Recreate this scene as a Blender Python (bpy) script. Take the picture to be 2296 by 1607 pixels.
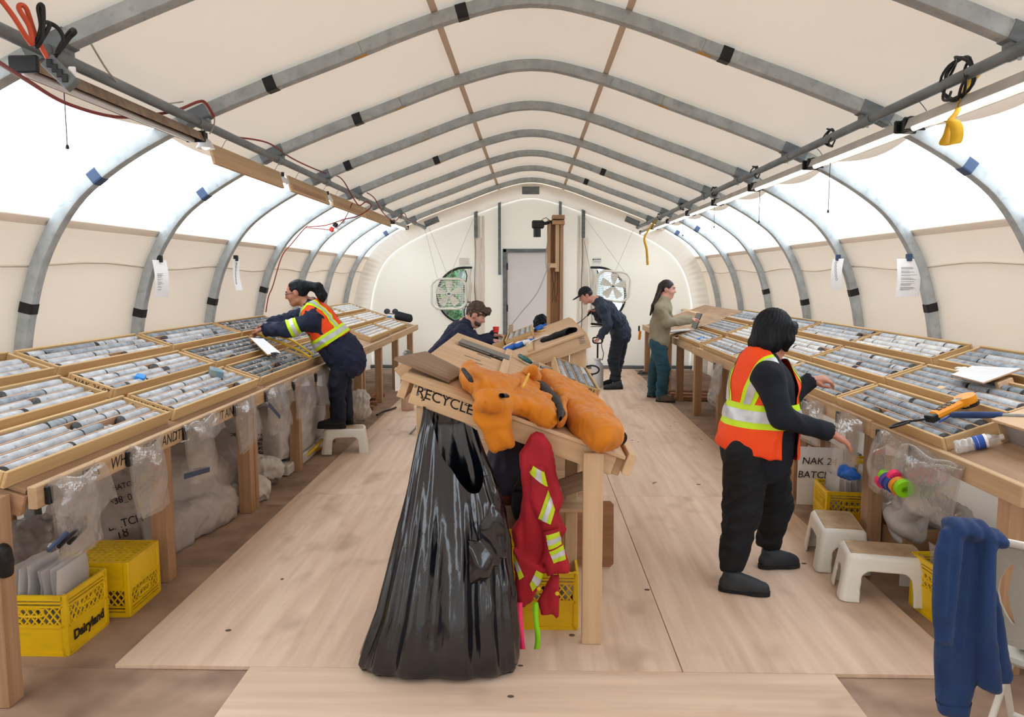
import bpy, bmesh, math, random
import numpy as np
from mathutils import Vector, Matrix, Quaternion
random.seed(11)
rng = np.random.default_rng(7)
SC = bpy.context.scene
for _o in list(bpy.data.objects): bpy.data.objects.remove(_o)
COL = SC.collection

# ------------------------------------------------------------------ camera
FPX, CAMH, ICX, ICY = 1700.0, 1.66, 1148.0, 803.5
PITCH = math.atan(182.5 / FPX); YAW = math.atan(42 * math.cos(PITCH) / FPX)
FW = Vector((-math.sin(YAW) * math.cos(PITCH), math.cos(YAW) * math.cos(PITCH), -math.sin(PITCH)))
RT = Vector((math.cos(YAW), math.sin(YAW), 0)); UPV = RT.cross(FW)
CAMP = Vector((0, 0, CAMH))
cam_d = bpy.data.cameras.new('camera'); cam = bpy.data.objects.new('camera', cam_d); COL.objects.link(cam)
cam_d.sensor_fit = 'HORIZONTAL'; cam_d.sensor_width = 36; cam_d.lens = FPX / 2296 * 36
cam_d.clip_start = 0.05; cam_d.clip_end = 200
_m = Matrix((RT, UPV, -FW)).transposed().to_4x4(); _m.translation = CAMP; cam.matrix_world = _m
SC.camera = cam

# ------------------------------------------------------------------ world: bright overcast sky
world = bpy.data.worlds.new('overcast_sky'); SC.world = world; world.use_nodes = True
_nt = world.node_tree; _bg = _nt.nodes['Background']
_bg.inputs[0].default_value = (0.87, 0.94, 1.0, 1); _bg.inputs[1].default_value = 4.4
SC.view_settings.view_transform = 'Standard'; SC.view_settings.look = 'None'
SC.view_settings.gamma = 1.0; SC.view_settings.use_curve_mapping = False
SC.view_settings.exposure = 0.04
SC.cycles.use_light_tree = False; SC.cycles.max_bounces = 7; SC.cycles.glossy_bounces = 2; SC.cycles.transmission_bounces = 4; SC.cycles.transparent_max_bounces = 7
SC.cycles.caustics_reflective = False; SC.cycles.caustics_refractive = False

def ray(x, y): return FW + RT * ((x - ICX) / FPX) + UPV * ((ICY - y) / FPX)
def onY(x, y, Y): d = ray(x, y); return CAMP + d * (Y / d.y)
def onZ(x, y, z=0.0): d = ray(x, y); return CAMP + d * ((z - CAMH) / d.z)
def onX(x, y, X): d = ray(x, y); return CAMP + d * (X / d.x)
def onPl(x, y, p0, n): d = ray(x, y); n = Vector(n); return CAMP + d * ((Vector(p0) - CAMP).dot(n) / d.dot(n))

# ------------------------------------------------------------------ helpers
def V(*a): return Vector(a)
def link(o, parent=None):
    COL.objects.link(o)
    if parent is not None: o.parent = parent
    return o
def tag(o, label=None, cat=None, group=None, kind=None):
    if label: o['label'] = label
    if cat: o['category'] = cat
    if group: o['group'] = group
    if kind: o['kind'] = kind
    return o
def thing(name, label, cat, loc=(0, 0, 0), group=None, rot=None):
    o = bpy.data.objects.new(name, None); o.empty_display_size = .1; COL.objects.link(o)
    o.location = loc
    if rot is not None: o.rotation_euler = rot
    return tag(o, label, cat, group)
def setin(o, parent):
    """parent o (given in world space) under parent, keeping its place"""
    pm = world_m(parent)
    o.parent = parent; o.matrix_parent_inverse = Matrix.Identity(4)
    o.matrix_basis = pm.inverted() @ o.matrix_basis
    return o
def world_m(o):
    m = o.matrix_basis.copy()
    return world_m(o.parent) @ o.matrix_parent_inverse @ m if o.parent else m
def copy_tree(o, parent=None):
    c = o.copy(); COL.objects.link(c); c.parent = parent
    for ch in list(o.children): copy_tree(ch, c)
    return c

class MB:
    """collects shapes into one mesh"""
    def __init__(s): s.v = []; s.f = []; s.uvf = None
    def add(s, vs, fs):
        n = len(s.v); s.v += [tuple(v) for v in vs]; s.f += [tuple(i + n for i in f) for f in fs]; return s
    def box(s, c, d, m=None, bev=0.0):
        c = Vector(c); hx, hy, hz = d[0] / 2, d[1] / 2, d[2] / 2
        if bev <= 0:
            vs = [Vector((x * hx, y * hy, z * hz)) for x in (-1, 1) for y in (-1, 1) for z in (-1, 1)]
            fs = [(0, 1, 3, 2), (4, 6, 7, 5), (0, 4, 5, 1), (2, 3, 7, 6), (0, 2, 6, 4), (1, 5, 7, 3)]
        else:
            b = min(bev, hx * .9, hy * .9, hz * .9); vs = []; idx = {}
            for x in (-1, 1):
                for y in (-1, 1):
                    for z in (-1, 1):
                        for k in range(3):
                            o = [b, b, b]; o[k] = 0
                            idx[x, y, z, k] = len(vs)
                            vs.append(Vector((x * (hx - o[0]), y * (hy - o[1]), z * (hz - o[2]))))
            fs = []
            for k in range(3):
                for sg in (-1, 1):
                    a, c2 = (k + 1) % 3, (k + 2) % 3; q = []
                    for (p, r) in ((-1, -1), (1, -1), (1, 1), (-1, 1)):
                        t = [0, 0, 0]; t[k] = sg; t[a] = p; t[c2] = r; q.append(idx[t[0], t[1], t[2], k])
                    fs.append(tuple(q if sg > 0 else q[::-1]))
            for x in (-1, 1):
                for y in (-1, 1):
                    for z in (-1, 1):
                        q = [idx[x, y, z, k] for k in range(3)]
                        fs.append(tuple(q if x * y * z > 0 else q[::-1]))
            for k in range(3):
                a, c2 = (k + 1) % 3, (k + 2) % 3
                for p in (-1, 1):
                    for r in (-1, 1):
                        q = []
                        for (sg, kk) in ((-1, a), (1, a), (1, c2), (-1, c2)):
                            t = [0, 0, 0]; t[k] = sg; t[a] = p; t[c2] = r; q.append(idx[t[0], t[1], t[2], kk])
                        fs.append(tuple(q if p * r > 0 else q[::-1]))
        if m is not None: vs = [m @ v for v in vs]
        return s.add([v + c for v in vs], fs)
    def cyl(s, p0, p1, r, n=12, r2=None, caps=True):
        p0, p1 = Vector(p0), Vector(p1); r2 = r if r2 is None else r2
        q = (p1 - p0).to_track_quat('Z', 'Y'); vs = []
        for k in range(n):
            a = 2 * math.pi * k / n; d = q @ Vector((math.cos(a), math.sin(a), 0))
            vs += [p0 + d * r, p1 + d * r2]
        fs = [(2 * k, 2 * ((k + 1) % n), 2 * ((k + 1) % n) + 1, 2 * k + 1) for k in range(n)]
        if caps: fs += [tuple(2 * k for k in range(n))[::-1], tuple(2 * k + 1 for k in range(n))]
        return s.add(vs, fs)
    def tube(s, pts, r, n=8, closed=False, caps=True, sect=None):
        pts = [Vector(p) for p in pts]; N = len(pts); rs = r if isinstance(r, (list, tuple)) else [r] * N
        t0 = (pts[1] - pts[0]).normalized(); up = t0.orthogonal().normalized(); vs = []; prev = t0
        for i in range(N):
            if closed: t = (pts[(i + 1) % N] - pts[i - 1])
            else: t = pts[min(i + 1, N - 1)] - pts[max(i - 1, 0)]
            t = t.normalized() if t.length > 1e-9 else prev
            up = prev.rotation_difference(t) @ up; up = (up - t * up.dot(t)).normalized(); prev = t; bi = t.cross(up)
            if sect: vs += [pts[i] + up * a * rs[i] + bi * b * rs[i] for a, b in sect]
            else: vs += [pts[i] + (up * math.cos(2 * math.pi * k / n) + bi * math.sin(2 * math.pi * k / n)) * rs[i] for k in range(n)]
        m = len(sect) if sect else n
        L = N if closed else N - 1
        fs = [(i * m + k, i * m + (k + 1) % m, ((i + 1) % N) * m + (k + 1) % m, ((i + 1) % N) * m + k) for i in range(L) for k in range(m)]
        if caps and not closed: fs += [tuple(range(m))[::-1], tuple((N - 1) * m + k for k in range(m))]
        return s.add(vs, fs)
    def sweep(s, pts, frames, sect, caps=True):
        """sect points (a,b) placed with given (u,v) frames"""
        N = len(pts); m = len(sect); vs = []
        for p, (u, w) in zip(pts, frames): vs += [Vector(p) + Vector(u) * a + Vector(w) * b for a, b in sect]
        fs = [(i * m + k, i * m + (k + 1) % m, (i + 1) * m + (k + 1) % m, (i + 1) * m + k) for i in range(N - 1) for k in range(m)]
        if caps: fs += [tuple(range(m))[::-1], tuple((N - 1) * m + k for k in range(m))]
        return s.add(vs, fs)
    def lathe(s, prof, n=16, m=None):
        """prof: (r,z) list from bottom to top"""
        vs = []; fs = []; N = len(prof)
        for r, z in prof:
            for k in range(n):
                a = 2 * math.pi * k / n; vs.append(Vector((max(r, 1e-4) * math.cos(a), max(r, 1e-4) * math.sin(a), z)))
        for i in range(N - 1):
            for k in range(n): fs.append((i * n + k, i * n + (k + 1) % n, (i + 1) * n + (k + 1) % n, (i + 1) * n + k))
        fs += [tuple(range(n))[::-1], tuple((N - 1) * n + k for k in range(n))]
        if m is not None: vs = [m @ v for v in vs]
        return s.add(vs, fs)
    def prism(s, poly, d, m=None):
        """poly in XY, extruded by d along Z (poly counter-clockwise)"""
        n = len(poly); vs = [Vector((x, y, 0)) for x, y in poly] + [Vector((x, y, d)) for x, y in poly]
        fs = [tuple(range(n))[::-1], tuple(range(n, 2 * n))] + [(k, (k + 1) % n, n + (k + 1) % n, n + k) for k in range(n)]
        if m is not None: vs = [m @ v for v in vs]
        return s.add(vs, fs)
    def grid(s, fn, nu, nv, cu=False):
        """fn(u,v) -> point, u,v in 0..1"""
        vs = [fn(i / nu, j / nv) for i in range(nu + (0 if cu else 1)) for j in range(nv + 1)]
        M = nv + 1; R = nu
        W = nu if cu else nu + 1
        fs = [(i * M + j, ((i + 1) % W) * M + j, ((i + 1) % W) * M + j + 1, i * M + j + 1) for i in range(R) for j in range(nv)]
        return s.add(vs, fs)
    def mesh(s, name, smooth=False):
        me = bpy.data.meshes.new(name); me.from_pydata(s.v, [], s.f); me.update()
        if smooth: me.shade_smooth() if hasattr(me, 'shade_smooth') else None
        return me
    def build(s, name, mt, parent=None, smooth=False, m=None):
        me = s.mesh(name, smooth); return mk(name, me, mt, parent, m)
def mk(name, me, mt, parent=None, m=None):
    o = bpy.data.objects.new(name, me)
    if mt is not None and len(me.materials) == 0: me.materials.append(mt)
    link(o, parent)
    if m is not None: o.matrix_basis = m
    return o
def fixn(o):
    bm = bmesh.new(); bm.from_mesh(o.data); bmesh.ops.recalc_face_normals(bm, faces=bm.faces[:]); bm.to_mesh(o.data); bm.free(); return o
def crease(o, deg=40):
    me = o.data; me.shade_smooth()
    try: me.set_sharp_from_angle(angle=math.radians(deg))
    except Exception: pass
    return o
def frame_m(p, x, up=(0, 0, 1)):
    """matrix at p with local X along x and local Z near up"""
    x = Vector(x).normalized(); z = Vector(up); z = (z - x * z.dot(x))
    z = z.normalized() if z.length > 1e-6 else x.orthogonal().normalized(); y = z.cross(x)
    m = Matrix((x, y, z)).transposed().to_4x4(); m.translation = Vector(p); return m
def board(name, p0, p1, w, t, mt, parent=None, up=(0, 0, 1), bev=.003):
    """a sawn board from p0 to p1 (centre line), w across, t along up; grain runs along local X"""
    p0, p1 = Vector(p0), Vector(p1); L = (p1 - p0).length
    o = MB().box((0, 0, 0), (L, w, t), bev=bev).build(name, mt, None, m=frame_m((p0 + p1) / 2, p1 - p0, up))
    if parent is not None: setin(o, parent)
    return o
def spline(pts, n=8, closed=False):
    """Catmull-Rom through pts"""
    P = [Vector(p) for p in pts]; out = []; N = len(P)
    for i in range(N if closed else N - 1):
        if closed: p0, p1, p2, p3 = P[i - 1], P[i], P[(i + 1) % N], P[(i + 2) % N]
        else: p0, p1, p2, p3 = P[max(i - 1, 0)], P[i], P[i + 1], P[min(i + 2, N - 1)]
        for k in range(n):
            t = k / n
            out.append(.5 * ((2 * p1) + (p2 - p0) * t + (2 * p0 - 5 * p1 + 4 * p2 - p3) * t * t + (3 * p1 - p0 - 3 * p2 + p3) * t ** 3))
    if not closed: out.append(P[-1])
    return out
def text_mesh(txt, size=.1, extrude=.0004, shear=0.0, bold=0.0, align='CENTER', space=1.0):
    cu = bpy.data.curves.new('txt', 'FONT'); cu.body = txt; cu.size = size; cu.extrude = extrude; cu.shear = shear
    cu.offset = bold; cu.align_x = align; cu.align_y = 'CENTER'; cu.resolution_u = 3; cu.space_character = space
    o = bpy.data.objects.new('txt', cu); COL.objects.link(o)
    dg = bpy.context.evaluated_depsgraph_get(); me = bpy.data.meshes.new_from_object(o.evaluated_get(dg))
    bpy.data.objects.remove(o); bpy.data.curves.remove(cu); return me
def lettering(txt, p, xdir, ydir, size, mt, parent, shear=0.0, bold=0.0, name='lettering', align='CENTER', space=1.0):
    me = text_mesh(txt, size, shear=shear, bold=bold, align=align, space=space)
    x = Vector(xdir).normalized(); y = Vector(ydir); y = (y - x * y.dot(x)).normalized(); z = x.cross(y)
    m = Matrix((x, y, z)).transposed().to_4x4(); m.translation = Vector(p)
    o = mk(name, me, mt, None, m)
    if parent is not None: setin(o, parent)
    return o

# ---- implicit surfaces (for bodies, cloth and sacks): blended shapes on a grid, meshed by surface nets
class SDF:
    def __init__(s, lo, hi, h):
        s.h = h; s.o = np.array(lo, float); s.n = tuple(int(math.ceil((b - a) / h)) + 1 for a, b in zip(lo, hi))
        s.g = np.full(s.n, .25, np.float32)
    def win(s, lo, hi, pad):
        a = np.maximum(np.floor((np.array(lo) - pad - s.o) / s.h).astype(int), 0)
        b = np.minimum(np.ceil((np.array(hi) + pad - s.o) / s.h).astype(int) + 1, s.n)
        if np.any(b <= a): return None
        ax = [s.o[i] + np.arange(a[i], b[i]) * s.h for i in range(3)]
        X, Y, Z = np.meshgrid(*ax, indexing='ij', sparse=True)
        return (slice(a[0], b[0]), slice(a[1], b[1]), slice(a[2], b[2])), X, Y, Z
    def put(s, sl, d, k):
        g = s.g[sl]
        if k > 0:
            hh = np.maximum(k - np.abs(g - d), 0) / k; s.g[sl] = np.minimum(g, d) - hh * hh * k * .25
        else: s.g[sl] = np.minimum(g, d)
    def cone(s, a, b, r1, r2=None, k=.02, flat=None):
        """round cone; flat=(axis, factor) squeezes across an axis"""
        r2 = r1 if r2 is None else r2; a = np.array(a, float); b = np.array(b, float); r = max(r1, r2) * (max(1, flat[1]) if flat else 1)
        w = s.win(np.minimum(a, b) - r, np.maximum(a, b) + r, k + 3 * s.h)
        if w is None: return s
        sl, X, Y, Z = w; ba = b - a; L2 = max(ba @ ba, 1e-9)
        x, y, z = X - a[0], Y - a[1], Z - a[2]
        if flat:
            n = np.array(flat[0], float); n /= np.linalg.norm(n); c = (x * n[0] + y * n[1] + z * n[2]) * (1 - 1 / flat[1])
            x, y, z = x - n[0] * c, y - n[1] * c, z - n[2] * c
        t = np.clip((x * ba[0] + y * ba[1] + z * ba[2]) / L2, 0, 1)
        d = np.sqrt((x - ba[0] * t) ** 2 + (y - ba[1] * t) ** 2 + (z - ba[2] * t) ** 2) - (r1 + (r2 - r1) * t)
        s.put(sl, d.astype(np.float32), k); return s
    def ell(s, c, r, R=None, k=.02, cut=False):
        c = np.array(c, float); r = np.array(r, float); m = r.max()
        w = s.win(c - m, c + m, k + 3 * s.h)
        if w is None: return s
        sl, X, Y, Z = w; x, y, z = X - c[0], Y - c[1], Z - c[2]
        if R is not None:
            R = np.array(R, float)   # rows: local axes
            x, y, z = (x * R[0, 0] + y * R[0, 1] + z * R[0, 2], x * R[1, 0] + y * R[1, 1] + z * R[1, 2], x * R[2, 0] + y * R[2, 1] + z * R[2, 2])
        k0 = np.sqrt((x / r[0]) ** 2 + (y / r[1]) ** 2 + (z / r[2]) ** 2)
        k1 = np.sqrt((x / r[0] ** 2) ** 2 + (y / r[1] ** 2) ** 2 + (z / r[2] ** 2) ** 2) + 1e-9
        d = (k0 * (k0 - 1) / k1).astype(np.float32)
        if cut: s.g[sl] = np.maximum(s.g[sl], -d)
        else: s.put(sl, d, k)
        return s
    def chain(s, pts, rs, k=.02, flat=None):
        for i in range(len(pts) - 1): s.cone(pts[i], pts[i + 1], rs[i], rs[i + 1], k, flat)
        return s
    def plane_cut(s, p, n):
        """remove what lies on the side n points to"""
        p = np.array(p, float); n = np.array(n, float); n /= np.linalg.norm(n)
        w = s.win(s.o, s.o + np.array(s.n) * s.h, 0); sl, X, Y, Z = w
        d = (X - p[0]) * n[0] + (Y - p[1]) * n[1] + (Z - p[2]) * n[2]
        s.g[sl] = np.maximum(s.g[sl], d.astype(np.float32)); return s
    def poly(s, pts, axis_o, u, v, half, k=.0, rnd=.02):
        """an outline (2-D polygon in the u,v frame at axis_o) given thickness: half = half thickness at the middle"""
        u = np.array(u, float); v = np.array(v, float); w_ = np.cross(u, v); o = np.array(axis_o, float)
        P = np.array(pts, float); sl, X, Y, Z = s.win(s.o, s.o + np.array(s.n) * s.h, 0)
        x, y, z = X - o[0], Y - o[1], Z - o[2]
        a = x * u[0] + y * u[1] + z * u[2]; b = x * v[0] + y * v[1] + z * v[2]; c = x * w_[0] + y * w_[1] + z * w_[2]
        a, b, c = np.broadcast_arrays(a, b, c)
        d2 = np.full(a.shape, 1e9, np.float32); ins = np.zeros(a.shape, bool)
        for i in range(len(P)):
            p, q = P[i], P[i - 1]; e = q - p; wx, wy = a - p[0], b - p[1]
            t = np.clip((wx * e[0] + wy * e[1]) / max(e @ e, 1e-12), 0, 1)
            d2 = np.minimum(d2, (wx - e[0] * t) ** 2 + (wy - e[1] * t) ** 2)
            c1 = (p[1] > b) != (q[1] > b)
            xin = (q[0] - p[0]) * (b - p[1]) / ((q[1] - p[1]) if abs(q[1] - p[1]) > 1e-9 else 1e-9) + p[0]
            ins ^= c1 & (a < xin)
        d = np.sqrt(d2) * np.where(ins, -1, 1)
        tt = np.clip(-d / rnd, 0, 1); th = half * np.sqrt(np.maximum(1 - (1 - tt) ** 2, 0)) if np.isscalar(half) else half(a, b) * np.sqrt(np.maximum(1 - (1 - tt) ** 2, 0))
        dd = np.where(d > 0, np.sqrt(np.maximum(d, 0) ** 2 + np.maximum(np.abs(c), 0) ** 2), np.abs(c) - th)
        s.put(sl, dd.astype(np.float32), k); return s
    def mesh(s, name, relax=1):
        g = s.g; nx, ny, nz = s.n; ins = g < 0
        c = [ins[i:nx - 1 + i, j:ny - 1 + j, k:nz - 1 + k] for i in (0, 1) for j in (0, 1) for k in (0, 1)]
        cnt = sum(q.astype(np.int8) for q in c); act = (cnt > 0) & (cnt < 8); ids = np.argwhere(act)
        idx = np.full(act.shape, -1, np.int64); idx[act] = np.arange(len(ids))
        acc = np.zeros((len(ids), 3)); num = np.zeros(len(ids)); I, J, K = ids.T
        cor = [(i, j, k) for i in (0, 1) for j in (0, 1) for k in (0, 1)]
        for a in cor:
            for ax in range(3):
                if a[ax]: continue
                b = list(a); b[ax] = 1
                ga = g[I + a[0], J + a[1], K + a[2]]; gb = g[I + b[0], J + b[1], K + b[2]]
                m = (ga < 0) != (gb < 0); t = np.where(m, ga / np.where(m, ga - gb, 1), 0)
                q = np.tile(np.array(a, float), (len(ids), 1)); q[:, ax] += t
                acc[m] += q[m]; num[m] += 1
        vs = s.o + (ids + acc / num[:, None]) * s.h; F = []
        for ax in range(3):
            A = [slice(None)] * 3; B = [slice(None)] * 3; A[ax] = slice(0, -1); B[ax] = slice(1, None)
            ch = ins[tuple(A)] != ins[tuple(B)]; e = np.argwhere(ch); o1, o2 = (ax + 1) % 3, (ax + 2) % 3
            e = e[(e[:, o1] > 0) & (e[:, o2] > 0) & (e[:, o1] < s.n[o1] - 1) & (e[:, o2] < s.n[o2] - 1)]
            if not len(e): continue
            q = []
            for d1, d2 in ((-1, -1), (0, -1), (0, 0), (-1, 0)):
                p = e.copy(); p[:, o1] += d1; p[:, o2] += d2; q.append(idx[p[:, 0], p[:, 1], p[:, 2]])
            q = np.stack(q, 1); fl = ~ins[e[:, 0], e[:, 1], e[:, 2]]; q[fl] = q[fl][:, ::-1]; F.append(q)
        F = np.concatenate(F) if F else np.zeros((0, 4), int); F = F[(F >= 0).all(1)]
        vs = relax_v(vs, F, relax)
        return np_mesh(name, vs, F)
def relax_v(vs, F, it):
    for _ in range(it):
        acc = np.zeros_like(vs); n = np.zeros(len(vs))
        for a, b in ((0, 1), (1, 2), (2, 3), (3, 0)):
            np.add.at(acc, F[:, a], vs[F[:, b]]); np.add.at(acc, F[:, b], vs[F[:, a]]); np.add.at(n, F[:, a], 1); np.add.at(n, F[:, b], 1)
        ok = n > 0; vs[ok] = vs[ok] * .5 + .5 * acc[ok] / n[ok, None]
    return vs
def np_mesh(name, vs, F):
    me = bpy.data.meshes.new(name); nf = len(F); me.vertices.add(len(vs)); me.vertices.foreach_set('co', vs.astype(np.float32).ravel())
    me.loops.add(nf * 4); me.loops.foreach_set('vertex_index', F.astype(np.int32).ravel())
    me.polygons.add(nf); me.polygons.foreach_set('loop_start', np.arange(0, nf * 4, 4, dtype=np.int32))
    try: me.polygons.foreach_set('loop_total', np.full(nf, 4, np.int32))
    except Exception: pass
    me.update(calc_edges=True); me.validate(); me.shade_smooth(); return me
def get_v(me):
    a = np.empty(len(me.vertices) * 3, np.float32); me.vertices.foreach_get('co', a); return a.reshape(-1, 3)
def get_n(me):
    a = np.empty(len(me.vertices) * 3, np.float32); me.vertices.foreach_get('normal', a); return a.reshape(-1, 3)
def set_v(me, v): me.vertices.foreach_set('co', np.asarray(v, np.float32).ravel()); me.update()
def nz(p, sc, seed=0, n=10):
    """smooth pseudo-noise, about -1..1"""
    r = np.random.default_rng(seed); p = np.asarray(p, float) * np.asarray(sc, float); out = np.zeros(p.shape[:-1])
    for _ in range(n):
        k = r.normal(size=3) * (0.6 + 1.2 * r.random()); k *= 3.0; out += np.sin(p @ k + r.random() * 6.28) * (.5 + r.random() * .5)
    return out / (n ** .5)
def rumple(me, amp, sc, seed=0, ridged=False, mask=None):
    v = get_v(me); n = get_n(me); d = nz(v, sc, seed)
    if ridged: d = 1.9 * np.exp(-(d * 1.9) ** 2) - .8
    if mask is not None: d = d * mask(v)
    set_v(me, v + n * (d * amp)[:, None]); return me
def cut_mesh(me, planes, push=0.0, name='piece'):
    """keep the part of me where (p-co).n <= 0 for each plane (co, n); push it out along its normals"""
    bm = bmesh.new(); bm.from_mesh(me)
    for co, n in planes:
        bmesh.ops.bisect_plane(bm, geom=bm.verts[:] + bm.edges[:] + bm.faces[:], plane_co=Vector(co), plane_no=Vector(n), clear_outer=True)
    bm.normal_update()
    if push:
        for v in bm.verts: v.co += v.normal * push
    out = bpy.data.meshes.new(name); bm.to_mesh(out); bm.free(); out.materials.clear()
    out.shade_smooth(); return out

# ------------------------------------------------------------------ materials (all procedural)
def lin(c):
    return tuple(((x / 255) / 12.92 if x / 255 <= .04045 else ((x / 255 + .055) / 1.055) ** 2.4) for x in c[:3]) + (1,)
def nodes(name):
    m = bpy.data.materials.new(name); m.use_nodes = True; nt = m.node_tree
    return m, nt, nt.nodes['Principled BSDF'], nt.nodes['Material Output']
def N(nt, t, **kw):
    n = nt.nodes.new(t)
    for k, v in kw.items():
        if k.startswith('i_'): n.inputs[int(k[2:]) if k[2:].isdigit() else k[2:].replace('_', ' ')].default_value = v
        else: setattr(n, k, v)
    return n
def pm(name, c1, c2=None, sc=(4, 4, 4), rough=.6, bump=0.0, metal=0.0, lo=.35, hi=.65, detail=4, spec=.4, coat=0.0, vary=0.0,
       c3=None, sc3=(30, 30, 30), amt3=.5, lo3=.6, hi3=.75, bsc=None, sheen=0.0, bdist=.01, coords='Object', ior=None, alpha=None):
    m, nt, b, out = nodes(name); L = nt.links
    b.inputs['Roughness'].default_value = rough; b.inputs['Metallic'].default_value = metal
    b.inputs['Specular IOR Level'].default_value = spec
    if coat: b.inputs['Coat Weight'].default_value = coat; b.inputs['Coat Roughness'].default_value = .1
    if sheen: b.inputs['Sheen Weight'].default_value = sheen; b.inputs['Sheen Roughness'].default_value = .5
    b.inputs['Base Color'].default_value = lin(c1)
    if alpha is not None: b.inputs['Alpha'].default_value = alpha
    tc = N(nt, 'ShaderNodeTexCoord')
    def noise(s, det=detail):
        mp = N(nt, 'ShaderNodeMapping'); mp.inputs['Scale'].default_value = s if hasattr(s, '__len__') else (s, s, s)
        L.new(tc.outputs[coords], mp.inputs[0]); n = N(nt, 'ShaderNodeTexNoise'); n.inputs['Scale'].default_value = 1; n.inputs['Detail'].default_value = det
        n.noise_dimensions = '4D' if vary else '3D'
        if vary:
            oi = N(nt, 'ShaderNodeObjectInfo'); mu = N(nt, 'ShaderNodeMath', operation='MULTIPLY'); mu.inputs[1].default_value = 40
            L.new(oi.outputs['Random'], mu.inputs[0]); L.new(mu.outputs[0], n.inputs['W'])
        L.new(mp.outputs[0], n.inputs['Vector']); return n
    col = None
    if c2 is not None:
        n = noise(sc); r = N(nt, 'ShaderNodeMapRange'); r.inputs[1].default_value = lo; r.inputs[2].default_value = hi; L.new(n.outputs[0], r.inputs[0])
        mx = N(nt, 'ShaderNodeMix', data_type='RGBA'); mx.inputs[6].default_value = lin(c1); mx.inputs[7].default_value = lin(c2)
        L.new(r.outputs[0], mx.inputs[0]); col = mx.outputs[2]
    if c3 is not None:
        n = noise(sc3, 2); r = N(nt, 'ShaderNodeMapRange'); r.inputs[1].default_value = lo3; r.inputs[2].default_value = hi3; r.inputs[4].default_value = amt3
        L.new(n.outputs[0], r.inputs[0]); mx = N(nt, 'ShaderNodeMix', data_type='RGBA'); mx.inputs[7].default_value = lin(c3)
        if col is not None: L.new(col, mx.inputs[6])
        else: mx.inputs[6].default_value = lin(c1)
        L.new(r.outputs[0], mx.inputs[0]); col = mx.outputs[2]
    if vary:
        oi = N(nt, 'ShaderNodeObjectInfo'); r = N(nt, 'ShaderNodeMapRange'); r.inputs[3].default_value = 1 - vary; r.inputs[4].default_value = 1 + vary * .6
        L.new(oi.outputs['Random'], r.inputs[0]); hs = N(nt, 'ShaderNodeHueSaturation'); L.new(r.outputs[0], hs.inputs['Value'])
        if col is not None: L.new(col, hs.inputs['Color'])
        else: hs.inputs['Color'].default_value = lin(c1)
        col = hs.outputs[0]
    if col is not None: L.new(col, b.inputs['Base Color'])
    if bump:
        n = noise(bsc or sc, 5); bp = N(nt, 'ShaderNodeBump'); bp.inputs['Strength'].default_value = bump; bp.inputs['Distance'].default_value = bdist
        L.new(n.outputs[0], bp.inputs['Height']); L.new(bp.outputs[0], b.inputs['Normal'])
    return m
def wood(name, c1, c2, c3=(90, 60, 40), rough=.7, vary=.12, along=1.2, across=38, amt3=.35):
    return pm(name, c1, c2, sc=(along, across, across), rough=rough, bump=.25, vary=vary, c3=c3, sc3=(2.2, 9, 9), amt3=amt3, lo3=.6, hi3=.82,
              bsc=(along * 2, across * 2, across * 2), bdist=.004, spec=.25, lo=.3, hi=.7)
def cloth_shell(name, c, tr, wave=.15, c2=None):
    """thin coated fabric: reflects and lets daylight glow through"""
    m, nt, b, out = nodes(name); L = nt.links; nt.nodes.remove(b)
    d = N(nt, 'ShaderNodeBsdfDiffuse'); t = N(nt, 'ShaderNodeBsdfTranslucent'); mx = N(nt, 'ShaderNodeMixShader'); mx.inputs[0].default_value = tr
    tc = N(nt, 'ShaderNodeTexCoord'); n = N(nt, 'ShaderNodeTexNoise'); n.inputs['Scale'].default_value = 1.6; n.inputs['Detail'].default_value = 6
    mp = N(nt, 'ShaderNodeMapping'); mp.inputs['Scale'].default_value = (1, .6, 1); L.new(tc.outputs['Object'], mp.inputs[0]); L.new(mp.outputs[0], n.inputs['Vector'])
    cr = N(nt, 'ShaderNodeMix', data_type='RGBA'); cr.inputs[6].default_value = lin(c); cr.inputs[7].default_value = lin(c2 or tuple(x * .95 for x in c))
    L.new(n.outputs[0], cr.inputs[0]); L.new(cr.outputs[2], d.inputs[0]); L.new(cr.outputs[2], t.inputs[0])
    bp = N(nt, 'ShaderNodeBump'); bp.inputs['Strength'].default_value = wave; bp.inputs['Distance'].default_value = .08
    L.new(n.outputs[0], bp.inputs['Height']); L.new(bp.outputs[0], d.inputs['Normal'])
    L.new(d.outputs[0], mx.inputs[1]); L.new(t.outputs[0], mx.inputs[2]); L.new(mx.outputs[0], out.inputs[0]); return m
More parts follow.
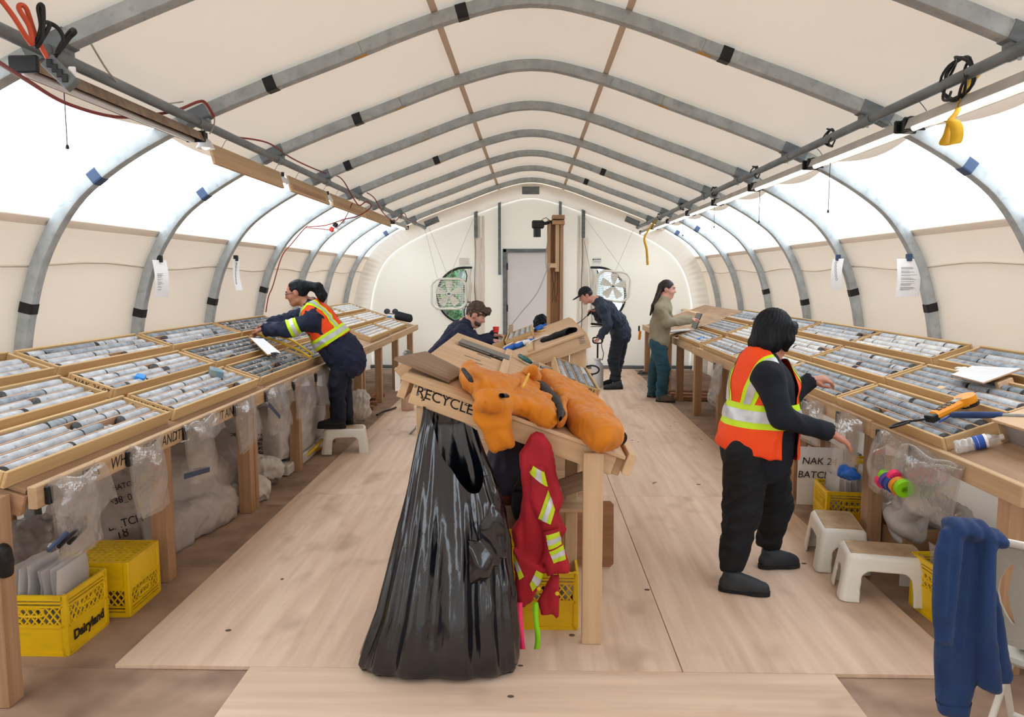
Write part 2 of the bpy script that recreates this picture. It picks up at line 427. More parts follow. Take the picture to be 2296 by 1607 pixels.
def film(name, c, clear=.5, gloss=.15, rough=.15, milk=.3, bump=.4, bsc=14):
    """thin plastic film: part clear, part milky, with a sheen"""
    m, nt, b, out = nodes(name); L = nt.links; nt.nodes.remove(b)
    d = N(nt, 'ShaderNodeBsdfDiffuse'); d.inputs[0].default_value = lin(c); t = N(nt, 'ShaderNodeBsdfTranslucent'); t.inputs[0].default_value = lin(c)
    g = N(nt, 'ShaderNodeBsdfGlossy'); g.inputs['Roughness'].default_value = rough
    tr = N(nt, 'ShaderNodeBsdfTransparent'); tr.inputs[0].default_value = (.96, .96, .96, 1)
    m1 = N(nt, 'ShaderNodeMixShader'); m1.inputs[0].default_value = milk; L.new(d.outputs[0], m1.inputs[1]); L.new(t.outputs[0], m1.inputs[2])
    m2 = N(nt, 'ShaderNodeMixShader'); m2.inputs[0].default_value = gloss; L.new(m1.outputs[0], m2.inputs[1]); L.new(g.outputs[0], m2.inputs[2])
    m3 = N(nt, 'ShaderNodeMixShader'); m3.inputs[0].default_value = clear; L.new(m2.outputs[0], m3.inputs[1]); L.new(tr.outputs[0], m3.inputs[2])
    tc = N(nt, 'ShaderNodeTexCoord'); n = N(nt, 'ShaderNodeTexNoise'); n.inputs['Scale'].default_value = bsc; n.inputs['Detail'].default_value = 5; L.new(tc.outputs['Object'], n.inputs['Vector'])
    bp = N(nt, 'ShaderNodeBump'); bp.inputs['Strength'].default_value = bump; bp.inputs['Distance'].default_value = .02; L.new(n.outputs[0], bp.inputs['Height'])
    L.new(bp.outputs[0], g.inputs['Normal']); L.new(bp.outputs[0], d.inputs['Normal'])
    L.new(m3.outputs[0], out.inputs[0]); return m
def emit(name, c, s):
    m, nt, b, out = nodes(name); b.inputs['Base Color'].default_value = lin(c); b.inputs['Emission Color'].default_value = lin(c); b.inputs['Emission Strength'].default_value = s; return m

MT = {}
MT['fabric'] = cloth_shell('cream_coated_fabric', (238, 227, 213), .105, c2=(233, 220, 205))
MT['fabric_side'] = cloth_shell('cream_side_fabric', (225, 211, 195), .10, c2=(219, 204, 187))
MT['fabric_end'] = cloth_shell('white_end_fabric', (242, 237, 230), .13, c2=(238, 231, 222))
MT['seam'] = cloth_shell('tan_seam_tape', (206, 186, 166), .25)  # tan colour stands in for daylight dimmed by the doubled fabric
MT['window_film'] = film('frosted_window_film', (250, 252, 255), clear=.55, gloss=.03, rough=.3, milk=.8, bump=.1, bsc=3)
MT['steel'] = pm('galvanised_steel', (182, 188, 189), (156, 162, 164), sc=(9, 9, 9), rough=.5, metal=.2, lo=.3, hi=.7, c3=(116, 120, 122), sc3=(26, 26, 26), amt3=.3, lo3=.55, hi3=.7)
MT['steel_dark'] = pm('dark_grey_steel', (124, 131, 136), (102, 109, 114), sc=(5, 5, 20), rough=.45, metal=.25)
MT['tape_black'] = pm('black_cloth_tape', (18, 20, 24), rough=.45)
MT['tape_blue'] = pm('navy_tape', (52, 72, 104), rough=.5)
MT['yellow_mark'] = pm('amber_mark', (202, 150, 50), rough=.6)
MT['wood_new'] = wood('fresh_pine', (224, 194, 158), (208, 174, 136), amt3=.18)
MT['wood_old'] = wood('weathered_bench_lumber', (202, 172, 136), (180, 148, 114), (104, 76, 54))
MT['wood_leg'] = wood('bench_leg_lumber', (190, 154, 122), (168, 130, 98), (100, 66, 42))
MT['wood_box'] = wood('core_box_pine', (214, 182, 136), (194, 158, 110), (112, 78, 48), amt3=.4)
MT['wood_div'] = wood('core_box_divider', (214, 176, 144), (198, 156, 122), amt3=.2)
MT['wood_lam'] = wood('pinkish_shelf_lumber', (170, 126, 96), (148, 104, 78))
MT['ply_table'] = pm('table_plywood', (218, 186, 150), (200, 164, 126), sc=(1.2, 9, 9), rough=.65, bump=.12, lo=.35, hi=.65, c3=(166, 120, 80), sc3=(1.0, 14, 14), amt3=.5, lo3=.55, hi3=.7, bdist=.004)
MT['ply_bench'] = pm('bench_plywood', (182, 150, 120), (158, 126, 98), sc=(9, 1.4, 9), rough=.75, bump=.12, lo=.35, hi=.65, bdist=.004)
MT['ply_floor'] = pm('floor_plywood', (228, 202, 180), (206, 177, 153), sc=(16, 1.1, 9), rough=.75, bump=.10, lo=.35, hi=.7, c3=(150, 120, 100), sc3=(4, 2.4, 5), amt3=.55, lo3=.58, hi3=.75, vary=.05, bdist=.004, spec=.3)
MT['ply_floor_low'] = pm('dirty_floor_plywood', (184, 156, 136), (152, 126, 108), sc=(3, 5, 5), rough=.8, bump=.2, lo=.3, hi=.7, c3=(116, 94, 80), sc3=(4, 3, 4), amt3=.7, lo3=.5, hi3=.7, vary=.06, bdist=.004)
MT['ply_grey'] = wood('greyed_board', (172, 146, 122), (136, 112, 92), (90, 72, 60), across=60, amt3=.5)
MT['knot'] = pm('dark_knot', (96, 78, 66), rough=.8)
MT['core_light'] = pm('pale_grey_core', (205, 208, 212), (168, 174, 182), sc=(14, 14, 14), rough=.75, bump=.25, vary=.08, c3=(60, 64, 70), sc3=(30, 60, 60), amt3=.4, lo3=.6, hi3=.68, lo=.35, hi=.65, bdist=.003)
MT['core_mid'] = pm('grey_core', (166, 174, 182), (122, 132, 142), sc=(16, 16, 16), rough=.7, bump=.25, vary=.1, c3=(52, 58, 64), sc3=(30, 60, 60), amt3=.6, lo3=.6, hi3=.68, lo=.35, hi=.65, bdist=.003)
MT['core_dark'] = pm('dark_grey_core', (112, 120, 126), (62, 68, 74), sc=(20, 20, 20), rough=.6, bump=.3, vary=.14, c3=(222, 226, 228), sc3=(24, 40, 40), amt3=.8, lo3=.58, hi3=.66, lo=.4, hi=.6, bdist=.003)
MT['core_white'] = pm('whitish_core', (224, 224, 222), (190, 194, 198), sc=(14, 14, 14), rough=.8, bump=.25, vary=.06, c3=(90, 92, 96), sc3=(26, 50, 50), amt3=.5, lo3=.62, hi3=.68, bdist=.003)
MT['core_break'] = pm('fresh_break_face', (84, 87, 90), (116, 119, 120), sc=(40, 40, 40), rough=.8)
MT['crate'] = pm('yellow_crate_plastic', (246, 206, 16), (236, 192, 10), sc=(3, 3, 3), rough=.4, spec=.5, c3=(196, 160, 30), sc3=(8, 8, 20), amt3=.4, lo3=.62, hi3=.75)
MT['white_plastic'] = pm('white_plastic', (236, 234, 228), (226, 222, 212), sc=(4, 4, 4), rough=.4, spec=.5)
MT['stool_grime'] = pm('grimy_stool_top', (206, 184, 152), (170, 140, 106), sc=(9, 9, 9), rough=.6, lo=.3, hi=.7)
MT['grey_plastic'] = pm('grey_resin', (174, 172, 162), rough=.5)
MT['olive_plastic'] = pm('olive_resin', (118, 118, 98), rough=.5)
MT['poly'] = film('clear_poly_bag', (232, 228, 226), clear=.60, gloss=.45, rough=.07, milk=.5, bump=1.0, bsc=7)
MT['poly_white'] = film('milky_sample_bag', (248, 248, 250), clear=.30, gloss=.16, rough=.12, milk=.6)
MT['poly_thick'] = film('cloudy_poly_bag', (230, 228, 228), clear=.48, gloss=.3, rough=.12, milk=.5, bump=.6, bsc=12)
MT['rice_bag'] = pm('white_woven_sack', (222, 216, 210), (204, 198, 192), sc=(5, 5, 5), rough=.6, bump=.35, bsc=(16, 16, 16), bdist=.02)
MT['rice_bag_grey'] = pm('grey_woven_sack', (200, 192, 188), (184, 176, 172), sc=(5, 5, 5), rough=.6, bump=.3, bsc=(12, 12, 12), bdist=.02)
MT['cardboard'] = pm('brown_cardboard', (172, 132, 98), (158, 118, 86), sc=(6, 6, 6), rough=.8)
MT['cardboard_dark'] = pm('dim_cardboard', (122, 96, 76), (104, 80, 62), sc=(6, 6, 6), rough=.85)
MT['paper'] = pm('white_paper', (240, 240, 242), rough=.7)
MT['ink'] = pm('black_ink', (34, 30, 30), rough=.7)
MT['ink_grey'] = pm('grey_print', (120, 120, 124), rough=.7)
MT['ink_red'] = pm('red_ink', (190, 50, 40), rough=.7)
MT['ink_blue'] = pm('blue_ink', (40, 80, 170), rough=.6)
MT['black'] = pm('black_plastic', (24, 24, 27), rough=.45)
MT['black_cloth'] = pm('black_fabric', (26, 28, 34), rough=.85, bump=.2, sc=(60, 60, 60), bdist=.002)
MT['bag_black'] = pm('black_bin_liner', (11, 16, 27), rough=.17, spec=.8, bump=.35, bsc=(9, 9, 5), bdist=.02)
MT['orange_jacket'] = pm('amber_quilted_duck', (216, 130, 12), (202, 118, 8), sc=(7, 7, 7), rough=.75, bump=.3, bsc=(22, 22, 22), bdist=.006, sheen=.1)
MT['dark_lining'] = pm('dark_jacket_lining', (30, 28, 34), rough=.7)  # dark inner cloth; also the painted shade inside the sleeves
MT['red_cloth'] = pm('red_coverall_cloth', (176, 30, 46), (156, 22, 38), sc=(8, 8, 8), rough=.8, bump=.25, bsc=(30, 30, 30), bdist=.004)
MT['navy_bagcloth'] = pm('navy_nylon', (42, 38, 56), rough=.7, bump=.2, sc=(20, 20, 20), bdist=.004)
MT['maroon'] = pm('rust_nylon', (120, 60, 44), rough=.7)
MT['lime'] = pm('lime_tape', (204, 242, 20), rough=.5)
MT['lime2'] = pm('yellow_green_tape', (190, 214, 30), rough=.55)
MT['silver'] = pm('silver_reflective_tape', (208, 212, 216), (186, 190, 196), sc=(20, 20, 20), rough=.35, metal=.25)
MT['vest'] = pm('orange_vest_mesh', (255, 84, 22), (246, 72, 14), sc=(6, 6, 6), rough=.7, bump=.15, bsc=(40, 40, 40), bdist=.003)
MT['fleece'] = pm('navy_fleece', (30, 58, 104), (24, 48, 92), sc=(9, 9, 9), rough=.95, bump=.5, bsc=(90, 90, 90), bdist=.004, sheen=.08)
MT['navy_cloth'] = pm('navy_work_cloth', (28, 36, 62), (22, 29, 52), sc=(8, 8, 8), rough=.85, bump=.25, bsc=(40, 40, 40), bdist=.003, c3=(72, 80, 104), sc3=(7, 7, 7), amt3=.3, lo3=.62, hi3=.78)
MT['denim_dark'] = pm('dark_denim', (22, 28, 44), (17, 22, 36), sc=(8, 8, 8), rough=.85, bump=.2, bsc=(40, 40, 40), bdist=.003)
MT['black_jersey'] = pm('black_jersey', (24, 30, 42), (19, 24, 35), sc=(8, 8, 8), rough=.9, bump=.15, bsc=(60, 60, 60), bdist=.002)
MT['black_twill'] = pm('black_trousers', (20, 23, 29), (15, 18, 23), sc=(8, 8, 8), rough=.85, bump=.3, bsc=(26, 26, 26), bdist=.006)
MT['shirt_blue'] = pm('slate_work_shirt', (56, 66, 84), (44, 54, 72), sc=(8, 8, 8), rough=.85, bump=.25, bsc=(30, 30, 30), bdist=.005)
MT['trouser_slate'] = pm('charcoal_trousers', (40, 46, 56), (30, 35, 44), sc=(8, 8, 8), rough=.85, bump=.25, bsc=(30, 30, 30), bdist=.005)
MT['khaki'] = pm('khaki_fleece', (152, 144, 122), (140, 132, 110), sc=(10, 10, 10), rough=.95, bump=.2, bsc=(50, 50, 50), bdist=.003)
MT['teal_trouser'] = pm('teal_trousers', (42, 82, 98), (34, 70, 86), sc=(8, 8, 8), rough=.85, bump=.25, bsc=(30, 30, 30), bdist=.005)
MT['skin_a'] = pm('warm_brown_skin', (186, 128, 104), (176, 116, 92), sc=(14, 14, 14), rough=.55)
MT['skin_b'] = pm('light_skin', (214, 162, 144), (200, 142, 126), sc=(14, 14, 14), rough=.55)
MT['hair_black'] = pm('black_hair', (12, 14, 19), (24, 27, 34), sc=(40, 40, 6), rough=.55, spec=.2, bump=.6, bsc=(80, 80, 8), bdist=.008)
MT['hair_brown'] = pm('brown_hair', (92, 74, 58), (66, 52, 42), sc=(30, 30, 30), rough=.6, bump=.8, bsc=(40, 40, 40), bdist=.015)
MT['hair_dark'] = pm('dark_brown_hair', (44, 32, 30), (30, 22, 22), sc=(40, 40, 8), rough=.5, bump=.5, bsc=(80, 80, 10), bdist=.008)
MT['boot_black'] = pm('black_leather', (26, 28, 32), (40, 44, 48), sc=(9, 9, 9), rough=.6)
MT['boot_grey'] = pm('dusty_black_leather', (50, 56, 62), (38, 42, 48), sc=(9, 9, 9), rough=.65)
MT['boot_brown'] = pm('grey_brown_suede', (104, 90, 80), (84, 72, 64), sc=(12, 12, 12), rough=.9)
MT['sole'] = pm('dark_rubber', (30, 32, 34), rough=.8)
MT['lip'] = pm('lip', (168, 96, 84), rough=.5)
MT['eye_white'] = pm('eye_white', (226, 222, 216), rough=.3)
MT['eye_dark'] = pm('dark_iris', (30, 22, 18), rough=.2)
MT['door_grey'] = pm('pale_grey_door', (232, 231, 233), (227, 226, 228), sc=(2, 2, 2), rough=.5)
MT['cord_black'] = pm('black_cord', (26, 27, 30), rough=.5)
MT['cord_red'] = pm('red_cord', (134, 46, 44), rough=.5)
MT['cord_orange'] = pm('orange_cord', (206, 84, 52), rough=.5)
MT['cord_white'] = pm('grey_cord', (170, 164, 156), rough=.6)
MT['strap'] = pm('yellow_webbing', (214, 170, 36), (196, 148, 26), sc=(12, 12, 12), rough=.8)
MT['yellow_tape'] = pm('yellow_tape_measure', (228, 182, 40), rough=.5)
MT['lamp_white'] = pm('white_lamp_housing', (190, 186, 180), (170, 166, 160), sc=(6, 6, 6), rough=.5)
MT['lamp_brown'] = pm('dusty_lamp_housing', (150, 128, 108), (122, 100, 82), sc=(5, 20, 20), rough=.7)
MT['tube_on'] = emit('lit_tube', (255, 252, 248), 6.0)
MT['tube_warm'] = emit('warm_lit_tube', (255, 236, 190), 6.0)
MT['tube_off'] = pm('unlit_tube', (226, 226, 228), rough=.3)
MT['laptop'] = pm('grey_laptop_shell', (128, 126, 122), (116, 114, 110), sc=(8, 8, 8), rough=.4, metal=.4)
MT['screen'] = pm('dark_screen', (40, 48, 56), rough=.25)
MT['tank'] = pm('milky_tank', (226, 228, 232), (214, 217, 222), sc=(4, 4, 4), rough=.35)
MT['blue'] = pm('blue_wood_block', (46, 140, 222), rough=.6)
MT['blue_dusty'] = pm('worn_blue_block', (92, 138, 160), (150, 150, 136), sc=(16, 16, 16), rough=.8)
MT['blue_cloth'] = pm('blue_glove_cloth', (36, 110, 206), (22, 80, 168), sc=(12, 12, 12), rough=.7)
MT['white_cloth'] = pm('white_rubber', (232, 232, 232), rough=.6)
MT['navy_grip'] = pm('navy_rubber_grip', (36, 58, 108), (48, 74, 126), sc=(10, 10, 10), rough=.6)
MT['orange_tool'] = pm('orange_instrument', (236, 150, 28), rough=.45)
MT['red_plastic'] = pm('red_plastic', (226, 62, 48), rough=.45)
MT['pink'] = pm('neon_pink_ribbon', (255, 60, 120), rough=.6)
MT['green'] = pm('neon_green_ribbon', (140, 216, 20), rough=.6)
MT['lens_glass'] = pm('clear_bottle_plastic', (238, 240, 242), rough=.08)
MT['grass'] = pm('outdoor_grass', (96, 122, 62), (150, 148, 96), sc=(6, 6, 6), rough=.9, lo=.35, hi=.6)
MT['leaf'] = pm('outdoor_leaves', (52, 98, 58), (84, 132, 74), sc=(9, 9, 9), rough=.8, lo=.35, hi=.65)
MT['bluish_wall'] = pm('pale_blue_siding', (196, 214, 230), (176, 198, 220), sc=(8, .5, 1), rough=.6)
MT['teal_tool'] = pm('teal_tool_grip', (24, 92, 92), rough=.5)
MT['purple'] = pm('purple_ribbon', (92, 70, 160), rough=.6)
MT['water'] = film('clear_bottle', (245, 248, 250), clear=.55, gloss=.5, rough=.05, milk=.3, bump=.3, bsc=60)

# ------------------------------------------------------------------ the shelter: fabric over steel arches
HALF = [(3.06, -.05), (3.09, .6), (3.085, 1.0), (3.06, 1.25), (3.0, 1.52), (2.92, 1.76), (2.80, 1.98), (2.66, 2.155), (2.49, 2.29), (2.30, 2.41), (2.08, 2.525),
        (1.87, 2.62), (1.5, 2.765), (1.1, 2.91), (.74, 3.045), (.5, 3.125), (.3, 3.18), (.15, 3.212), (0, 3.222)]
_hp = spline([(x, 0, z) for x, z in HALF], 6)
PROF = [Vector((-p.x, 0, p.z)) for p in _hp] + [Vector((p.x, 0, p.z)) for p in _hp[::-1][1:]]   # left foot -> top -> right foot
def prof_norm(P, i):
    t = (P[min(i + 1, len(P) - 1)] - P[max(i - 1, 0)]).normalized(); n = Vector((-t.z, 0, t.x)); return n, t   # n points outward
NRM = [prof_norm(PROF, i) for i in range(len(PROF))]
OUT = .055
SHELL = [p + n * OUT for p, (n, t) in zip(PROF, NRM)]
Y0, Y1, END = -3.0, 13.62, 13.8
NP = len(SHELL); MID = NP // 2
WLO = next(i for i, p in enumerate(SHELL) if p.z > 1.99)
WHI = next(i for i, p in enumerate(SHELL) if p.z > 2.52)
ARCHY = [3.15 + 1.335 * k for k in range(8)]
def bay(y): return abs(math.sin(math.pi * (y - 3.15) / 1.335))
def strip(name, i0, i1, mt, ny=126, sag=0.0, edge=None):
    """part of the shell between profile indices, gently billowing between arches"""
    mb = MB(); n = i1 - i0
    def fn(u, v):
        y = Y0 + (Y1 - Y0) * u; q = i0 + v * n
        if edge: q = edge(q, y, v)
        i = min(int(q), NP - 2); f = q - i; p = SHELL[i].lerp(SHELL[i + 1], f); nn = NRM[i][0]
        p = p + nn * (sag * bay(y)); return (p.x, y, p.z)
    mb.grid(fn, ny, n); o = mb.build(name, mt); o.data.shade_smooth(); return tag(o, kind='structure')
wL = strip('wall_left', 0, WLO, MT['fabric_side'], sag=.012)
winL = strip('window_1', WLO, WHI, MT['window_film'], sag=.0)
top = strip('ceiling', WHI, NP - 1 - WHI, MT['fabric'], sag=.012)
winR = strip('window_2', NP - 1 - WHI, NP - 1 - WLO, MT['window_film'], sag=.0)
wR = strip('wall_right', NP - 1 - WLO, NP - 1, MT['fabric_side'], sag=.012)
# hems of the fabric where it overlaps the clear strips (they sag between the arches), and the roof seams
for side in (-1, 1):
    mb = MB()
    def fn(u, v, side=side):
        y = Y0 + (Y1 - Y0) * u; i = WHI if side < 0 else NP - 1 - WHI; p = SHELL[i]; n, t = NRM[i]
        d = t * (1 if side > 0 else -1); drop = ((.05 + .075 * bay(y)) if side > 0 else (.02 + .03 * bay(y))) * v
        return tuple(Vector((p.x, y, p.z)) + d * drop - n * (.004 + .03 * v * bay(y)))
    mb.grid(fn, 126, 3); h = mb.build('roof_hem', MT['fabric'], top); h.data.shade_smooth()
    for xs in (.56,):
        mb = MB(); j = min(range(NP), key=lambda k: abs(SHELL[k].x - side * xs) + (0 if SHELL[k].z > 2.5 else 9)); p, (n, t) = SHELL[j], NRM[j]
        mb.grid(lambda u, v: tuple(Vector((p.x, Y0 + (Y1 - Y0) * u, p.z)) + t * (v - .5) * .04 - n * .012), 60, 1)
        mb.build('roof_seam', MT['seam'], top)
    mb = MB(); j = WLO if side < 0 else NP - 1 - WLO
    n, t = NRM[j]; p = SHELL[j]; dn = t * (-1 if side < 0 else 1)
    mb.grid(lambda u, v: tuple(Vector((p.x, Y0 + (Y1 - Y0) * u, p.z)) + dn * (v * .05) - n * .01), 60, 1)
    mb.build('wall_hem', MT['fabric_side'], wL if side < 0 else wR)
    # one shallow horizontal crease in the side wall
    mb = MB(); j = next(i for i, q in enumerate(SHELL) if q.z > 1.72); j = j if side < 0 else NP - 1 - j; n, t = NRM[j]; p = SHELL[j]
    mb.tube([Vector((p.x, Y0 + (Y1 - Y0) * k / 60, p.z + .02 * math.sin(k * .9))) - n * .002 for k in range(61)], .008, 6)
    mb.build('wall_crease', MT['fabric_side'], wL if side < 0 else wR, True)

# end wall with two half-round windows and the door opening
def curve_mesh(loops, name):
    cu = bpy.data.curves.new(name, 'CURVE'); cu.dimensions = '2D'; cu.fill_mode = 'BOTH'
    for lp in loops:
        sp = cu.splines.new('POLY'); sp.points.add(len(lp) - 1); sp.use_cyclic_u = True
        for q, (x, y) in zip(sp.points, lp): q.co = (x, y, 0, 1)
    o = bpy.data.objects.new(name, cu); COL.objects.link(o)
    dg = bpy.context.evaluated_depsgraph_get(); me = bpy.data.meshes.new_from_object(o.evaluated_get(dg)); bpy.data.objects.remove(o); bpy.data.curves.remove(cu); return me
RXZ = Matrix.Rotation(math.pi / 2, 4, 'X')     # XY drawing -> XZ wall
WC = {-1: onY(1040, 662, END), 1: onY(1342, 662, END)}; WR = .50
DX0, DX1, DZ1 = onY(1128, 560, END).x, onY(1262, 560, END).x, onY(1128, 558, END).z
def halfdisc(s, r, n=24, c=None):
    c = c or WC[s]; ang = [math.pi / 2 + math.pi * k / n for k in range(n + 1)] if s < 0 else [-math.pi / 2 + math.pi * k / n for k in range(n + 1)]
    return [(c.x + r * math.cos(a) - s * .02, c.z + r * math.sin(a)) for a in ang]
end_out = [(p.x * .985, p.z - .03) for p in SHELL]
end_me = curve_mesh([end_out, halfdisc(-1, WR), halfdisc(1, WR), [(DX0, -.02), (DX1, -.02), (DX1, DZ1), (DX0, DZ1)]], 'wall_back')
wB = mk('wall_back', end_me, MT['fabric_end'], None, Matrix.Translation((0, END, 0)) @ RXZ); tag(wB, kind='structure')
# gathered hem between shell and end wall
mb = MB(); NN = 330
cum = [0]
for a, b in zip(SHELL[:-1], SHELL[1:]): cum.append(cum[-1] + (b - a).length)
def along(s):
    s *= cum[-1]; i = min(max(0, int(np.searchsorted(cum, s)) - 1), NP - 2); f = (s - cum[i]) / max(cum[i + 1] - cum[i], 1e-9)
    return SHELL[i].lerp(SHELL[i + 1], f), NRM[i][0]
def hem(u, v):
    p, n = along(u); side = abs(p.x) > 1.9
    ruf = math.sin(u * cum[-1] * (62 if side else 20) + 2 * math.sin(u * 40)) * (.010 if side else .008) * math.sin(math.pi * v)
    bulge = .05 * math.sin(math.pi * v)
    q = Vector((p.x, Y1 - .32 + (END - .012 - Y1 + .32) * v, p.z)) - n * (.012 + .20 * v ** 1.5 + ruf + bulge * .6); return tuple(q)
mb.grid(hem, NN, 7); hm = mb.build('gathered_hem', MT['fabric_end'], wB, m=None); hm.data.shade_smooth(); hm.matrix_basis = wB.matrix_basis.inverted()
def inwall(o): o.matrix_basis = wB.matrix_basis.inverted() @ o.matrix_basis; o.parent = wB; return o
for px, py, w_, h_ in ((1190, 427, .30, .13), (968, 497, .26, .10), (1418, 496, .26, .10)):
    c = onY(px, py, 13.40); s = 0 if abs(px - 1190) < 9 else (-1 if px < 1190 else 1)
    m = Matrix.Translation(c) @ Matrix.Rotation(s * .38, 4, 'Y')
    inwall(MB().box((0, 0, 0), (w_, .03, h_), bev=.006).build('steel_plate', MT['steel_dark'], m=m))
# vertical tubes and folded sleeves on the end wall
for px, ya, yb, sleeve in ((1067, 468, 533, 1), (1120, 450, 616, 0), (1256, 447, 560, 0), (1308, 465, 533, 1)):
    a, b = onY(px, ya, END - .07), onY(px, yb, END - .07)
    inwall(MB().box((a + b) / 2, (.062 if sleeve else .05, .06, (a - b).length), bev=.006).build('wall_post', MT['steel_dark']))
    if sleeve:
        def fn(u, v, b=b):
            z = b.z * (1 - u); a_ = v * math.pi; w = .062 + .010 * math.sin(u * 21) + .006 * math.sin(u * 53)
            return (b.x + .03 + math.cos(a_) * w, END - .012 - math.sin(a_) * (.045 + .008 * math.sin(u * 33)), z)
        o = MB().grid(fn, 60, 8).build('post_sleeve', MT['fabric_end']); o.data.shade_smooth(); inwall(o)
        inwall(MB().tube([(b.x - .02 + .01 * math.sin(k), END - .065, b.z * (1 - k / 14)) for k in range(15)], .005, 6).build('lacing', MT['black']))
for xx in (-.93, -.86, .86, .95):
    inwall(MB().grid(lambda u, v: (xx + (v - .5) * .05, END - .01 - .008 * math.sin(math.pi * v), 2.75 * u), 20, 4).build('wall_seam', MT['fabric_end']))
# window rims, rolled flaps
for s in (-1, 1):
    c = WC[s]; pts = [(x, END - .012, z) for x, z in halfdisc(s, WR)]
    w = mk('window_%d' % (3 if s < 0 else 4), curve_mesh([halfdisc(s, WR)], 'pane'), film('clear_window_%d' % s, (220, 230, 235), clear=.9, gloss=.6, rough=.05, milk=.5, bump=.05, bsc=4), None, Matrix.Translation((0, END + .01, 0)) @ RXZ)
    tag(w, kind='structure')
    def inw(o, w=w): o.matrix_basis = w.matrix_basis.inverted() @ o.matrix_basis; o.parent = w; return o
    inw(MB().tube(pts, .022, 8).build('window_rim', MT['black'], smooth=True))
    fx = c.x - s * .05
    o = MB().grid(lambda u, v: (fx - s * (.03 + .06 * (1 - math.cos(v * math.pi)) / 2) + s * .012 * math.sin(u * 17), END - .02 - .06 * math.sin(v * math.pi), c.z - WR + 2 * WR * u), 24, 8).build('rolled_flap', MT['fabric_end']); o.data.shade_smooth(); inw(o)
    o = MB().grid(lambda u, v: (fx + s * (.02 + .10 * v * (1 - .4 * math.sin(u * 5 + 1))), END - .03 - .02 * math.sin(v * 6 + u * 9), c.z - WR * .93 + 2 * WR * .9 * u), 24, 6).build('clear_flap', film('clear_flap_%d' % s, (170, 190, 200), clear=.45, gloss=.4, rough=.1, milk=.5)); o.data.shade_smooth(); inw(o)
    inw(MB().tube([(fx + s * .015 + .03 * math.sin(k * 1.3), END - .06, c.z + WR - .05 - k * .09) for k in range(11)], .010, 6).build('flap_zip', MT['black'], smooth=True))
    inw(MB().box((fx - s * .03, END - .07, c.z + WR), (.16, .03, .04), bev=.01).build('flap_strap', MT['black']))
    inw(MB().box((fx - s * .01, END - .07, c.z - .12), (.14, .02, .02), bev=.004).build('flap_strap', MT['black']))
# door with its frame
d1 = MB().box(((DX0 + DX1) / 2, END + .02, DZ1 / 2), (DX1 - DX0 - .13, .045, DZ1 - .08), bev=.004).build('door_1', MT['door_grey']); tag(d1, kind='structure')
for x in (DX0 + .03, DX1 - .03): MB().box((x, END - .02, DZ1 / 2), (.065, .08, DZ1), bev=.005).build('door_jamb', MT['steel_dark'], d1)
MB().box(((DX0 + DX1) / 2, END - .02, DZ1 - .03), (DX1 - DX0, .08, .065), bev=.005).build('door_head', MT['steel_dark'], d1)
MB().box((DX0 + .085, END - .012, DZ1 / 2 - .02), (.018, .02, DZ1 - .12), bev=.003).build('door_seal', MT['white_plastic'], d1)
for z in (.35, 1.1, 1.85): MB().cyl((DX0 + .075, END - .03, z - .06), (DX0 + .075, END - .03, z + .06), .014, 8).build('door_hinge', MT['black'], d1)
dh = MB().box((DX1 - .15, END - .03, 1.0), (.035, .025, .20), bev=.005).build('door_handle', MT['black'], d1)
# bottom rail and some white trim on the wall
tag(MB().box((-1.8, END - .04, .03), (2.5, .06, .06), bev=.008).build('baseboard_back', MT['steel_dark']), kind='structure')
tag(MB().box((1.82, END - .04, .03), (2.45, .06, .06), bev=.008).build('baseboard_back', MT['steel_dark']), kind='structure')
# wall behind the photographer closes the shelter
tag(mk('wall_front', curve_mesh([[(p.x, p.z) for p in SHELL]], 'wall_front'), MT['fabric_end'], None, Matrix.Translation((0, Y0, 0)) @ RXZ), kind='structure')

# ------------------------------------------------------------------ floor: a low deck of plywood with a raised run of sheets down the aisle
FLOW = -.02
floor = MB().box((0, (Y0 + END + .4) / 2, FLOW - .09), (6.5, END - Y0 + .8, .12)).build('floor', MT['cardboard_dark']); tag(floor, kind='structure')
def sheet(x0, x1, y0, y1, ztop, th, mt, rot=False):
    g = .0018; w, l = x1 - x0 - 2 * g, y1 - y0 - 2 * g
    o = MB().box((0, 0, 0), (w, l, th), bev=.0015).build('plywood_sheet', mt, floor, m=Matrix.Translation(((x0 + x1) / 2, (y0 + y1) / 2, ztop - th / 2)) @ (Matrix.Rotation(math.pi / 2, 4, 'Z') if rot else Matrix.Identity(4)))
    return o
XS = [-1.79, -.575, .648, 1.868]; YS = [3.065, 5.655, 8.09, 10.79, 13.2, 13.75]
for a in range(3):
    for b in range(5): sheet(XS[a], XS[a + 1], YS[b], YS[b + 1], 0, .019, MT['ply_floor'])
def rsheet(x0, x1, y0, y1):
    g = .0018; o = MB().box((0, 0, 0), (y1 - y0 - 2 * g, x1 - x0 - 2 * g, .019), bev=.0015).build('plywood_sheet', MT['ply_floor'], floor, m=Matrix.Translation(((x0 + x1) / 2, (y0 + y1) / 2, -.0095)) @ Matrix.Rotation(math.pi / 2, 4, 'Z'))
rsheet(-1.2, 1.285, 1.84, 3.065); rsheet(-1.2, 1.285, .62, 1.84); rsheet(-1.2, 1.285, -.6, .62)
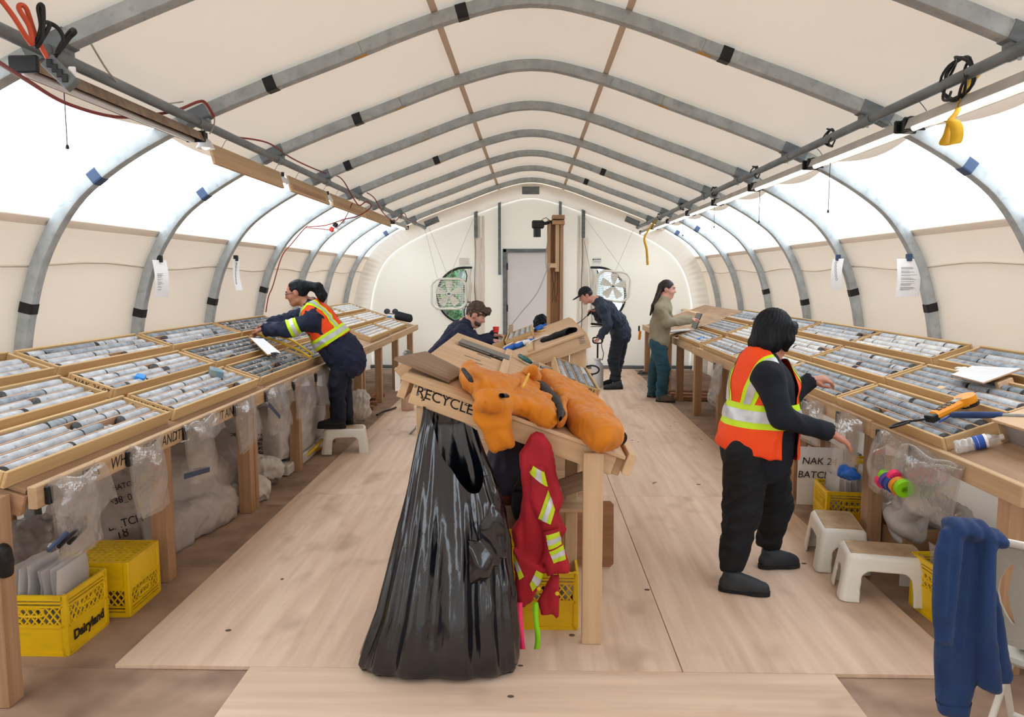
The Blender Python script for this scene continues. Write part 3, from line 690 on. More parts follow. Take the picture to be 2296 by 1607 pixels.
for side in (-1, 1):
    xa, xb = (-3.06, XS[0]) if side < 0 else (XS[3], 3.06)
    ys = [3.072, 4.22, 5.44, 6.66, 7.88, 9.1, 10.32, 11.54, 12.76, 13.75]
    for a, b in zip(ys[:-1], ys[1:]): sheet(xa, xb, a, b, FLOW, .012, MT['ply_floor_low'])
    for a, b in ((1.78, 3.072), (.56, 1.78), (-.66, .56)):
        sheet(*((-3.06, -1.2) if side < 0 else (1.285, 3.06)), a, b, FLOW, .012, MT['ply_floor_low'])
# knots / screw heads scattered over the aisle sheets
kn = random.Random(5)
kmesh = MB().lathe([(.0, 0), (.013, 0), (.013, .0012), (.0, .0014)], 8).mesh('floor_knot'); kmesh.materials.append(MT['knot'])
for k in range(64):
    x, y = kn.uniform(-1.75, 1.82), 2.0 + 7 * kn.random() ** 1.5
    if y < 3.06 and abs(x) > 1.15: continue
    o = bpy.data.objects.new('floor_knot', kmesh); link(o, floor); o.matrix_basis = Matrix.Translation((x, y, 0)) @ Matrix.Diagonal((kn.uniform(.6, 1.5), kn.uniform(.5, 1.0), 1, 1))

# outdoors, as far as the round windows show it
tag(MB().add([(-30, 14.2, -.25), (30, 14.2, -.25), (30, 24, -.1), (-30, 24, -.1), (30, 60, 9), (-30, 60, 9)], [(0, 1, 2, 3), (3, 2, 4, 5)]).build('outdoor_ground', MT['grass']), kind='structure')
def bush(c, r, n, seed, label):
    r_ = random.Random(seed); mb = MB()
    for k in range(n):
        d = Vector((r_.gauss(0, 1), r_.gauss(0, 1), r_.gauss(0, 1))).normalized(); p = Vector(c) + Vector((d.x * r[0], d.y * r[1], d.z * r[2])) * r_.uniform(.72, 1.05)
        if p.z < -.18: continue
        q = Quaternion((r_.random(), r_.gauss(0, 1), r_.gauss(0, 1), r_.gauss(0, 1))).normalized().to_matrix().to_4x4(); s = r_.uniform(.07, .13)
        mb.add([p + q @ Vector(v) * s for v in ((-1, 0, 0), (0, -.45, .1), (1, 0, 0), (0, .45, .1))], [(0, 1, 2), (0, 2, 3)])
    t = thing('shrub', label, 'shrub', (c[0], c[1], -.2), 'shrubs outside the end wall')
    o = mb.build('foliage', MT['leaf']); o['kind'] = 'stuff'; setin(o, t)
    for k in range(3): setin(MB().cyl((c[0] + .1 * k, c[1], -.2), (c[0] + .2 * k - .2, c[1], c[2]), .03, 8, .015).build('stem', MT['wood_leg']), t)
for k, (x, y, z, rx, rz) in enumerate(((-2.6, 19.5, 1.3, 1.0, 1.6), (-.5, 22, 1.6, 1.0, 1.9), (-4.8, 22, 1.4, 1.1, 1.7))):
    bush((x, y, z), (rx, .9, rz), 5200, 40 + k, ('dense green shrub seen straight through the half-round window', 'tall green shrub outside behind the door', 'green shrub outside beyond the window fan')[k])
sh = thing('site_cabin', 'pale blue cabin wall standing outside the end wall', 'cabin', (2.6, 19.5, -.2))
setin(MB().box((2.6, 19.5, 1.2), (3.2, 1.8, 2.8), bev=.01).build('cabin_wall', MT['bluish_wall']), sh)
for k in range(10): setin(MB().box((1.16 + .32 * k, 18.585, 1.2), (.03, .02, 2.78)).build('cladding_rib', MT['white_plastic']), sh)

# ------------------------------------------------------------------ steel arches, purlins, lamps, cords
def rrect(a, b, r=.012, n=2):
    out = []
    for cx, cy, s0 in ((a / 2 - r, b / 2 - r, 0), (-a / 2 + r, b / 2 - r, 90), (-a / 2 + r, -b / 2 + r, 180), (a / 2 - r, -b / 2 + r, 270)):
        for k in range(n + 1):
            t = math.radians(s0 + 90 * k / n); out.append((cx + r * math.cos(t), cy + r * math.sin(t)))
    return out
cumP = [0]
for a, b in zip(PROF[:-1], PROF[1:]): cumP.append(cumP[-1] + (b - a).length)
LEN = cumP[-1]
def pat(s):
    """point, outward normal at arc length s on the arch"""
    i = min(max(0, int(np.searchsorted(cumP, s)) - 1), len(PROF) - 2); f = (s - cumP[i]) / (cumP[i + 1] - cumP[i])
    return PROF[i].lerp(PROF[i + 1], f), NRM[i][0].lerp(NRM[i + 1][0], f).normalized()
def arc_piece(s0, s1, w, d, y, n=40):
    pts, fr = [], []
    for k in range(n + 1):
        p, nn = pat(s0 + (s1 - s0) * k / n); pts.append((p.x, y, p.z)); fr.append((nn, Vector((0, 1, 0))))
    return MB().sweep(pts, fr, rrect(w, d))
def s_at(x, z_up=True):
    """arc length where the arch passes x (upper branch)"""
    best = min(range(len(PROF)), key=lambda k: abs(PROF[k].x - x) + (0 if PROF[k].z > 1.3 else 5)); return cumP[best]
def s_z(z, side):
    ks = range(MID) if side < 0 else range(MID, len(PROF)); return cumP[min(ks, key=lambda k: abs(PROF[k].z - z))]
SJ = [s_at(-1.0), s_at(1.0)]
TAPE = {1: [('x', -.52), ('x', 1.08), ('x', -.0 - 1.55 * 0 - .40)], }
arch_desc = ['galvanised steel arch with its crown above the picture, next to the tied-up cords',
             'galvanised steel arch standing by the wall sheet hung over the nearest core boxes',
             'galvanised steel arch carrying the printed text sheet',
             'galvanised steel arch carrying the sheet of round diagrams',
             'galvanised steel arch with the red cord tied along its leg',
             'galvanised steel arch passing above the clipboard woman\'s head',
             'galvanised steel arch standing second from the end wall',
             'galvanised steel arch standing nearest the end wall']
BANDS = {0: [], 1: [(None, 'L', 1.47, 'tape_black'), (None, 'L', 2.24, 'tape_blue'), (-1.53, None, 0, 'tape_black'), (-.40, None, 0, 'tape_black'), (1.08, None, 0, 'tape_black'), (None, 'R', 2.28, 'tape_blue')],
         2: [(None, 'L', 1.4, 'tape_black'), (None, 'L', 2.28, 'tape_blue'), (-1.27, None, 0, 'tape_black'), (None, 'R', 1.45, 'tape_black')],
         3: [(None, 'L', 1.42, 'tape_black'), (-1.72, None, 0, 'tape_black'), (None, 'R', 1.5, 'tape_black')],
         4: [(None, 'L', 1.5, 'tape_black'), (-1.05, None, 0, 'tape_black'), (None, 'R', 1.4, 'tape_black')],
         5: [(.92, None, 0, 'tape_black'), (None, 'R', 1.48, 'tape_black')],
         6: [(.78, None, 0, 'tape_black'), (None, 'R', 2.36, 'tape_blue')],
         7: [(None, 'L', 2.38, 'tape_blue'), (None, 'R', 2.38, 'tape_blue')]}
for k, y in enumerate(ARCHY):
    t = thing('arch_frame', arch_desc[k], 'arch frame', (0, y, 0), 'steel arches holding up the shelter')
    def inn(o, t=t): return setin(o, t)
    segs = [(0, SJ[0]), (SJ[0] + .002, SJ[1] - .002), (SJ[1], LEN)]
    for a, b in segs:
        o = inn(arc_piece(a, b, .076, .076, y, 60).build('arch_tube', MT['steel'])); crease(o, 35)
    for s, sg in ((SJ[0], -1), (SJ[1], 1)):
        inn(arc_piece(s - .02 if sg > 0 else s - .06, s + .06 if sg > 0 else s + .02, .0785, .055, y, 3).build('size_mark', MT['yellow_mark']))
    for sd in (-1, 1):
        s = s_at(sd * 1.95); o = inn(arc_piece(s - .09, s + .09, .084, .084, y, 6).build('purlin_sleeve', MT['steel_dark']))
    for x, sd, z, mt in BANDS[k]:
        s = s_at(x) if x is not None else s_z(z, -1 if sd == 'L' else 1)
        inn(arc_piece(s - .032, s + .032, .081, .081, y, 4).build('tape_band', MT[mt]))
    for sd in (-1, 1):
        inn(MB().box((sd * 3.06, y, FLOW + .012), (.16, .16, .02), bev=.004).build('foot_plate', MT['steel_dark']))
# purlins: tube runs joined by sleeves
for sd in (-1, 1):
    p, nn = pat(s_at(sd * 1.9)); c = p - nn * .075
    t = thing('purlin', ('long grey roof tube under the arches beside the sagging red cord' if sd < 0 else 'long grey roof tube under the arches above the lit tube lamps'), 'roof tube', (c.x, 0, c.z), 'roof tubes')
    ys = [-.5] + [y - .12 for y in ARCHY] + [13.5]
    for a, b in zip(ys[:-1], ys[1:]):
        o = MB().cyl((c.x, a, c.z), (c.x, b + .10, c.z), .026, 14).build('tube', MT['steel_dark'], smooth=False); crease(o, 50); setin(o, t)
        o = MB().cyl((c.x, b - .02, c.z), (c.x, b + .12, c.z), .031, 14).build('tube_sleeve', MT['steel_dark']); crease(o, 50); setin(o, t)
        setin(MB().cyl((c.x, b + .05, c.z - .04), (c.x, b + .05, c.z - .028), .008, 6).build('bolt', MT['steel']), t)
    for y in ARCHY: setin(MB().box(p - nn * .05 + V(0, y, 0), (.05, .06, .05), bev=.004).build('saddle', MT['steel_dark']), t)
    PUR = (c.x, c.z) if sd > 0 else None
    if sd < 0: PURL = (c.x, c.z)
PURR = PUR
def tube_lamp(y0, y1, x, z, label, group, lit='tube_on', body='lamp_white', wire=True, board_behind=False, tilt=0):
    t = thing('tube_lamp', label, 'lamp', (x, (y0 + y1) / 2, z), group)
    L = y1 - y0; mid = (y0 + y1) / 2; sd = 1 if x > 0 else -1
    # trough housing
    sect = [(-.055, -.015), (-.035, .035), (.035, .035), (.055, -.015), (.048, -.015), (.030, .027), (-.030, .027), (-.048, -.015)]
    o = MB().sweep([(x, y0, z), (x, y1, z)], [((1, 0, 0), (0, 0, 1))] * 2, sect).build('housing', MT[body]); setin(o, t)
    for y in (y0 - .01, y1 + .01): setin(MB().box((x, y, z + .012), (.115, .02, .065), bev=.006).build('end_cap', MT['black']), t)
    o = MB().cyl((x - .012, y0 + .01, z - .012), (x - .012, y1 - .01, z - .012), .015, 10).build('tube', MT[lit], smooth=True); setin(o, t)
    if wire:
        for y in (y0 + .12, y1 - .12):
            c = PURR if x > 0 else PURL
            setin(MB().tube([(x, y, z + .035), (x + (c[0] - x) * .4, y + .01, z + .07), (c[0], y, c[1] - .02)], .0025, 5).build('hanging_wire', MT['steel_dark']), t)
    return t
for k in range(8):
    y0 = 2.75 + 1.335 * k; yy = y0 + 1.22
    if k == 0: lab = 'lit tube lamp hung beside the yellow strap'
    else: lab = ('lit tube lamp under the roof tube, first from the tied yellow strap', 'lit tube lamp under the roof tube, second from the yellow strap loop', 'lit tube lamp under the roof tube, third from the yellow strap loop', 'lit tube lamp under the roof tube, fourth from the yellow strap loop', 'lit tube lamp under the roof tube, fifth from the yellow strap loop', 'lit tube lamp under the roof tube, second from the end wall', 'lit tube lamp hung at the end wall by the yellow ribbon')[k - 1]
    tube_lamp(y0, yy, PURR[0] + .05, PURR[1] - .115, lab, 'tube lamps along the roof tube')
# pull cords of the lamps
def pull(p, L, label):
    t = thing('pull_cord', label, 'pull cord', p, 'lamp pull cords')
    setin(MB().cyl(p, (p[0], p[1], p[2] - L), .0022, 5).build('cord', MT['cord_black']), t)
    setin(MB().lathe([(.002, 0), (.008, .002), (.006, .016), (.002, .02)], 8, Matrix.Translation((p[0], p[1], p[2] - L - .015))).build('cord_knob', MT['black']), t)
for px, L_, lab in ((1860, .32, 'second'), (1705, .28, 'third'), (1604, .22, 'fourth'), (1534, .22, 'fifth')):
    _x = PURR[0] + .035; _y = onX(px, 400, _x).y; pull((_x, _y, PURR[1] - .125), L_, 'thin dark pull cord under the %s lamp counted from the yellow strap' % lab)
pull(tuple(onY(141, 165, 3.3)), .30, 'beaded pull cord with a dark knob under the brown lamp housing')
# the other side: dusty housings and boards
lx, lz = PURL[0] - .07, PURL[1] - .12
LX, LZ = PURL[0] - .045, PURL[1] - .08
tube_lamp(1.5, 2.62, LX - .05, LZ + .02, 'dusty tube lamp with the orange cord, out beyond the power strip', 'dusty tube lamps', body='lamp_brown')
tube_lamp(2.95, 4.42, LX, LZ, 'long dusty brown tube lamp behind the power strip', 'dusty tube lamps', body='lamp_brown', lit='tube_off')
def flood(p, label):
    t = thing('clamp_lamp', label, 'lamp', p, 'small clamp lamps')
    p = Vector(p); m = Matrix.Translation(p)
    o = MB().lathe([(.018, .05), (.03, .04), (.055, -.005), (.05, -.005), (.02, .03)], 14, m).build('shade', MT['tube_off']); setin(o, t); o.data.shade_smooth()
    setin(MB().lathe([(.004, -.012), (.022, -.004), (.026, .012), (.016, .035)], 12, m).build('bulb', MT['tube_warm'], smooth=True), t)
    setin(MB().cyl(p + V(0, 0, .04), p + V(.0, 0, .085), .014, 10).build('socket', MT['black']), t)
flood((LX, 4.56, LZ - .03), 'round clamp lamp at the end of the long brown housing')
flood((lx - .02, 6.1, lz - .01), 'round clamp lamp between two hanging boards')
flood((lx - .02, 7.45, lz - .01), 'round clamp lamp beyond the bark-edged board')
for a, b, mt, lab in ((4.7, 6.0, 'wood_old', 'plain grey board hung on edge below the roof tube'), (6.2, 7.36, 'wood_old', 'board with flaking brown face hung below the roof tube'), (7.5, 8.95, 'wood_old', 'brown-flecked board hung behind the looping red cord'), (9.0, 10.6, 'wood_old', 'grey board hung under the red cord loops')):
    t = thing('hanging_board', lab, 'board', (lx, (a + b) / 2, lz), 'boards hung along the roof tube')
    o = board('plank', (lx, a, lz - .0), (lx, b, lz - .0), .13, .02, MT[mt], up=(1, 0, .25)); setin(o, t)
    if 6 < a < 9: setin(board('bark_strip', (lx + .014, a + .05, lz - .02), (lx + .014, b - .12, lz - .02), .05, .006, MT['wood_leg'], up=(1, 0, .25)), t)
    for y in (a + .15, b - .15): setin(MB().tube([(lx, y, lz + .05), (lx + .03, y, lz + .10), (PURL[0], y, PURL[1])], .0025, 5).build('hanging_wire', MT['cord_white']), t)
tube_lamp(10.7, 11.9, lx, lz, 'lit warm tube lamp near the end wall above the red cords', 'dusty tube lamps', lit='tube_warm')
# power strip hung on its cords
ps = thing('power_strip', 'grey dusty power strip dangling from an orange cord', 'power strip', tuple(onY(140, 160, 2.78)))
a, b = onY(108, 137, 2.80), onY(165, 192, 2.80)
o = board('strip_body', a, b, .055, .04, MT['steel_dark'], up=(0, -1, .3)); setin(o, ps)
for k in range(4): setin(MB().box(a.lerp(b, .2 + .2 * k) + V(0, -.022, .004), (.022, .006, .03), bev=.002).build('outlet', MT['black']), ps)
setin(MB().box(onY(162, 165, 2.80), (.028, .01, .05), bev=.004).build('paper_tag', MT['paper']), ps)
def cord(name, pts, r, mt, label, group=None, n=10):
    P = spline(pts, n); o = MB().tube(P, r, 7).build(name, MT[mt], smooth=True); return tag(o, label, 'cord', group)
q = lambda x, y, Y: onY(x, y, Y)
cord('extension_cord', [q(-30, -40, 2.6), q(25, 30, 2.62), q(60, 85, 2.68), q(72, 97, 2.72), q(66, 60, 2.72), q(42, 18, 2.72), q(58, 18, 2.74), q(80, 80, 2.76), q(108, 132, 2.79)], .009, 'cord_orange', 'thick orange cord looped over the roof tube into the power strip')
cord('extension_cord', [q(80, 100, 2.74), q(92, 60, 2.74), q(86, 18, 2.74), q(96, 16, 2.74), q(95, 80, 2.74), q(82, 105, 2.74), q(110, 60, 2.76), q(104, 50, 2.78), q(128, 62, 2.8), q(142, 90, 2.82), q(128, 120, 2.82), q(155, 85, 2.84), q(168, 72, 2.84), q(160, 68, 2.86), q(138, 98, 2.86), q(124, 126, 2.82)], .008, 'cord_black', 'black cord coiled round the roof tube above the power strip')
cord('extension_cord', [q(-40, 115, 2.4), q(60, 180, 2.9), q(150, 232, 3.3), q(260, 262, 3.7), q(350, 256, 4.0), q(400, 246, 4.2), q(445, 228, 4.35), q(462, 232, 4.38), q(480, 262, 4.42)], .008, 'cord_red', 'dark red cord sagging in front of the white window strip')
cord('extension_cord', [q(205, 100, 3.1), q(250, 170, 3.4), q(300, 215, 3.7), q(360, 232, 4.0), q(410, 228, 4.3)], .004, 'cord_white', 'thin grey cord draped over the brown lamp housing')
cord('extension_cord', [q(455, 232, 4.4), q(478, 255, 4.42), q(480, 280, 4.45), q(470, 300, 4.5)], .004, 'cord_white', 'thin pale cord hanging at the end of the brown lamp')
cord('extension_cord', [V(PURL[0], 4.95, PURL[1] + .02), q(600, 320, 5.4), q(650, 352, 6.0), q(690, 372, 6.5), q(730, 388, 7.1), q(765, 400, 7.6), q(790, 440, 7.9), q(805, 460, 8.0), q(822, 452, 8.1), q(832, 460, 8.2), q(826, 470, 8.2), q(800, 485, 8.2), q(770, 492, 8.2), q(730, 505, 8.3), q(695, 508, 8.4), q(685, 510, 8.42), q(655, 545, 8.42), q(632, 575, 8.42), q(612, 640, 8.42), q(602, 665, 8.42), q(596, 700, 8.42)], .006, 'cord_red', 'long red cord running along the roof tube and down a steel arch')
cord('extension_cord', [q(823, 432, 8.3), q(840, 445, 8.6), q(860, 478, 9.0), q(885, 495, 9.6), q(905, 478, 10.2), q(915, 492, 10.8), q(935, 500, 11.6)], .006, 'cord_red', 'red cord looping along the roof tube towards the end wall')
cord('extension_cord', [q(685, 510, 8.42), q(720, 513, 8.35), q(745, 514, 8.3), q(770, 495, 8.25), q(790, 455, 8.2)], .005, 'cord_red', 'short red cord strung up to a plug bundle')
pb = thing('plug_bundle', 'red and white plug bundle hanging in front of the window strip', 'plug', tuple(q(750, 512, 8.3)))
c = q(750, 512, 8.3)
for d, mt in ((V(-.03, 0, -.01), 'red_plastic'), (V(.02, 0, -.015), 'paper'), (V(.01, 0, .04), 'black'), (V(.09, 0, .08), 'paper')): setin(MB().box(c + d, (.05, .04, .05), Matrix.Rotation(.6, 3, 'Y').to_4x4(), bev=.01).build('plug', MT[mt]), pb)
# black coils of lamp lead on the right-hand tube
for k, (px, py, Y) in enumerate(((2145, 175, 3.55), (1862, 298, 4.95), (1695, 385, 6.25), (1602, 430, 7.6), (1530, 458, 8.95), (1480, 480, 10.3))):
    c = V(PURR[0], onX(px, py, PURR[0]).y, PURR[1] + .0); r = (.10, .06, .055, .05, .05, .05)[k]; rr = random.Random(k); P = []
    for j in range(34 if k == 0 else 22):
        a = j * .75; P.append(c + V(rr.uniform(-.01, .01) + .02 * math.sin(j), r * 1.1 * math.cos(a) * (1 + .2 * math.sin(j * 1.7)), r * .9 * math.sin(a)) + V(.012 * math.sin(j * 2.1), 0, 0))
    o = MB().tube(spline(P, 4), .0065 if k == 0 else .005, 6).build('lead_coil', MT['cord_black'], smooth=True)
    tag(o, ('big black coil of cable tied beside the yellow strap', 'black cable coil by the second lamp', 'black cable coil by the third lamp', 'black cable coil by the fourth lamp', 'black cable coil by the fifth lamp', 'black cable coil nearest the end wall')[k], 'cable', 'coiled lamp leads')
    bx = MB().box(V(PURR[0] + .05, 2.75 + 1.335 * (k + 1) - .055, PURR[1] - .10), (.06, .10, .075), bev=.012).build('plug_block', MT['black']); tag(bx, ('large black adapter block under the big cable coil', 'black adapter block by the second lamp', 'black adapter block by the third lamp', 'black adapter block by the fourth lamp', 'black adapter block by the fifth lamp', 'black adapter block nearest the end wall')[k], 'adapter', 'lamp adapter blocks')
# yellow webbing strap and ribbon
def ribbon(pts, w, wd, mt, name, label, cat, tw=None, n=8):
    P = spline(pts, n); mb = MB(); N_ = len(P)
    for i, p in enumerate(P):
        f = i / (N_ - 1); d = Vector(wd); 
        if tw: d = Quaternion((0, 0, 1), tw * math.sin(f * 6)) @ d
        t = (P[min(i + 1, N_ - 1)] - P[max(i - 1, 0)]).normalized(); nn = t.cross(d).normalized() * .0015
        mb.v += [tuple(p + d * w / 2 + nn), tuple(p - d * w / 2 + nn), tuple(p - d * w / 2 - nn), tuple(p + d * w / 2 - nn)]
    for i in range(N_ - 1):
        for k in range(4): mb.f.append((i * 4 + k, i * 4 + (k + 1) % 4, i * 4 + 4 + (k + 1) % 4, i * 4 + 4 + k))
    mb.f += [(0, 1, 2, 3), tuple((N_ - 1) * 4 + k for k in range(4))]
    o = mb.build(name, MT[mt], smooth=True); return tag(o, label, cat)
ribbon([q(2188, 168, 3.5), q(2172, 190, 3.5), q(2160, 220, 3.5), q(2146, 250, 3.5), q(2133, 268, 3.5), q(2125, 300, 3.5), q(2118, 319, 3.5), q(2128, 323, 3.46), q(2142, 320, 3.44), q(2146, 295, 3.45), q(2140, 276, 3.47), q(2130, 270, 3.5)], .05, (1, .1, .15), 'strap', 'webbing_strap', 'worn yellow webbing strap hanging in a loop from the roof tube', 'strap', tw=.5)
ribbon([V(PURR[0], 11.6, PURR[1] - .02), q(1446, 530, 11.6), q(1450, 560, 11.6), q(1452, 594, 11.6)], .035, (1, 0, 0), 'strap', 'yellow_ribbon', 'thin yellow ribbon hanging at the end of the tube lamps', 'ribbon', tw=.3)

# ------------------------------------------------------------------ tilted benches along both sides
SL = .345; TH = math.atan(SL)
def ztop(ax): return .826 + SL * (ax - 2.0)          # top of the bench plywood at |x|
def bench(sd, y0, y1, legs, joints, label, mid_sheets, name='core_bench'):
    t = thing(name, label, 'bench', (sd * 2.0, (y0 + y1) / 2, FLOW), 'tilted benches')
    up = V(-sd * math.sin(TH), 0, math.cos(TH)); ux = V(sd * math.cos(TH), 0, math.sin(TH))
    js = [y0] + joints + [y1]
    for k, (a, b) in enumerate(zip(js[:-1], js[1:])):
        z = .79 + (.006 if k % 2 else 0)
        setin(board('front_beam', (sd * 1.969, a + .002, z), (sd * 1.969, b - .002, z), .038, .092, MT['wood_old'], bev=.004), t)
        setin(board('back_beam', (sd * 3.0, a + .002, ztop(3.0) - .075), (sd * 3.0, b - .002, ztop(3.0) - .075), .038, .09, MT['wood_old']), t)
    ys = [y0] + mid_sheets + [y1]
    for a, b in zip(ys[:-1], ys[1:]):
        w = 1.035 / math.cos(TH); c = V(sd * 2.5075, (a + b) / 2, ztop(2.5075)) - up * .009
        m = Matrix((V(0, 1, 0), V(0, 1, 0).cross(-up) * 1, up)).transposed()
        m = Matrix((ux, up.cross(ux), up)).transposed().to_4x4(); m.translation = c
        setin(MB().box((0, 0, 0), (w, b - a - .004, .018), bev=.002).build('plywood_top', MT['ply_bench'], m=m), t)
    for y in legs:
        zt = ztop(2.035) - .02
        setin(board('leg', (sd * (2.08 if y == 2.8 else 2.034), y, FLOW), (sd * (2.08 if y == 2.8 else 2.034), y, zt), .089, .089, MT['wood_leg'], up=(0, 1, 0)), t)
        setin(board('leg', (sd * 2.93, y + .03, FLOW), (sd * 2.93, y + .03, ztop(2.93) - .022), .089, .038, MT['wood_leg'], up=(0, 1, 0)), t)
        a = V(sd * 2.0, y + .075, ztop(2.0) - .066); b = V(sd * 2.97, y + .075, ztop(2.97) - .066)
        setin(board('rafter', a, b, .038, .085, MT['wood_leg'], up=up), t)
    return t
bL = bench(-1, 2.87, 13.1, [2.80, 4.03, 5.27, 6.42, 7.62, 8.85, 10.05, 11.3, 12.7], [5.58, 8.1, 10.55], 'long tilted timber bench lettered along its front beam', [5.3, 7.74, 10.2])
for y in (5.36, 9.0): setin(board('leg', (-2.034, y, FLOW), (-2.034, y, ztop(2.03) - .02), .089, .06, MT['wood_leg'], up=(0, 1, 0)), bL)
bR = bench(1, 2.98, 10.5, [3.15, 4.45, 5.7, 6.85, 8.05, 9.2, 10.3], [4.33, 6.77, 9.2], 'long tilted timber bench carrying the water bottle', [5.42, 7.86])
bF = bench(1, 10.8, 13.28, [11.2, 13.2], [], 'bare-topped tilted bench in the corner behind the open laptop', [12.2])
setin(board('top_batten', onPl(1520, 690, (2.0, 0, .83), (-SL, 0, 1)), onPl(1565, 702, (2.0, 0, .83), (-SL, 0, 1)), .05, .012, MT['wood_new'], up=(-.33, 0, .94)), bF)
for w, y in (("IT IS", 3.24), ("WHAT", 3.52), ("IT IS", 3.76), ("AND", 3.98), ("IT AIN'T", 4.19), ("WHAT", 4.5), ("IT AIN'T.", 4.79)):
    lettering(w, (-1.9494, y, .79), (0, 1, 0), (0, 0, 1), .078, MT['ink'], bL, shear=.2)
for p in ():
    lettering("P S", (1.9895, onX(p[0], p[1], 1.99).y + .02, onX(p[0], p[1], 1.99).z), (0, -1, 0), (0, 0, 1), .05, MT['ink'], bR)

# core boxes: four channels of drill core each
BW, BH = .29, .07
_bm = {}
def box_meshes(L):
    if L in _bm: return _bm[L]
    d = {}
    d['bottom'] = MB().box((L / 2, BW / 2, .004), (L - .004, BW - .004, .008)).mesh('bottom')
    d['side_board'] = MB().box((0, 0, 0), (L, .016, BH), bev=.0025).mesh('side_board')
    d['end_board'] = MB().box((0, 0, 0), (BW - .034, .018, BH - .006), bev=.0025).mesh('end_board')
    d['divider'] = MB().box((0, 0, 0), (L - .038, .006, .045)).mesh('divider')
    for k, me in d.items(): me.materials.append(MT['wood_div'] if k == 'divider' else (MT['cardboard_dark'] if k == 'bottom' else MT['wood_box']))
    _bm[L] = d; return d
CHW = (BW - .032 - .018) / 4
def chy(c): return .016 + CHW * (c + .5) + .006 * c
R45 = Matrix.Rotation(math.pi / 2, 4, 'Z')
def make_box(m, L, label, group, written=None):
    t = thing('core_box', label, 'core box', (0, 0, 0), group); t.matrix_basis = m
    d = box_meshes(L)
    mk('bottom', d['bottom'], None, t)
    for y in (.008, BW - .008): mk('side_board', d['side_board'], None, t, Matrix.Translation((L / 2, y, BH / 2)))
    for x in (.009, L - .009): mk('end_board', d['end_board'], None, t, Matrix.Translation((x, BW / 2, BH / 2 - .002)) @ R45)
    for c in range(3): mk('divider', d['divider'], None, t, Matrix.Translation((L / 2, .016 + CHW * (c + 1) + .006 * c + .003, .0305)))
    if written:
        me = text_mesh(written, .045, shear=.1); o = mk('lettering', me, MT['ink'], t)
        o.matrix_basis = Matrix.Translation((-.0006, BW / 2, BH / 2)) @ Matrix(((0, 0, -1, 0), (-1, 0, 0, 0), (0, 1, 0, 0), (0, 0, 0, 1)))
    return t
_core = {}
def core_mesh(key, L, r, seed, mt, n=12):
    """a broken stick of core: tilted, uneven ends, slightly waved surface"""
    rr = random.Random(seed); mb = MB(); ns = max(3, int(L / .07)); rings = []
    e0, e1 = [(.95 if rr.random() < .22 else .25) for _ in '12']; t0 = (rr.uniform(-e0, e0), rr.uniform(-e0, e0)); t1 = (rr.uniform(-e1, e1), rr.uniform(-e1, e1)); e0, e1 = e0 * .5, e1 * .5
    for i in range(ns + 1):
        f = i / ns
        for k in range(n):
            a = 2 * math.pi * k / n; y, z = r * math.cos(a), r * math.sin(a); w = 1 + rr.uniform(-.022, .022); x = L * f
            if i == 0: x += max(0, (t0[0] * y + t0[1] * z) + r * e0) * .8 + rr.uniform(0, .002)
            if i == ns: x -= max(0, (t1[0] * y + t1[1] * z) + r * e1) * .8 + rr.uniform(0, .002)
            mb.v.append((x, y * w, z * w))
    for i in range(ns):
        for k in range(n): mb.f.append((i * n + k, i * n + (k + 1) % n, (i + 1) * n + (k + 1) % n, (i + 1) * n + k))
    mb.f += [tuple(range(n))[::-1], tuple(ns * n + k for k in range(n))]
    me = mb.mesh('drill_core'); me.materials.append(MT[mt]); me.materials.append(MT['core_break'])
    pl = me.polygons; me.shade_smooth(); pl[len(pl) - 1].material_index = 1; pl[len(pl) - 2].material_index = 1
    pl[len(pl) - 1].use_smooth = False; pl[len(pl) - 2].use_smooth = False
    return me
_frag = []
def frag_mesh(seed, mt):
    rr = random.Random(seed); bm = bmesh.new(); bmesh.ops.create_icosphere(bm, subdivisions=1, radius=.5)
    for v in bm.verts: v.co = Vector((v.co.x * rr.uniform(.7, 1.2), v.co.y * rr.uniform(.6, 1.1), v.co.z * rr.uniform(.5, .9)))
    me = bpy.data.meshes.new('rock_fragment'); bm.to_mesh(me); bm.free(); me.materials.append(MT[mt]); return me
FRAG = {mt: [frag_mesh(s, mt) for s in range(4)] for mt in ('core_light', 'core_mid', 'core_dark', 'core_white')}
NCORE = [0]
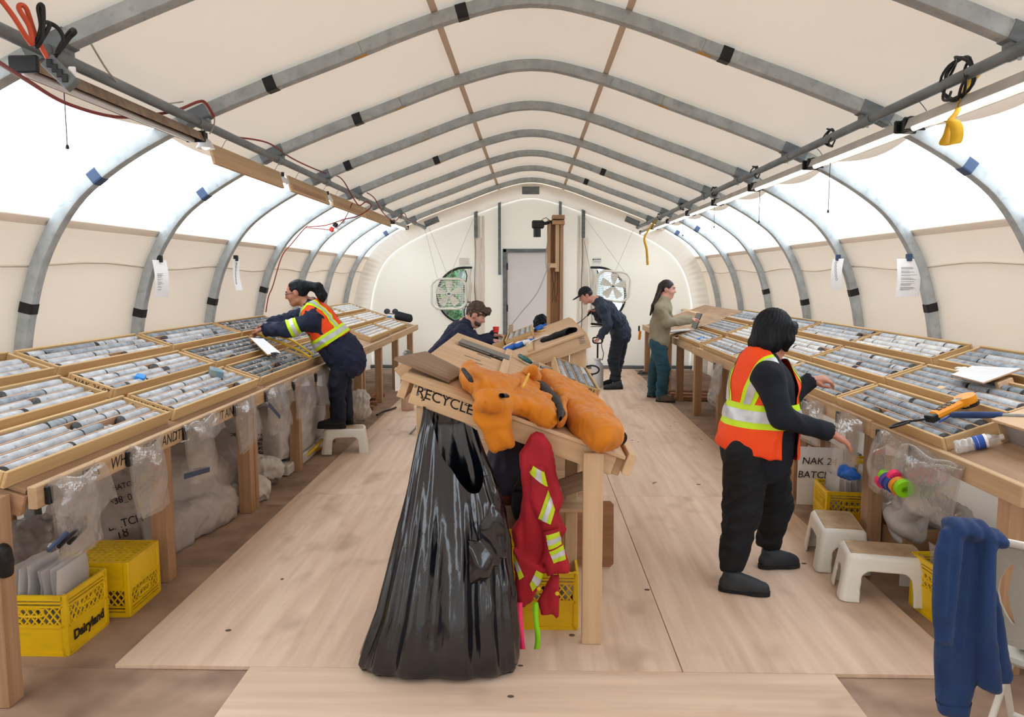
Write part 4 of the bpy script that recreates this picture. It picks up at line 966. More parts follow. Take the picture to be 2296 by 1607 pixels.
def fill_box(m, L, tone, pieces, where, seed, r=.0285, frags=2, fine=True, hide=()):
    rr = random.Random(seed); g = 'drill core in ' + where; words_ = {'core_light': 'pale grey', 'core_mid': 'mid grey', 'core_dark': 'dark flecked', 'core_white': 'whitish'}
    fr = 0
    for c in range(4):
        if c in hide: continue
        x = .024 + rr.uniform(0, .03); end = L - .024 - rr.uniform(0, .05); n = max(1, pieces + rr.choice((-1, 0, 0, 1)) if pieces > 1 else 1)
        cuts = sorted(rr.uniform(.12, .88) for _ in range(n - 1)); ls = [0] + cuts + [1]
        for a, b in zip(ls[:-1], ls[1:]):
            x0, x1 = x + (end - x) * a, x + (end - x) * b; l = x1 - x0 - .003
            if l < .05:
                continue
            if frags and l < .16 and fr < frags:
                fr += 1; mt = tone
                for j in range(2):
                    o = bpy.data.objects.new('rock_fragment', FRAG[mt][rr.randrange(4)]); link(o); s = rr.uniform(.038, .05)
                    o.matrix_basis = m @ Matrix.Translation((x0 + .03 + .05 * j, chy(c), .008 + s * .36)) @ Matrix.Rotation(rr.uniform(0, 3), 4, 'Z') @ Matrix.Diagonal((s * 1.2, s * .95, s * .85, 1))
                    tag(o, words_[tone] + ' broken rock fragments in ' + where, 'rock', 'rock fragments in ' + where)
                continue
            mt = tone if rr.random() < .82 else {'core_light': 'core_mid', 'core_mid': 'core_light', 'core_dark': 'core_mid', 'core_white': 'core_light'}[tone]
            me = core_mesh(None, l, r, rr.random(), mt, 14 if fine else 9)
            o = bpy.data.objects.new('drill_core', me); link(o); NCORE[0] += 1
            o.matrix_basis = m @ Matrix.Translation((x0, chy(c), .008 + r + .001)) @ Matrix.Rotation(rr.uniform(0, .4), 4, 'X')
            tag(o, '%s drill core sticks in %s' % (words_[tone], where), 'drill core', g)
def bench_box_m(sd, axt, y0):
    """matrix of a box whose front lower edge is at |x|=axt on the bench, near end at y0"""
    up = V(-sd * math.sin(TH), 0, math.cos(TH)); ux = V(sd * math.cos(TH), 0, math.sin(TH)); x = V(0, 1, 0)
    if sd < 0: m = Matrix((x, ux, up)).transposed().to_4x4(); m.translation = V(sd * axt, y0, ztop(axt) + .0005)
    else:
        m = Matrix((-x, ux, up)).transposed().to_4x4(); m.translation = V(sd * axt, y0, ztop(axt) + .0005)
    return m
ORD = ['first', 'second', 'third', 'fourth', 'fifth', 'sixth']
LB = {'front': (2.043, [(2.82, 'core_light', 4), (4.22, 'core_light', 4), (5.62, 'core_dark', 4), (7.0, 'core_dark', 3)]),
      'middle': (2.383, [(2.80, 'core_light', 4), (4.23, 'core_light', 4), (5.635, 'core_dark', 4), (7.03, 'core_dark', 3)]),
      'back': (2.733, [(2.89, 'core_light', 3), (4.285, 'core_light', 4), (5.69, 'core_mid', 4), (7.08, 'core_dark', 4)])}
for row, (ax, lst) in LB.items():
    for k, (y0, tone, pc) in enumerate(lst):
        wh = 'the %s %s-row box of the lettered bench' % (ORD[k], row); m = bench_box_m(-1, ax, y0)
        make_box(m, 1.34, 'open wooden core box, ' + wh.replace(' box', ''), 'core boxes on the lettered bench', 'NAK-24-07' if k == 1 and row != 'back' else None)
        fill_box(m, 1.34, tone, pc, wh, 100 + k * 7 + len(row), frags=2)
for row, ax, ys in (('front', 2.035, (9.53, 10.97)), ('middle', 2.38, (9.6, 10.98)), ('back', 2.735, (9.72, 11.12))):
    for k, y0 in enumerate(ys):
        wh = 'the %s %s-row box before the black pouch' % (ORD[k], row); m = bench_box_m(-1, ax, y0)
        make_box(m, 1.34, 'open box of whitish core, ' + wh.replace(' box', ''), 'core boxes by the black pouch')
        fill_box(m, 1.34, 'core_white', 1, wh, 300 + k * 5 + len(row), frags=0, fine=False)
RB = {'front': (1.992, [(4.885, 'core_mid', 3), (6.18, 'core_mid', 3), (7.46, 'core_white', 2), (8.73, 'core_light', 3), (10.17, 'core_light', 2)]),
      'middle': (2.332, [(4.955, 'core_mid', 3), (6.255, 'core_light', 4), (7.57, 'core_white', 3), (8.93, 'core_white', 2), (10.3, 'core_mid', 2)]),
      'back': (2.677, [(4.98, 'core_mid', 2), (6.345, 'core_white', 3), (7.63, 'core_light', 3), (8.97, 'core_mid', 1), (10.42, 'core_mid', 3)])}
for row, (ax, lst) in RB.items():
    for k, (y1, tone, pc) in enumerate(lst):
        wh = 'the %s %s-row box of the water bottle bench' % (ORD[k], row); m = bench_box_m(1, ax, y1)
        make_box(m, 1.26, 'open wooden core box, ' + wh.replace(' box', ''), 'core boxes on the water bottle bench', None)
        fill_box(m, 1.26, tone, max(1, pc - (k > 1)), wh, 500 + k * 7 + len(row), frags=1, fine=k < 3)
# marker blocks standing in boxes
def onbox(px, py, sd, lift=0.0): return onPl(px, py, (sd * 2.0, 0, .90 + lift), (-sd * SL, 0, 1))
def block(px, py, sd, size, mt, label, ang=0.0, lift=-.02):
    p = onbox(px, py, sd, lift); up = V(-sd * math.sin(TH), 0, math.cos(TH)); m = frame_m(p, Quaternion(up, ang) @ V(0, 1, 0), up)
    return tag(MB().box((0, 0, 0), size, bev=.004).build('marker_block', MT[mt], m=m), label, 'block')
block(314, 848, -1, (.085, .055, .04), 'blue', 'bright blue marker block lying in a core box channel', .35, -.012)
b = block(484, 835, -1, (.11, .09, .05), 'blue_dusty', 'worn blue and wood marker block sitting across a core box', .5, .01)
block(1571, 758, 1, (.09, .06, .012), 'blue', 'small blue flagged tag on the pale core at the laptop end', .4, -.01)
block(2110, 875, 1, (.06, .06, .04), 'wood_new', 'small pine wedge between two core sticks', .3, -.03)
block(2253, 862, 1, (.03, .09, .055), 'wood_new', 'pine spacer block standing beside the clipboard', .1, -.01)

# ------------------------------------------------------------------ the two tilted tables in the middle of the aisle
def zt1(x): return 1.222 - .36 * (x + .571)
N1 = V(.36, 0, 1).normalized(); D1 = V(1, 0, -.36).normalized(); P1 = V(-.571, 3.36, 1.222)
def on1(px, py, lift=0.0): return onPl(px, py, P1 + N1 * lift, N1)
def tmat(p, xd, up): return frame_m(p, xd, up)
t1 = thing('tilted_table', 'fresh timber table tilted to one side under the amber jacket', 'table', (-.08, 4.6, 0), 'tilted tables in the aisle')
L1 = (V(.43, 0, zt1(.43)) - V(-.575, 0, zt1(-.575))).length; c1 = V(-.0725, 0, zt1(-.0725))
for a, b in ((3.34, 4.56), (4.564, 5.96)):
    setin(MB().box((0, 0, 0), (L1, b - a, .018), bev=.002).build('plywood_top', MT['ply_table'], m=tmat(c1 + V(0, (a + b) / 2, 0) - N1 * .009, D1, N1)), t1)
for y in (3.375, 5.93):
    c = V(-.0725, y, zt1(-.0725)) - N1 * .064; setin(board('end_beam', c - D1 * .47, c + D1 * .50, .038, .09, MT['wood_new'], up=N1), t1)
for x, ln in ((-.555, .038), (.42, .038)):
    c = V(x, 0, zt1(x)) - N1 * .064; setin(board('side_beam', c + V(0, 3.395, 0), c + V(0, 5.91, 0), .038, .09, MT['wood_new'], up=N1), t1)
c = V(.452, 0, zt1(.452)) - N1 * .03; setin(board('lip_board', c + V(0, 3.33, 0), c + V(0, 5.95, 0), .038, .10, MT['wood_new'], up=N1), t1)
a, b = on1(1112, 845, .011), on1(1146, 792, .011)
setin(board('batten', V(-.17, 4.2, zt1(-.17)) + N1 * .011, V(-.17, 5.93, zt1(-.17)) + N1 * .011, .05, .02, MT['wood_new'], up=N1), t1)
for x, y, w in ((.28, 3.315, .089), (-.475, 3.40, .089), (.36, 5.85, .089), (-.49, 5.85, .089), (.28, 4.6, .06), (.20, 3.62, .06)):
    setin(board('leg', (x, y, 0), (x, y, zt1(x) - .115 if y > 3.33 else zt1(x) - .03), w, .038, MT['wood_new'], up=(0, 1, 0)), t1)
setin(MB().box((-.1, 4.6, .575), (.74, 2.3, .018), bev=.002).build('lower_shelf', MT['ply_table']), t1)
setin(board('shelf_rail', (-.47, 3.44, .54), (.02, 3.44, .54), .038, .089, MT['ply_grey']), t1)
a, b = onY(1258, 1094, 3.52), onY(1340, 1066, 3.52); setin(board('brace', a, b, .02, .085, MT['ply_grey'], up=(.2, 0, 1)), t1)
# marker writing on the front beam
fy = 3.375 - .0195; fb = lambda px, py: onY(px, py, fy)
fd = (fb(1000, 905) - fb(950, 887)).normalized()
lettering('RECYCLE', fb(998, 899), D1, N1, .066, MT['ink'], t1, shear=-.1, bold=.0005)
lettering('Bottles', fb(988, 880), D1, N1, .042, MT['ink'], t1, shear=.1)
lettering('20', fb(1051, 905), D1, N1, .04, MT['ink'], t1)
setin(MB().tube([fb(943, 890), fb(951, 896)], .0025, 5).build('lettering', MT['ink']), t1)
setin(MB().tube([fb(945, 897), fb(951, 897), fb(952, 890)], .0025, 5).build('lettering', MT['ink']), t1)
for px, py in ((932, 866), (953, 873), (937, 884), (1313, 1018), (1323, 1030), (1340, 1037), (1344, 1015)):
    setin(MB().cyl(fb(px, py) + V(0, -.002, 0), fb(px, py) + V(0, .002, 0), .006, 8).build('screw', MT['steel_dark']), t1)
def scribble(p, xd, yd, w, h, n, mt, parent, seed=1, r=.0022):
    rr_ = random.Random(seed); x, y = unit_(xd), unit_(yd); mb = MB()
    for k in range(n):
        P_ = [Vector(p) + x * (w * (j / 7 - .5)) + y * (h * (.5 - (k + .5) / n) + rr_.uniform(-.5, .5) * h / n * .8) for j in range(8)]; mb.tube(P_, r, 4)
    return setin(mb.build('stamp_print', MT[mt]), parent)
def unit_(v): return Vector(v).normalized()
for k, (px, py, w, h, n) in enumerate(((1086, 798, .10, .05, 4), (1060, 803, .11, .03, 2), (1073, 815, .05, .02, 2), (1072, 821, .05, .03, 2))): scribble(on1(px, py, .0006), D1, V(0, 1, 0), w, h, n, 'ink_grey', t1, k)
# loose greyed board resting on a bracket at the table corner
gb = thing('loose_board', 'greyed plywood offcut resting on a bracket across the table corner', 'board', tuple(on1(960, 830)))
q4 = [on1(886, 800, .05), on1(1010, 852, .022), on1(1046, 832, .022), on1(955, 787, .05)]
mb = MB(); up = (q4[1] - q4[0]).cross(q4[3] - q4[0]).normalized(); 
mb.add([Vector(p) for p in q4] + [Vector(p) - up * .016 for p in q4], [(0, 1, 2, 3), (7, 6, 5, 4), (0, 4, 5, 1), (1, 5, 6, 2), (2, 6, 7, 3), (3, 7, 4, 0)])
mm = frame_m(q4[0], q4[1] - q4[0], up); mi = mm.inverted(); mb.v = [tuple(mi @ Vector(v)) for v in mb.v]
o = mb.build('plank', MT['ply_grey'], m=mm); setin(o, gb)
br = thing('corner_bracket', 'pale timber bracket propped under the greyed plywood offcut', 'bracket', tuple(on1(905, 835)))
setin(board('arm', onY(897, 838, 3.78), onY(930, 808, 3.78), .07, .09, MT['wood_new'], up=(0, 1, 0)), br)
setin(MB().box(onY(893, 850, 3.80), (.03, .02, .12), bev=.003).build('paper_slip', MT['paper']), br)
# closed laptop
lp = thing('laptop_closed', 'closed grey laptop lying on the tilted table', 'laptop', tuple(on1(1085, 785, .02)))
pa, pb, pc = on1(1043, 778, .012), on1(1120, 803, .012), on1(1128, 790, .012)
m = tmat(on1(1086, 786, .012), D1, N1)
setin(MB().box((0, 0, 0), (.37, .25, .014), bev=.004).build('laptop_base', MT['laptop'], m=m), lp)
setin(MB().box((0, .002, .0115), (.37, .25, .007), bev=.003).build('laptop_lid', MT['laptop'], m=m), lp)
for k in range(3): setin(MB().box((.06 + .045 * k, -.125, 0), (.028, .004, .007)).build('port', MT['black'], m=m), lp)
# box of core on the front table, run down the slope
m = Matrix((D1, V(0, 1, 0).cross(D1) * 0 + N1.cross(D1), N1)).transposed().to_4x4(); m.translation = V(.02, 4.25, zt1(.02)) + N1 * .001
p0 = on1(1240, 812, 0); p1 = on1(1345, 890, 0)
bx = Vector((p1.x - p0.x, p1.y - p0.y, p1.z - p0.z))
BMX = (V(.36, 0, 0) * 0 + D1 * .22 + V(0, -1, 0) * .97).normalized()
def boxm(p, xd, up):
    x = Vector(xd); u = Vector(up); x = (x - u * x.dot(u)).normalized(); y = u.cross(x); mm = Matrix((x, y, u)).transposed().to_4x4(); mm.translation = Vector(p); return mm
m = boxm(V(.165, 6.14, zt1(.165)) + N1 * .001, V(0, -1, 0), N1)
make_box(m, 1.2, 'narrow core box marked Bx 181 on the amber jacket table', 'core boxes on the aisle tables')
fill_box(m, 1.2, 'core_mid', 2, 'the box marked Bx 181', 901, frags=0)
lettering('Bx 181', m @ V(1.2006, BW * .66, .035), m.to_3x3() @ V(0, 1, 0), m.to_3x3() @ V(0, 0, 1), .05, MT['ink'], None).name = 'box_lettering'
_o = bpy.data.objects['box_lettering']; _bx = [o for o in bpy.data.objects if o.name.startswith('core_box') and o.get('label', '').startswith('narrow')][0]; setin(_o, _bx)
o = lettering('19', m @ V(1.2006, BW * .3, .035), m.to_3x3() @ V(0, 1, 0), m.to_3x3() @ V(0, 0, 1), .05, MT['ink_red'], _bx)
for k in range(2):
    me = core_mesh(None, .34, .0255, 77 + k, 'core_dark'); o = mk('drill_core', me, None, None, boxm(V(.335 + .055 * k, 4.02 + .05 * k, zt1(.335 + .055 * k)) + N1 * .027, V(0, -1, 0), N1))
    tag(o, 'loose grey core stick lying along the lip of the jacket table', 'drill core', 'loose core sticks')

# second table, tilted the other way
def zt2(x): return 1.215 - .37 * (.45 - x)
N2 = V(-.37, 0, 1).normalized(); D2 = V(1, 0, .37).normalized(); P2 = V(.45, 6.2, 1.215)
def on2(px, py, lift=0.0): return onPl(px, py, P2 + N2 * lift, N2)
t2 = thing('tilted_table', 'fresh timber table tilted towards the seated man', 'table', (-.05, 7.4, 0), 'tilted tables in the aisle')
c2 = V(-.06, 0, zt2(-.06))
for a, b in ((6.18, 7.4), (7.404, 8.6)):
    setin(MB().box((0, 0, 0), (1.06, b - a, .018), bev=.002).build('plywood_top', MT['ply_table'], m=tmat(c2 + V(0, (a + b) / 2, 0) - N2 * .009, D2, N2)), t2)
for y in (6.21, 8.57):
    c = V(-.06, y, zt2(-.06)) - N2 * .075; setin(board('end_beam', c - D2 * .53, c + D2 * .545, .038, .115, MT['wood_new'], up=N2), t2)
for x in (-.55, .44):
    c = V(x, 0, zt2(x)) - N2 * .066; setin(board('side_beam', c + V(0, 6.24, 0), c + V(0, 8.54, 0), .038, .09, MT['wood_new'], up=N2), t2)
for x, y, w in ((.395, 6.28, .13), (.27, 6.30, .10), (.17, 6.3, .06), (-.48, 6.28, .089), (.38, 8.5, .089), (-.48, 8.5, .089)):
    setin(board('leg', (x, y, 0), (x, y, zt2(x) - .12), w, .038, MT['wood_new'], up=(0, 1, 0)), t2)
for a, b in ((onY(1200, 742, 6.9), onY(1206, 790, 6.5)),): pass
setin(board('batten', V(.0, 6.22, zt2(.0)) + N2 * .011, V(.0, 8.5, zt2(.0)) + N2 * .011, .05, .02, MT['wood_new'], up=N2), t2)
scribble(onY(1304, 760, 6.188), D2, N2, .05, .08, 5, 'ink_grey', t2, 9)
# core boxes worked on by the seated man
m = boxm(V(-.17, 8.35, zt2(-.17)) + N2 * .001, V(0, -1, 0), N2); m.translation = V(-.235, 8.58, zt2(-.235)) + N2 * .001
make_box(m, 1.0, 'core box with its end towards the blue gloves', 'core boxes on the aisle tables'); fill_box(m, 1.0, 'core_light', 2, 'the box before the blue gloves', 911, frags=0)
m = boxm(V(-.60, 8.0, zt2(-.58)) + N2 * .001, V(0, -1, 0), N2); m.translation = V(-.53, 8.58, zt2(-.53)) + N2 * .001
make_box(m, .9, 'core box lying in front of the seated man', 'core boxes on the aisle tables'); fill_box(m, .9, 'core_light', 2, 'the box before the seated man', 912, frags=0)
# gloves, black rolled cloth, white brackets on the second table
def sd_box(c, r, h=.006): c = Vector(c); return SDF((c.x - r, c.y - r, c.z - r), (c.x + r, c.y + r, c.z + r), h)
def glove(px, py, mt, label, seed, ang=0.0, cat='glove', on=on2, n=N2):
    p = on(px, py, .025); rr = random.Random(seed); s = sd_box(p, .2, .006); u = V(math.cos(ang), math.sin(ang), .37 * math.cos(ang)).normalized(); w = n.cross(u)
    s.cone(p - u * .09, p + u * .02, .032, .04, .02, (n, .7))
    for k in range(4): s.cone(p + u * .03 + w * (k - 1.5) * .02, p + u * (.10 + .01 * rr.random()) + w * (k - 1.5) * .026 + n * .006 * rr.random(), .011, .009, .01)
    s.cone(p - u * .01 + w * .03, p + u * .04 + w * .075, .012, .010, .01)
    me = rumple(s.mesh('glove'), .004, 14, seed); return tag(mk('work_glove', me, MT[mt]), label, cat, 'work gloves')
glove(1150, 778, 'blue_cloth', 'bright blue work glove lying on the tilted table beside a white one', 3, .4)
glove(1176, 768, 'blue_cloth', 'bright blue work glove nearest the white brackets', 4, .9)
glove(1165, 772, 'white_cloth', 'white work glove between the blue gloves', 5, 2.5)
glove(1210, 734, 'blue_cloth', 'blue patterned glove lying behind the core box', 6, 1.2)
for k, pts in enumerate((((1183, 772), (1192, 765), (1205, 760), (1225, 752), (1240, 752)), ((1120, 767), (1136, 764), (1148, 756), (1152, 766), (1130, 778)))):
    o = MB().tube(spline([on2(x, y, .02) for x, y in pts], 6), .015, 8, sect=[(-1, -.35), (1, -.35), (1, .35), (-1, .35)]).build('white_bracket', MT['white_cloth']); tag(o, ('white plastic clamp arm beside the rolled black cloth', 'white plastic clamp arm beside the core box end')[k], 'clamp', 'white clamp arms')
s = SDF(tuple(on2(1225, 755) - V(.35, .6, .3)), tuple(on2(1290, 735) + V(.3, .6, .3)), .008)
s.chain([on2(1218, 762, .02), on2(1245, 753, .022), on2(1275, 743, .022), on2(1300, 738, .02)], [.035, .042, .045, .035], .02, (N2, .6))
tag(mk('rolled_cloth', rumple(s.mesh('cloth'), .004, (9, 9, 9), 4), MT['black_cloth']), 'rolled black cloth lying across the second table', 'cloth')
o = board('yellow_rule', on2(1192, 742, .006), on2(1220, 741, .006), .03, .006, MT['yellow_tape'], up=N2); tag(o, 'short yellow strip beside the blue patterned glove', 'rule')
hd = thing('hand_tool', 'teal-handled brush tool lying over the front table edge', 'tool', tuple(on1(1185, 800)))
a, b = on1(1165, 797, .03), on1(1190, 812, .03); setin(MB().tube([a, a.lerp(b, .5), b], [.016, .02, .014], 8).build('grip', MT['teal_tool'], smooth=True), hd)
a2 = on1(1212, 822, .03); setin(MB().box((b + a2) / 2, (.05, .10, .04), bev=.012).build('brush_head', MT['ply_grey']), hd); setin(MB().cyl(a2, on1(1235, 828, .03), .01, 8).build('ferrule', MT['steel_dark']), hd)

# camera post behind the second table
cp = thing('camera_post', 'tall timber post carrying a black camera', 'post', (.277, 8.75, 0))
for x in (.205, .35): setin(board('post_board', (x, 8.75, 0), (x, 8.75, 2.30), .038, .14, MT['wood_leg'], up=(0, 1, 0)), cp)
setin(board('post_board', (.277, 8.79, 0), (.277, 8.79, 2.28), .105, .038, MT['wood_leg'], up=(0, 1, 0)), cp)
setin(board('post_filler', (.30, 8.70, 1.72), (.30, 8.70, 2.26), .045, .04, MT['wood_new'], up=(0, 1, 0)), cp)
for k, (z, l) in enumerate(((2.33, .16), (2.27, .15))): setin(board('cross_block', (.31, 8.62, z), (.31, 8.92, z), .14, .045, MT['wood_leg']), cp)
setin(MB().box((.245, 8.69, 1.79), (.10, .03, .05), bev=.003).build('cleat', MT['wood_new']), cp)
scribble((.277, 8.768, 1.55), (0, 0, -1), (1, 0, 0), .36, .07, 3, 'ink', cp, 5, .003)
cm = thing('photo_camera', 'black camera with a lens pointing down from the post', 'camera', (.08, 8.7, 2.26))
setin(MB().box((.08, 8.68, 2.25), (.14, .09, .09), bev=.014).build('camera_housing', MT['black']), cm)
setin(MB().cyl((.07, 8.68, 2.21), (.07, 8.68, 2.11), .042, 16).build('lens', MT['black']), cm)
setin(MB().cyl((.15, 8.68, 2.26), (.24, 8.70, 2.28), .02, 10).build('mount_arm', MT['black']), cm)
setin(MB().tube([(.12, 8.66, 2.30), (.17, 8.66, 2.325), (.22, 8.68, 2.29)], .004, 6).build('lead', MT['cord_black']), cm)
cord('extension_cord', [V(.22, 8.66, 2.27), V(.17, 8.66, 1.9), V(.19, 8.66, 1.72), onY(1232, 590, 8.6), onY(1205, 655, 8.5), onY(1165, 705, 8.4), onY(1135, 745, 8.3), on2(1130, 760, .01)], .005, 'cord_white', 'thin grey cable running from the camera post down to the table')
st = tag(board('notched_stick', onY(1145, 760, 8.55), onY(1146, 728, 8.55), .05, .04, MT['wood_new'], up=(0, 1, 0)), 'short notched stick standing beside the core boxes', 'stick')

# black bin liner hung from the front beam
def bag():
    lv = [(0.0, 800, 1160, .13, .22), (.03, 795, 1163, .17, .24), (.12, 815, 1160, .19, .2), (.25, 845, 1152, .19, .17), (.40, 868, 1147, .17, .14), (.55, 890, 1138, .15, .12), (.70, 908, 1122, .12, .10), (.82, 922, 1102, .09, .08), (.92, 934, 1080, .06, .06), (1.0, 944, 1066, .04, .05), (1.06, 950, 1060, .03, .04)]
    A = 150; vs = []; R_ = 44
    zs = [r[0] for r in lv]
    def at(z, j):
        return float(np.interp(z, zs, [r[j] for r in lv]))
    def fn(u, v):
        a = 2 * math.pi * u; ca, sa = math.cos(a), math.sin(a)
        # top edge: left corner high, right corner lower, front lip dips
        zt = 1.03 + .055 * (-ca) - .27 * max(0, math.cos(a + 1.15)) ** 4
        z = zt * v ** .9 if v > 0 else 0
        yc = 3.10 + .235 * min(1, z / 1.0) ** 1.3
        xl = onY(at(z, 1), 1000, yc).x; xr = onY(at(z, 2), 1000, yc).x; hw = (xr - xl) / 2; xc = (xl + xr) / 2
        d = at(z, 3) if sa < 0 else at(z, 4)
        sx = math.copysign(abs(ca) ** .8, ca); sy = math.copysign(abs(sa) ** .8, sa)
        amp = .028 * (1 - z / 1.2) * min(1, z / .25 + .25); fold = math.sin(a * 13 + 1.5 * math.sin(z * 4)) * amp + math.sin(a * 29 + z * 7) * amp * .45
        if z > .62: fold *= .7
        sag = -.03 * (1 - min(1, z / .1)) * 0
        return (xc + sx * (hw + fold * .5 * abs(sx)), yc + sy * (d + fold * (1 if sa < 0 else .4)), max(z, .004 + (.0 if v > 0 else 0)))
    mb = MB(); mb.grid(fn, A, R_, cu=True)
    n0 = len(mb.v); cx = sum(mb.v[i * (R_ + 1)][0] for i in range(A)) / A; cy = sum(mb.v[i * (R_ + 1)][1] for i in range(A)) / A
    mb.v.append((cx, cy, .004)); mb.f += [(i * (R_ + 1), n0, ((i + 1) % A) * (R_ + 1)) for i in range(A)]
    me = mb.mesh('bag'); me.shade_smooth(); v = get_v(me); n = get_n(me)
    crk = (np.abs(nz(v, (5, 5, 3.2), 21)) ** .7 - .6) * .016 * np.clip((v[:, 2] - .1) * 5, 0, 1) * np.clip((1.0 - v[:, 2]) * 4, 0, 1) * np.clip((v[:, 0] + .30) * 6, .15, 1)
    set_v(me, v - n * crk[:, None]); return me
gbg = thing('bin_liner', 'shiny black bin liner hung from the table beam marked RECYCLE', 'bin bag', (-.2, 3.1, 0))
o = fixn(mk('liner', bag(), MT['bag_black'])); setin(o, gbg)
# crumpled overhang of the liner on its right
s = SDF((-.25, 2.75, .4), (.12, 3.25, 1.05), .010)
pp = lambda x, y, Y: tuple(onY(x, y, Y))
s.poly([(p[0], p[2]) for p in (pp(1010, 1225, 2.93), pp(1070, 1215, 2.93), pp(1100, 1120, 2.93), pp(1080, 1050, 2.95), pp(1110, 1090, 2.95), pp(1138, 1180, 2.93), pp(1142, 1255, 2.93), pp(1118, 1275, 2.93), pp(1080, 1300, 2.92), pp(1020, 1325, 2.92))], (0, 2.955, 0), (1, 0, 0), (0, 0, 1), .03, rnd=.05)
me = s.mesh('overhang'); v = get_v(me); n = get_n(me); set_v(me, v + n * ((np.abs(nz(v, (7, 3, 7), 8)) - .5) * .028)[:, None]); setin(mk('liner_overhang', me, MT['bag_black']), gbg)

# amber quilted jacket thrown over the front table
def J(px, py, l=.06): return on1(px, py, l)
s = SDF((-.55, 3.12, .60), (.55, 4.5, 1.45), .010)
def tpoly(s, pts, lift, half, rnd=.045, k=.008):
    O = P1 + N1 * lift; s.poly([((on1(x, y, lift) - O).dot(D1), on1(x, y, lift).y - O.y) for x, y in pts], O, D1, (0, 1, 0), half, k=k, rnd=rnd)
tpoly(s, [(1030, 824), (1050, 823), (1085, 850), (1130, 860), (1158, 850), (1180, 836), (1200, 838), (1200, 866), (1160, 886), (1110, 886), (1070, 874), (1045, 852)], .055, .05)
s.chain([J(1172, 852, .08), J(1186, 842, .11), J(1193, 832, .15), J(1200, 850, .10)], [.03, .03, .02, .03], .02)
tpoly(s, [(1072, 890), (1110, 880), (1165, 870), (1200, 872), (1235, 885), (1247, 915), (1240, 946), (1205, 930), (1170, 915), (1120, 908), (1085, 903)], .045, .042)
tpoly(s, [(1205, 846), (1250, 845), (1290, 862), (1330, 905), (1365, 943), (1394, 970), (1387, 992), (1360, 990), (1325, 970), (1290, 945), (1266, 915), (1264, 938), (1254, 943), (1250, 905), (1225, 872)], .06, .058)
s.poly([(onY(x, y, 3.28).x, onY(x, y, 3.28).z) for x, y in ((1060, 905), (1080, 893), (1120, 897), (1140, 915), (1143, 955), (1149, 996), (1112, 1018), (1098, 1010), (1082, 975), (1064, 945))], (0, 3.285, 0), (1, 0, 0), (0, 0, 1), .040, k=.02, rnd=.04)
s.chain([J(1082, 890, .03), onY(1090, 905, 3.31)], [.05, .05], .02, (N1, .6)); s.chain([J(1115, 892, .03), onY(1118, 910, 3.31)], [.05, .05], .02, (N1, .6))
# keep it above the table top and out of the beam
w = s.win(s.o, s.o + np.array(s.n) * s.h, 0); sl, X, Y, Z = w
tab = np.maximum(np.maximum((Z - (1.222 - .36 * (X + .571))) / 1.063 * -1, 3.338 - Y) * -1, -9)
inside_tab = np.minimum((1.222 + .002 - .36 * (X + .571)) - Z, Y - 3.335)
s.g = np.maximum(s.g, inside_tab.astype(np.float32))
me = s.mesh('jacket', 1); rumple(me, .009, (5, 5, 6), 31, True); rumple(me, .0035, (14, 14, 14), 33, True); v = get_v(me); n = get_n(me)
quilt = np.minimum(np.abs(np.sin(v[:, 0] * 42 + v[:, 1] * 20)), 1) ** .4 * .005; set_v(me, v + n * quilt[:, None])
jk = thing('quilted_jacket', 'amber quilted work jacket thrown over the tilted table', 'jacket', tuple(J(1200, 900, 0)))
setin(mk('shell', me, MT['orange_jacket']), jk)
s = SDF((-.5, 3.2, .9), (.45, 4.5, 1.45), .008)
tpoly(s, [(1193, 858), (1225, 866), (1256, 900), (1268, 930), (1256, 944), (1246, 912), (1220, 884)], .082, .026, .03)
tpoly(s, [(1033, 826), (1041, 826), (1060, 848), (1063, 857), (1048, 849)], .105, .012, .02)
tpoly(s, [(1085, 884), (1130, 884), (1145, 889), (1110, 890)], .09, .012, .02)
setin(mk('lining', s.mesh('lining'), MT['dark_lining']), jk)  # inner cloth, plus raised dark patches painted for the shaded openings
d = (J(1371, 973, .06) - J(1345, 948, .065)).normalized(); e = J(1388, 981, .06) + d * .004
setin(MB().lathe([(.0, 0), (.036, 0), (.036, .006), (.0, .006)], 16, frame_m(e, d) @ Matrix.Rotation(math.pi / 2, 4, 'Y')).build('cuff_opening', MT['dark_lining']), jk)  # dark disc painted as the shaded hollow of the sleeve end
zp = [J(1172, 868, .115), J(1180, 852, .13), J(1186, 838, .15)]; setin(MB().tube(spline(zp, 5), .006, 6).build('zip', MT['yellow_tape']), jk)

# red coverall hung by its collar from the beam
cv = thing('red_coverall', 'red coverall with reflective bands hung from the table beam', 'coverall', tuple(onY(1210, 980, 3.3)))
cy = 3.285
out = [(1190, 975), (1203, 968), (1220, 974), (1230, 992), (1242, 1040), (1255, 1090), (1262, 1120), (1251, 1150), (1258, 1175), (1272, 1190), (1262, 1208), (1265, 1240), (1274, 1275), (1258, 1288), (1257, 1350), (1255, 1380), (1246, 1387), (1236, 1375), (1210, 1378), (1200, 1352), (1180, 1360), (1163, 1350), (1157, 1320), (1155, 1270), (1148, 1190), (1165, 1160), (1172, 1110), (1165, 1040), (1163, 1018), (1176, 1000)]
lo = onY(1140, 1400, cy); hi = onY(1285, 955, cy)
s = SDF((lo.x, 3.14, lo.z), (hi.x, 3.352, hi.z), .0075)
def zl(x, y): return (1060 + x / 3.826, 1040 + y / 3.826)
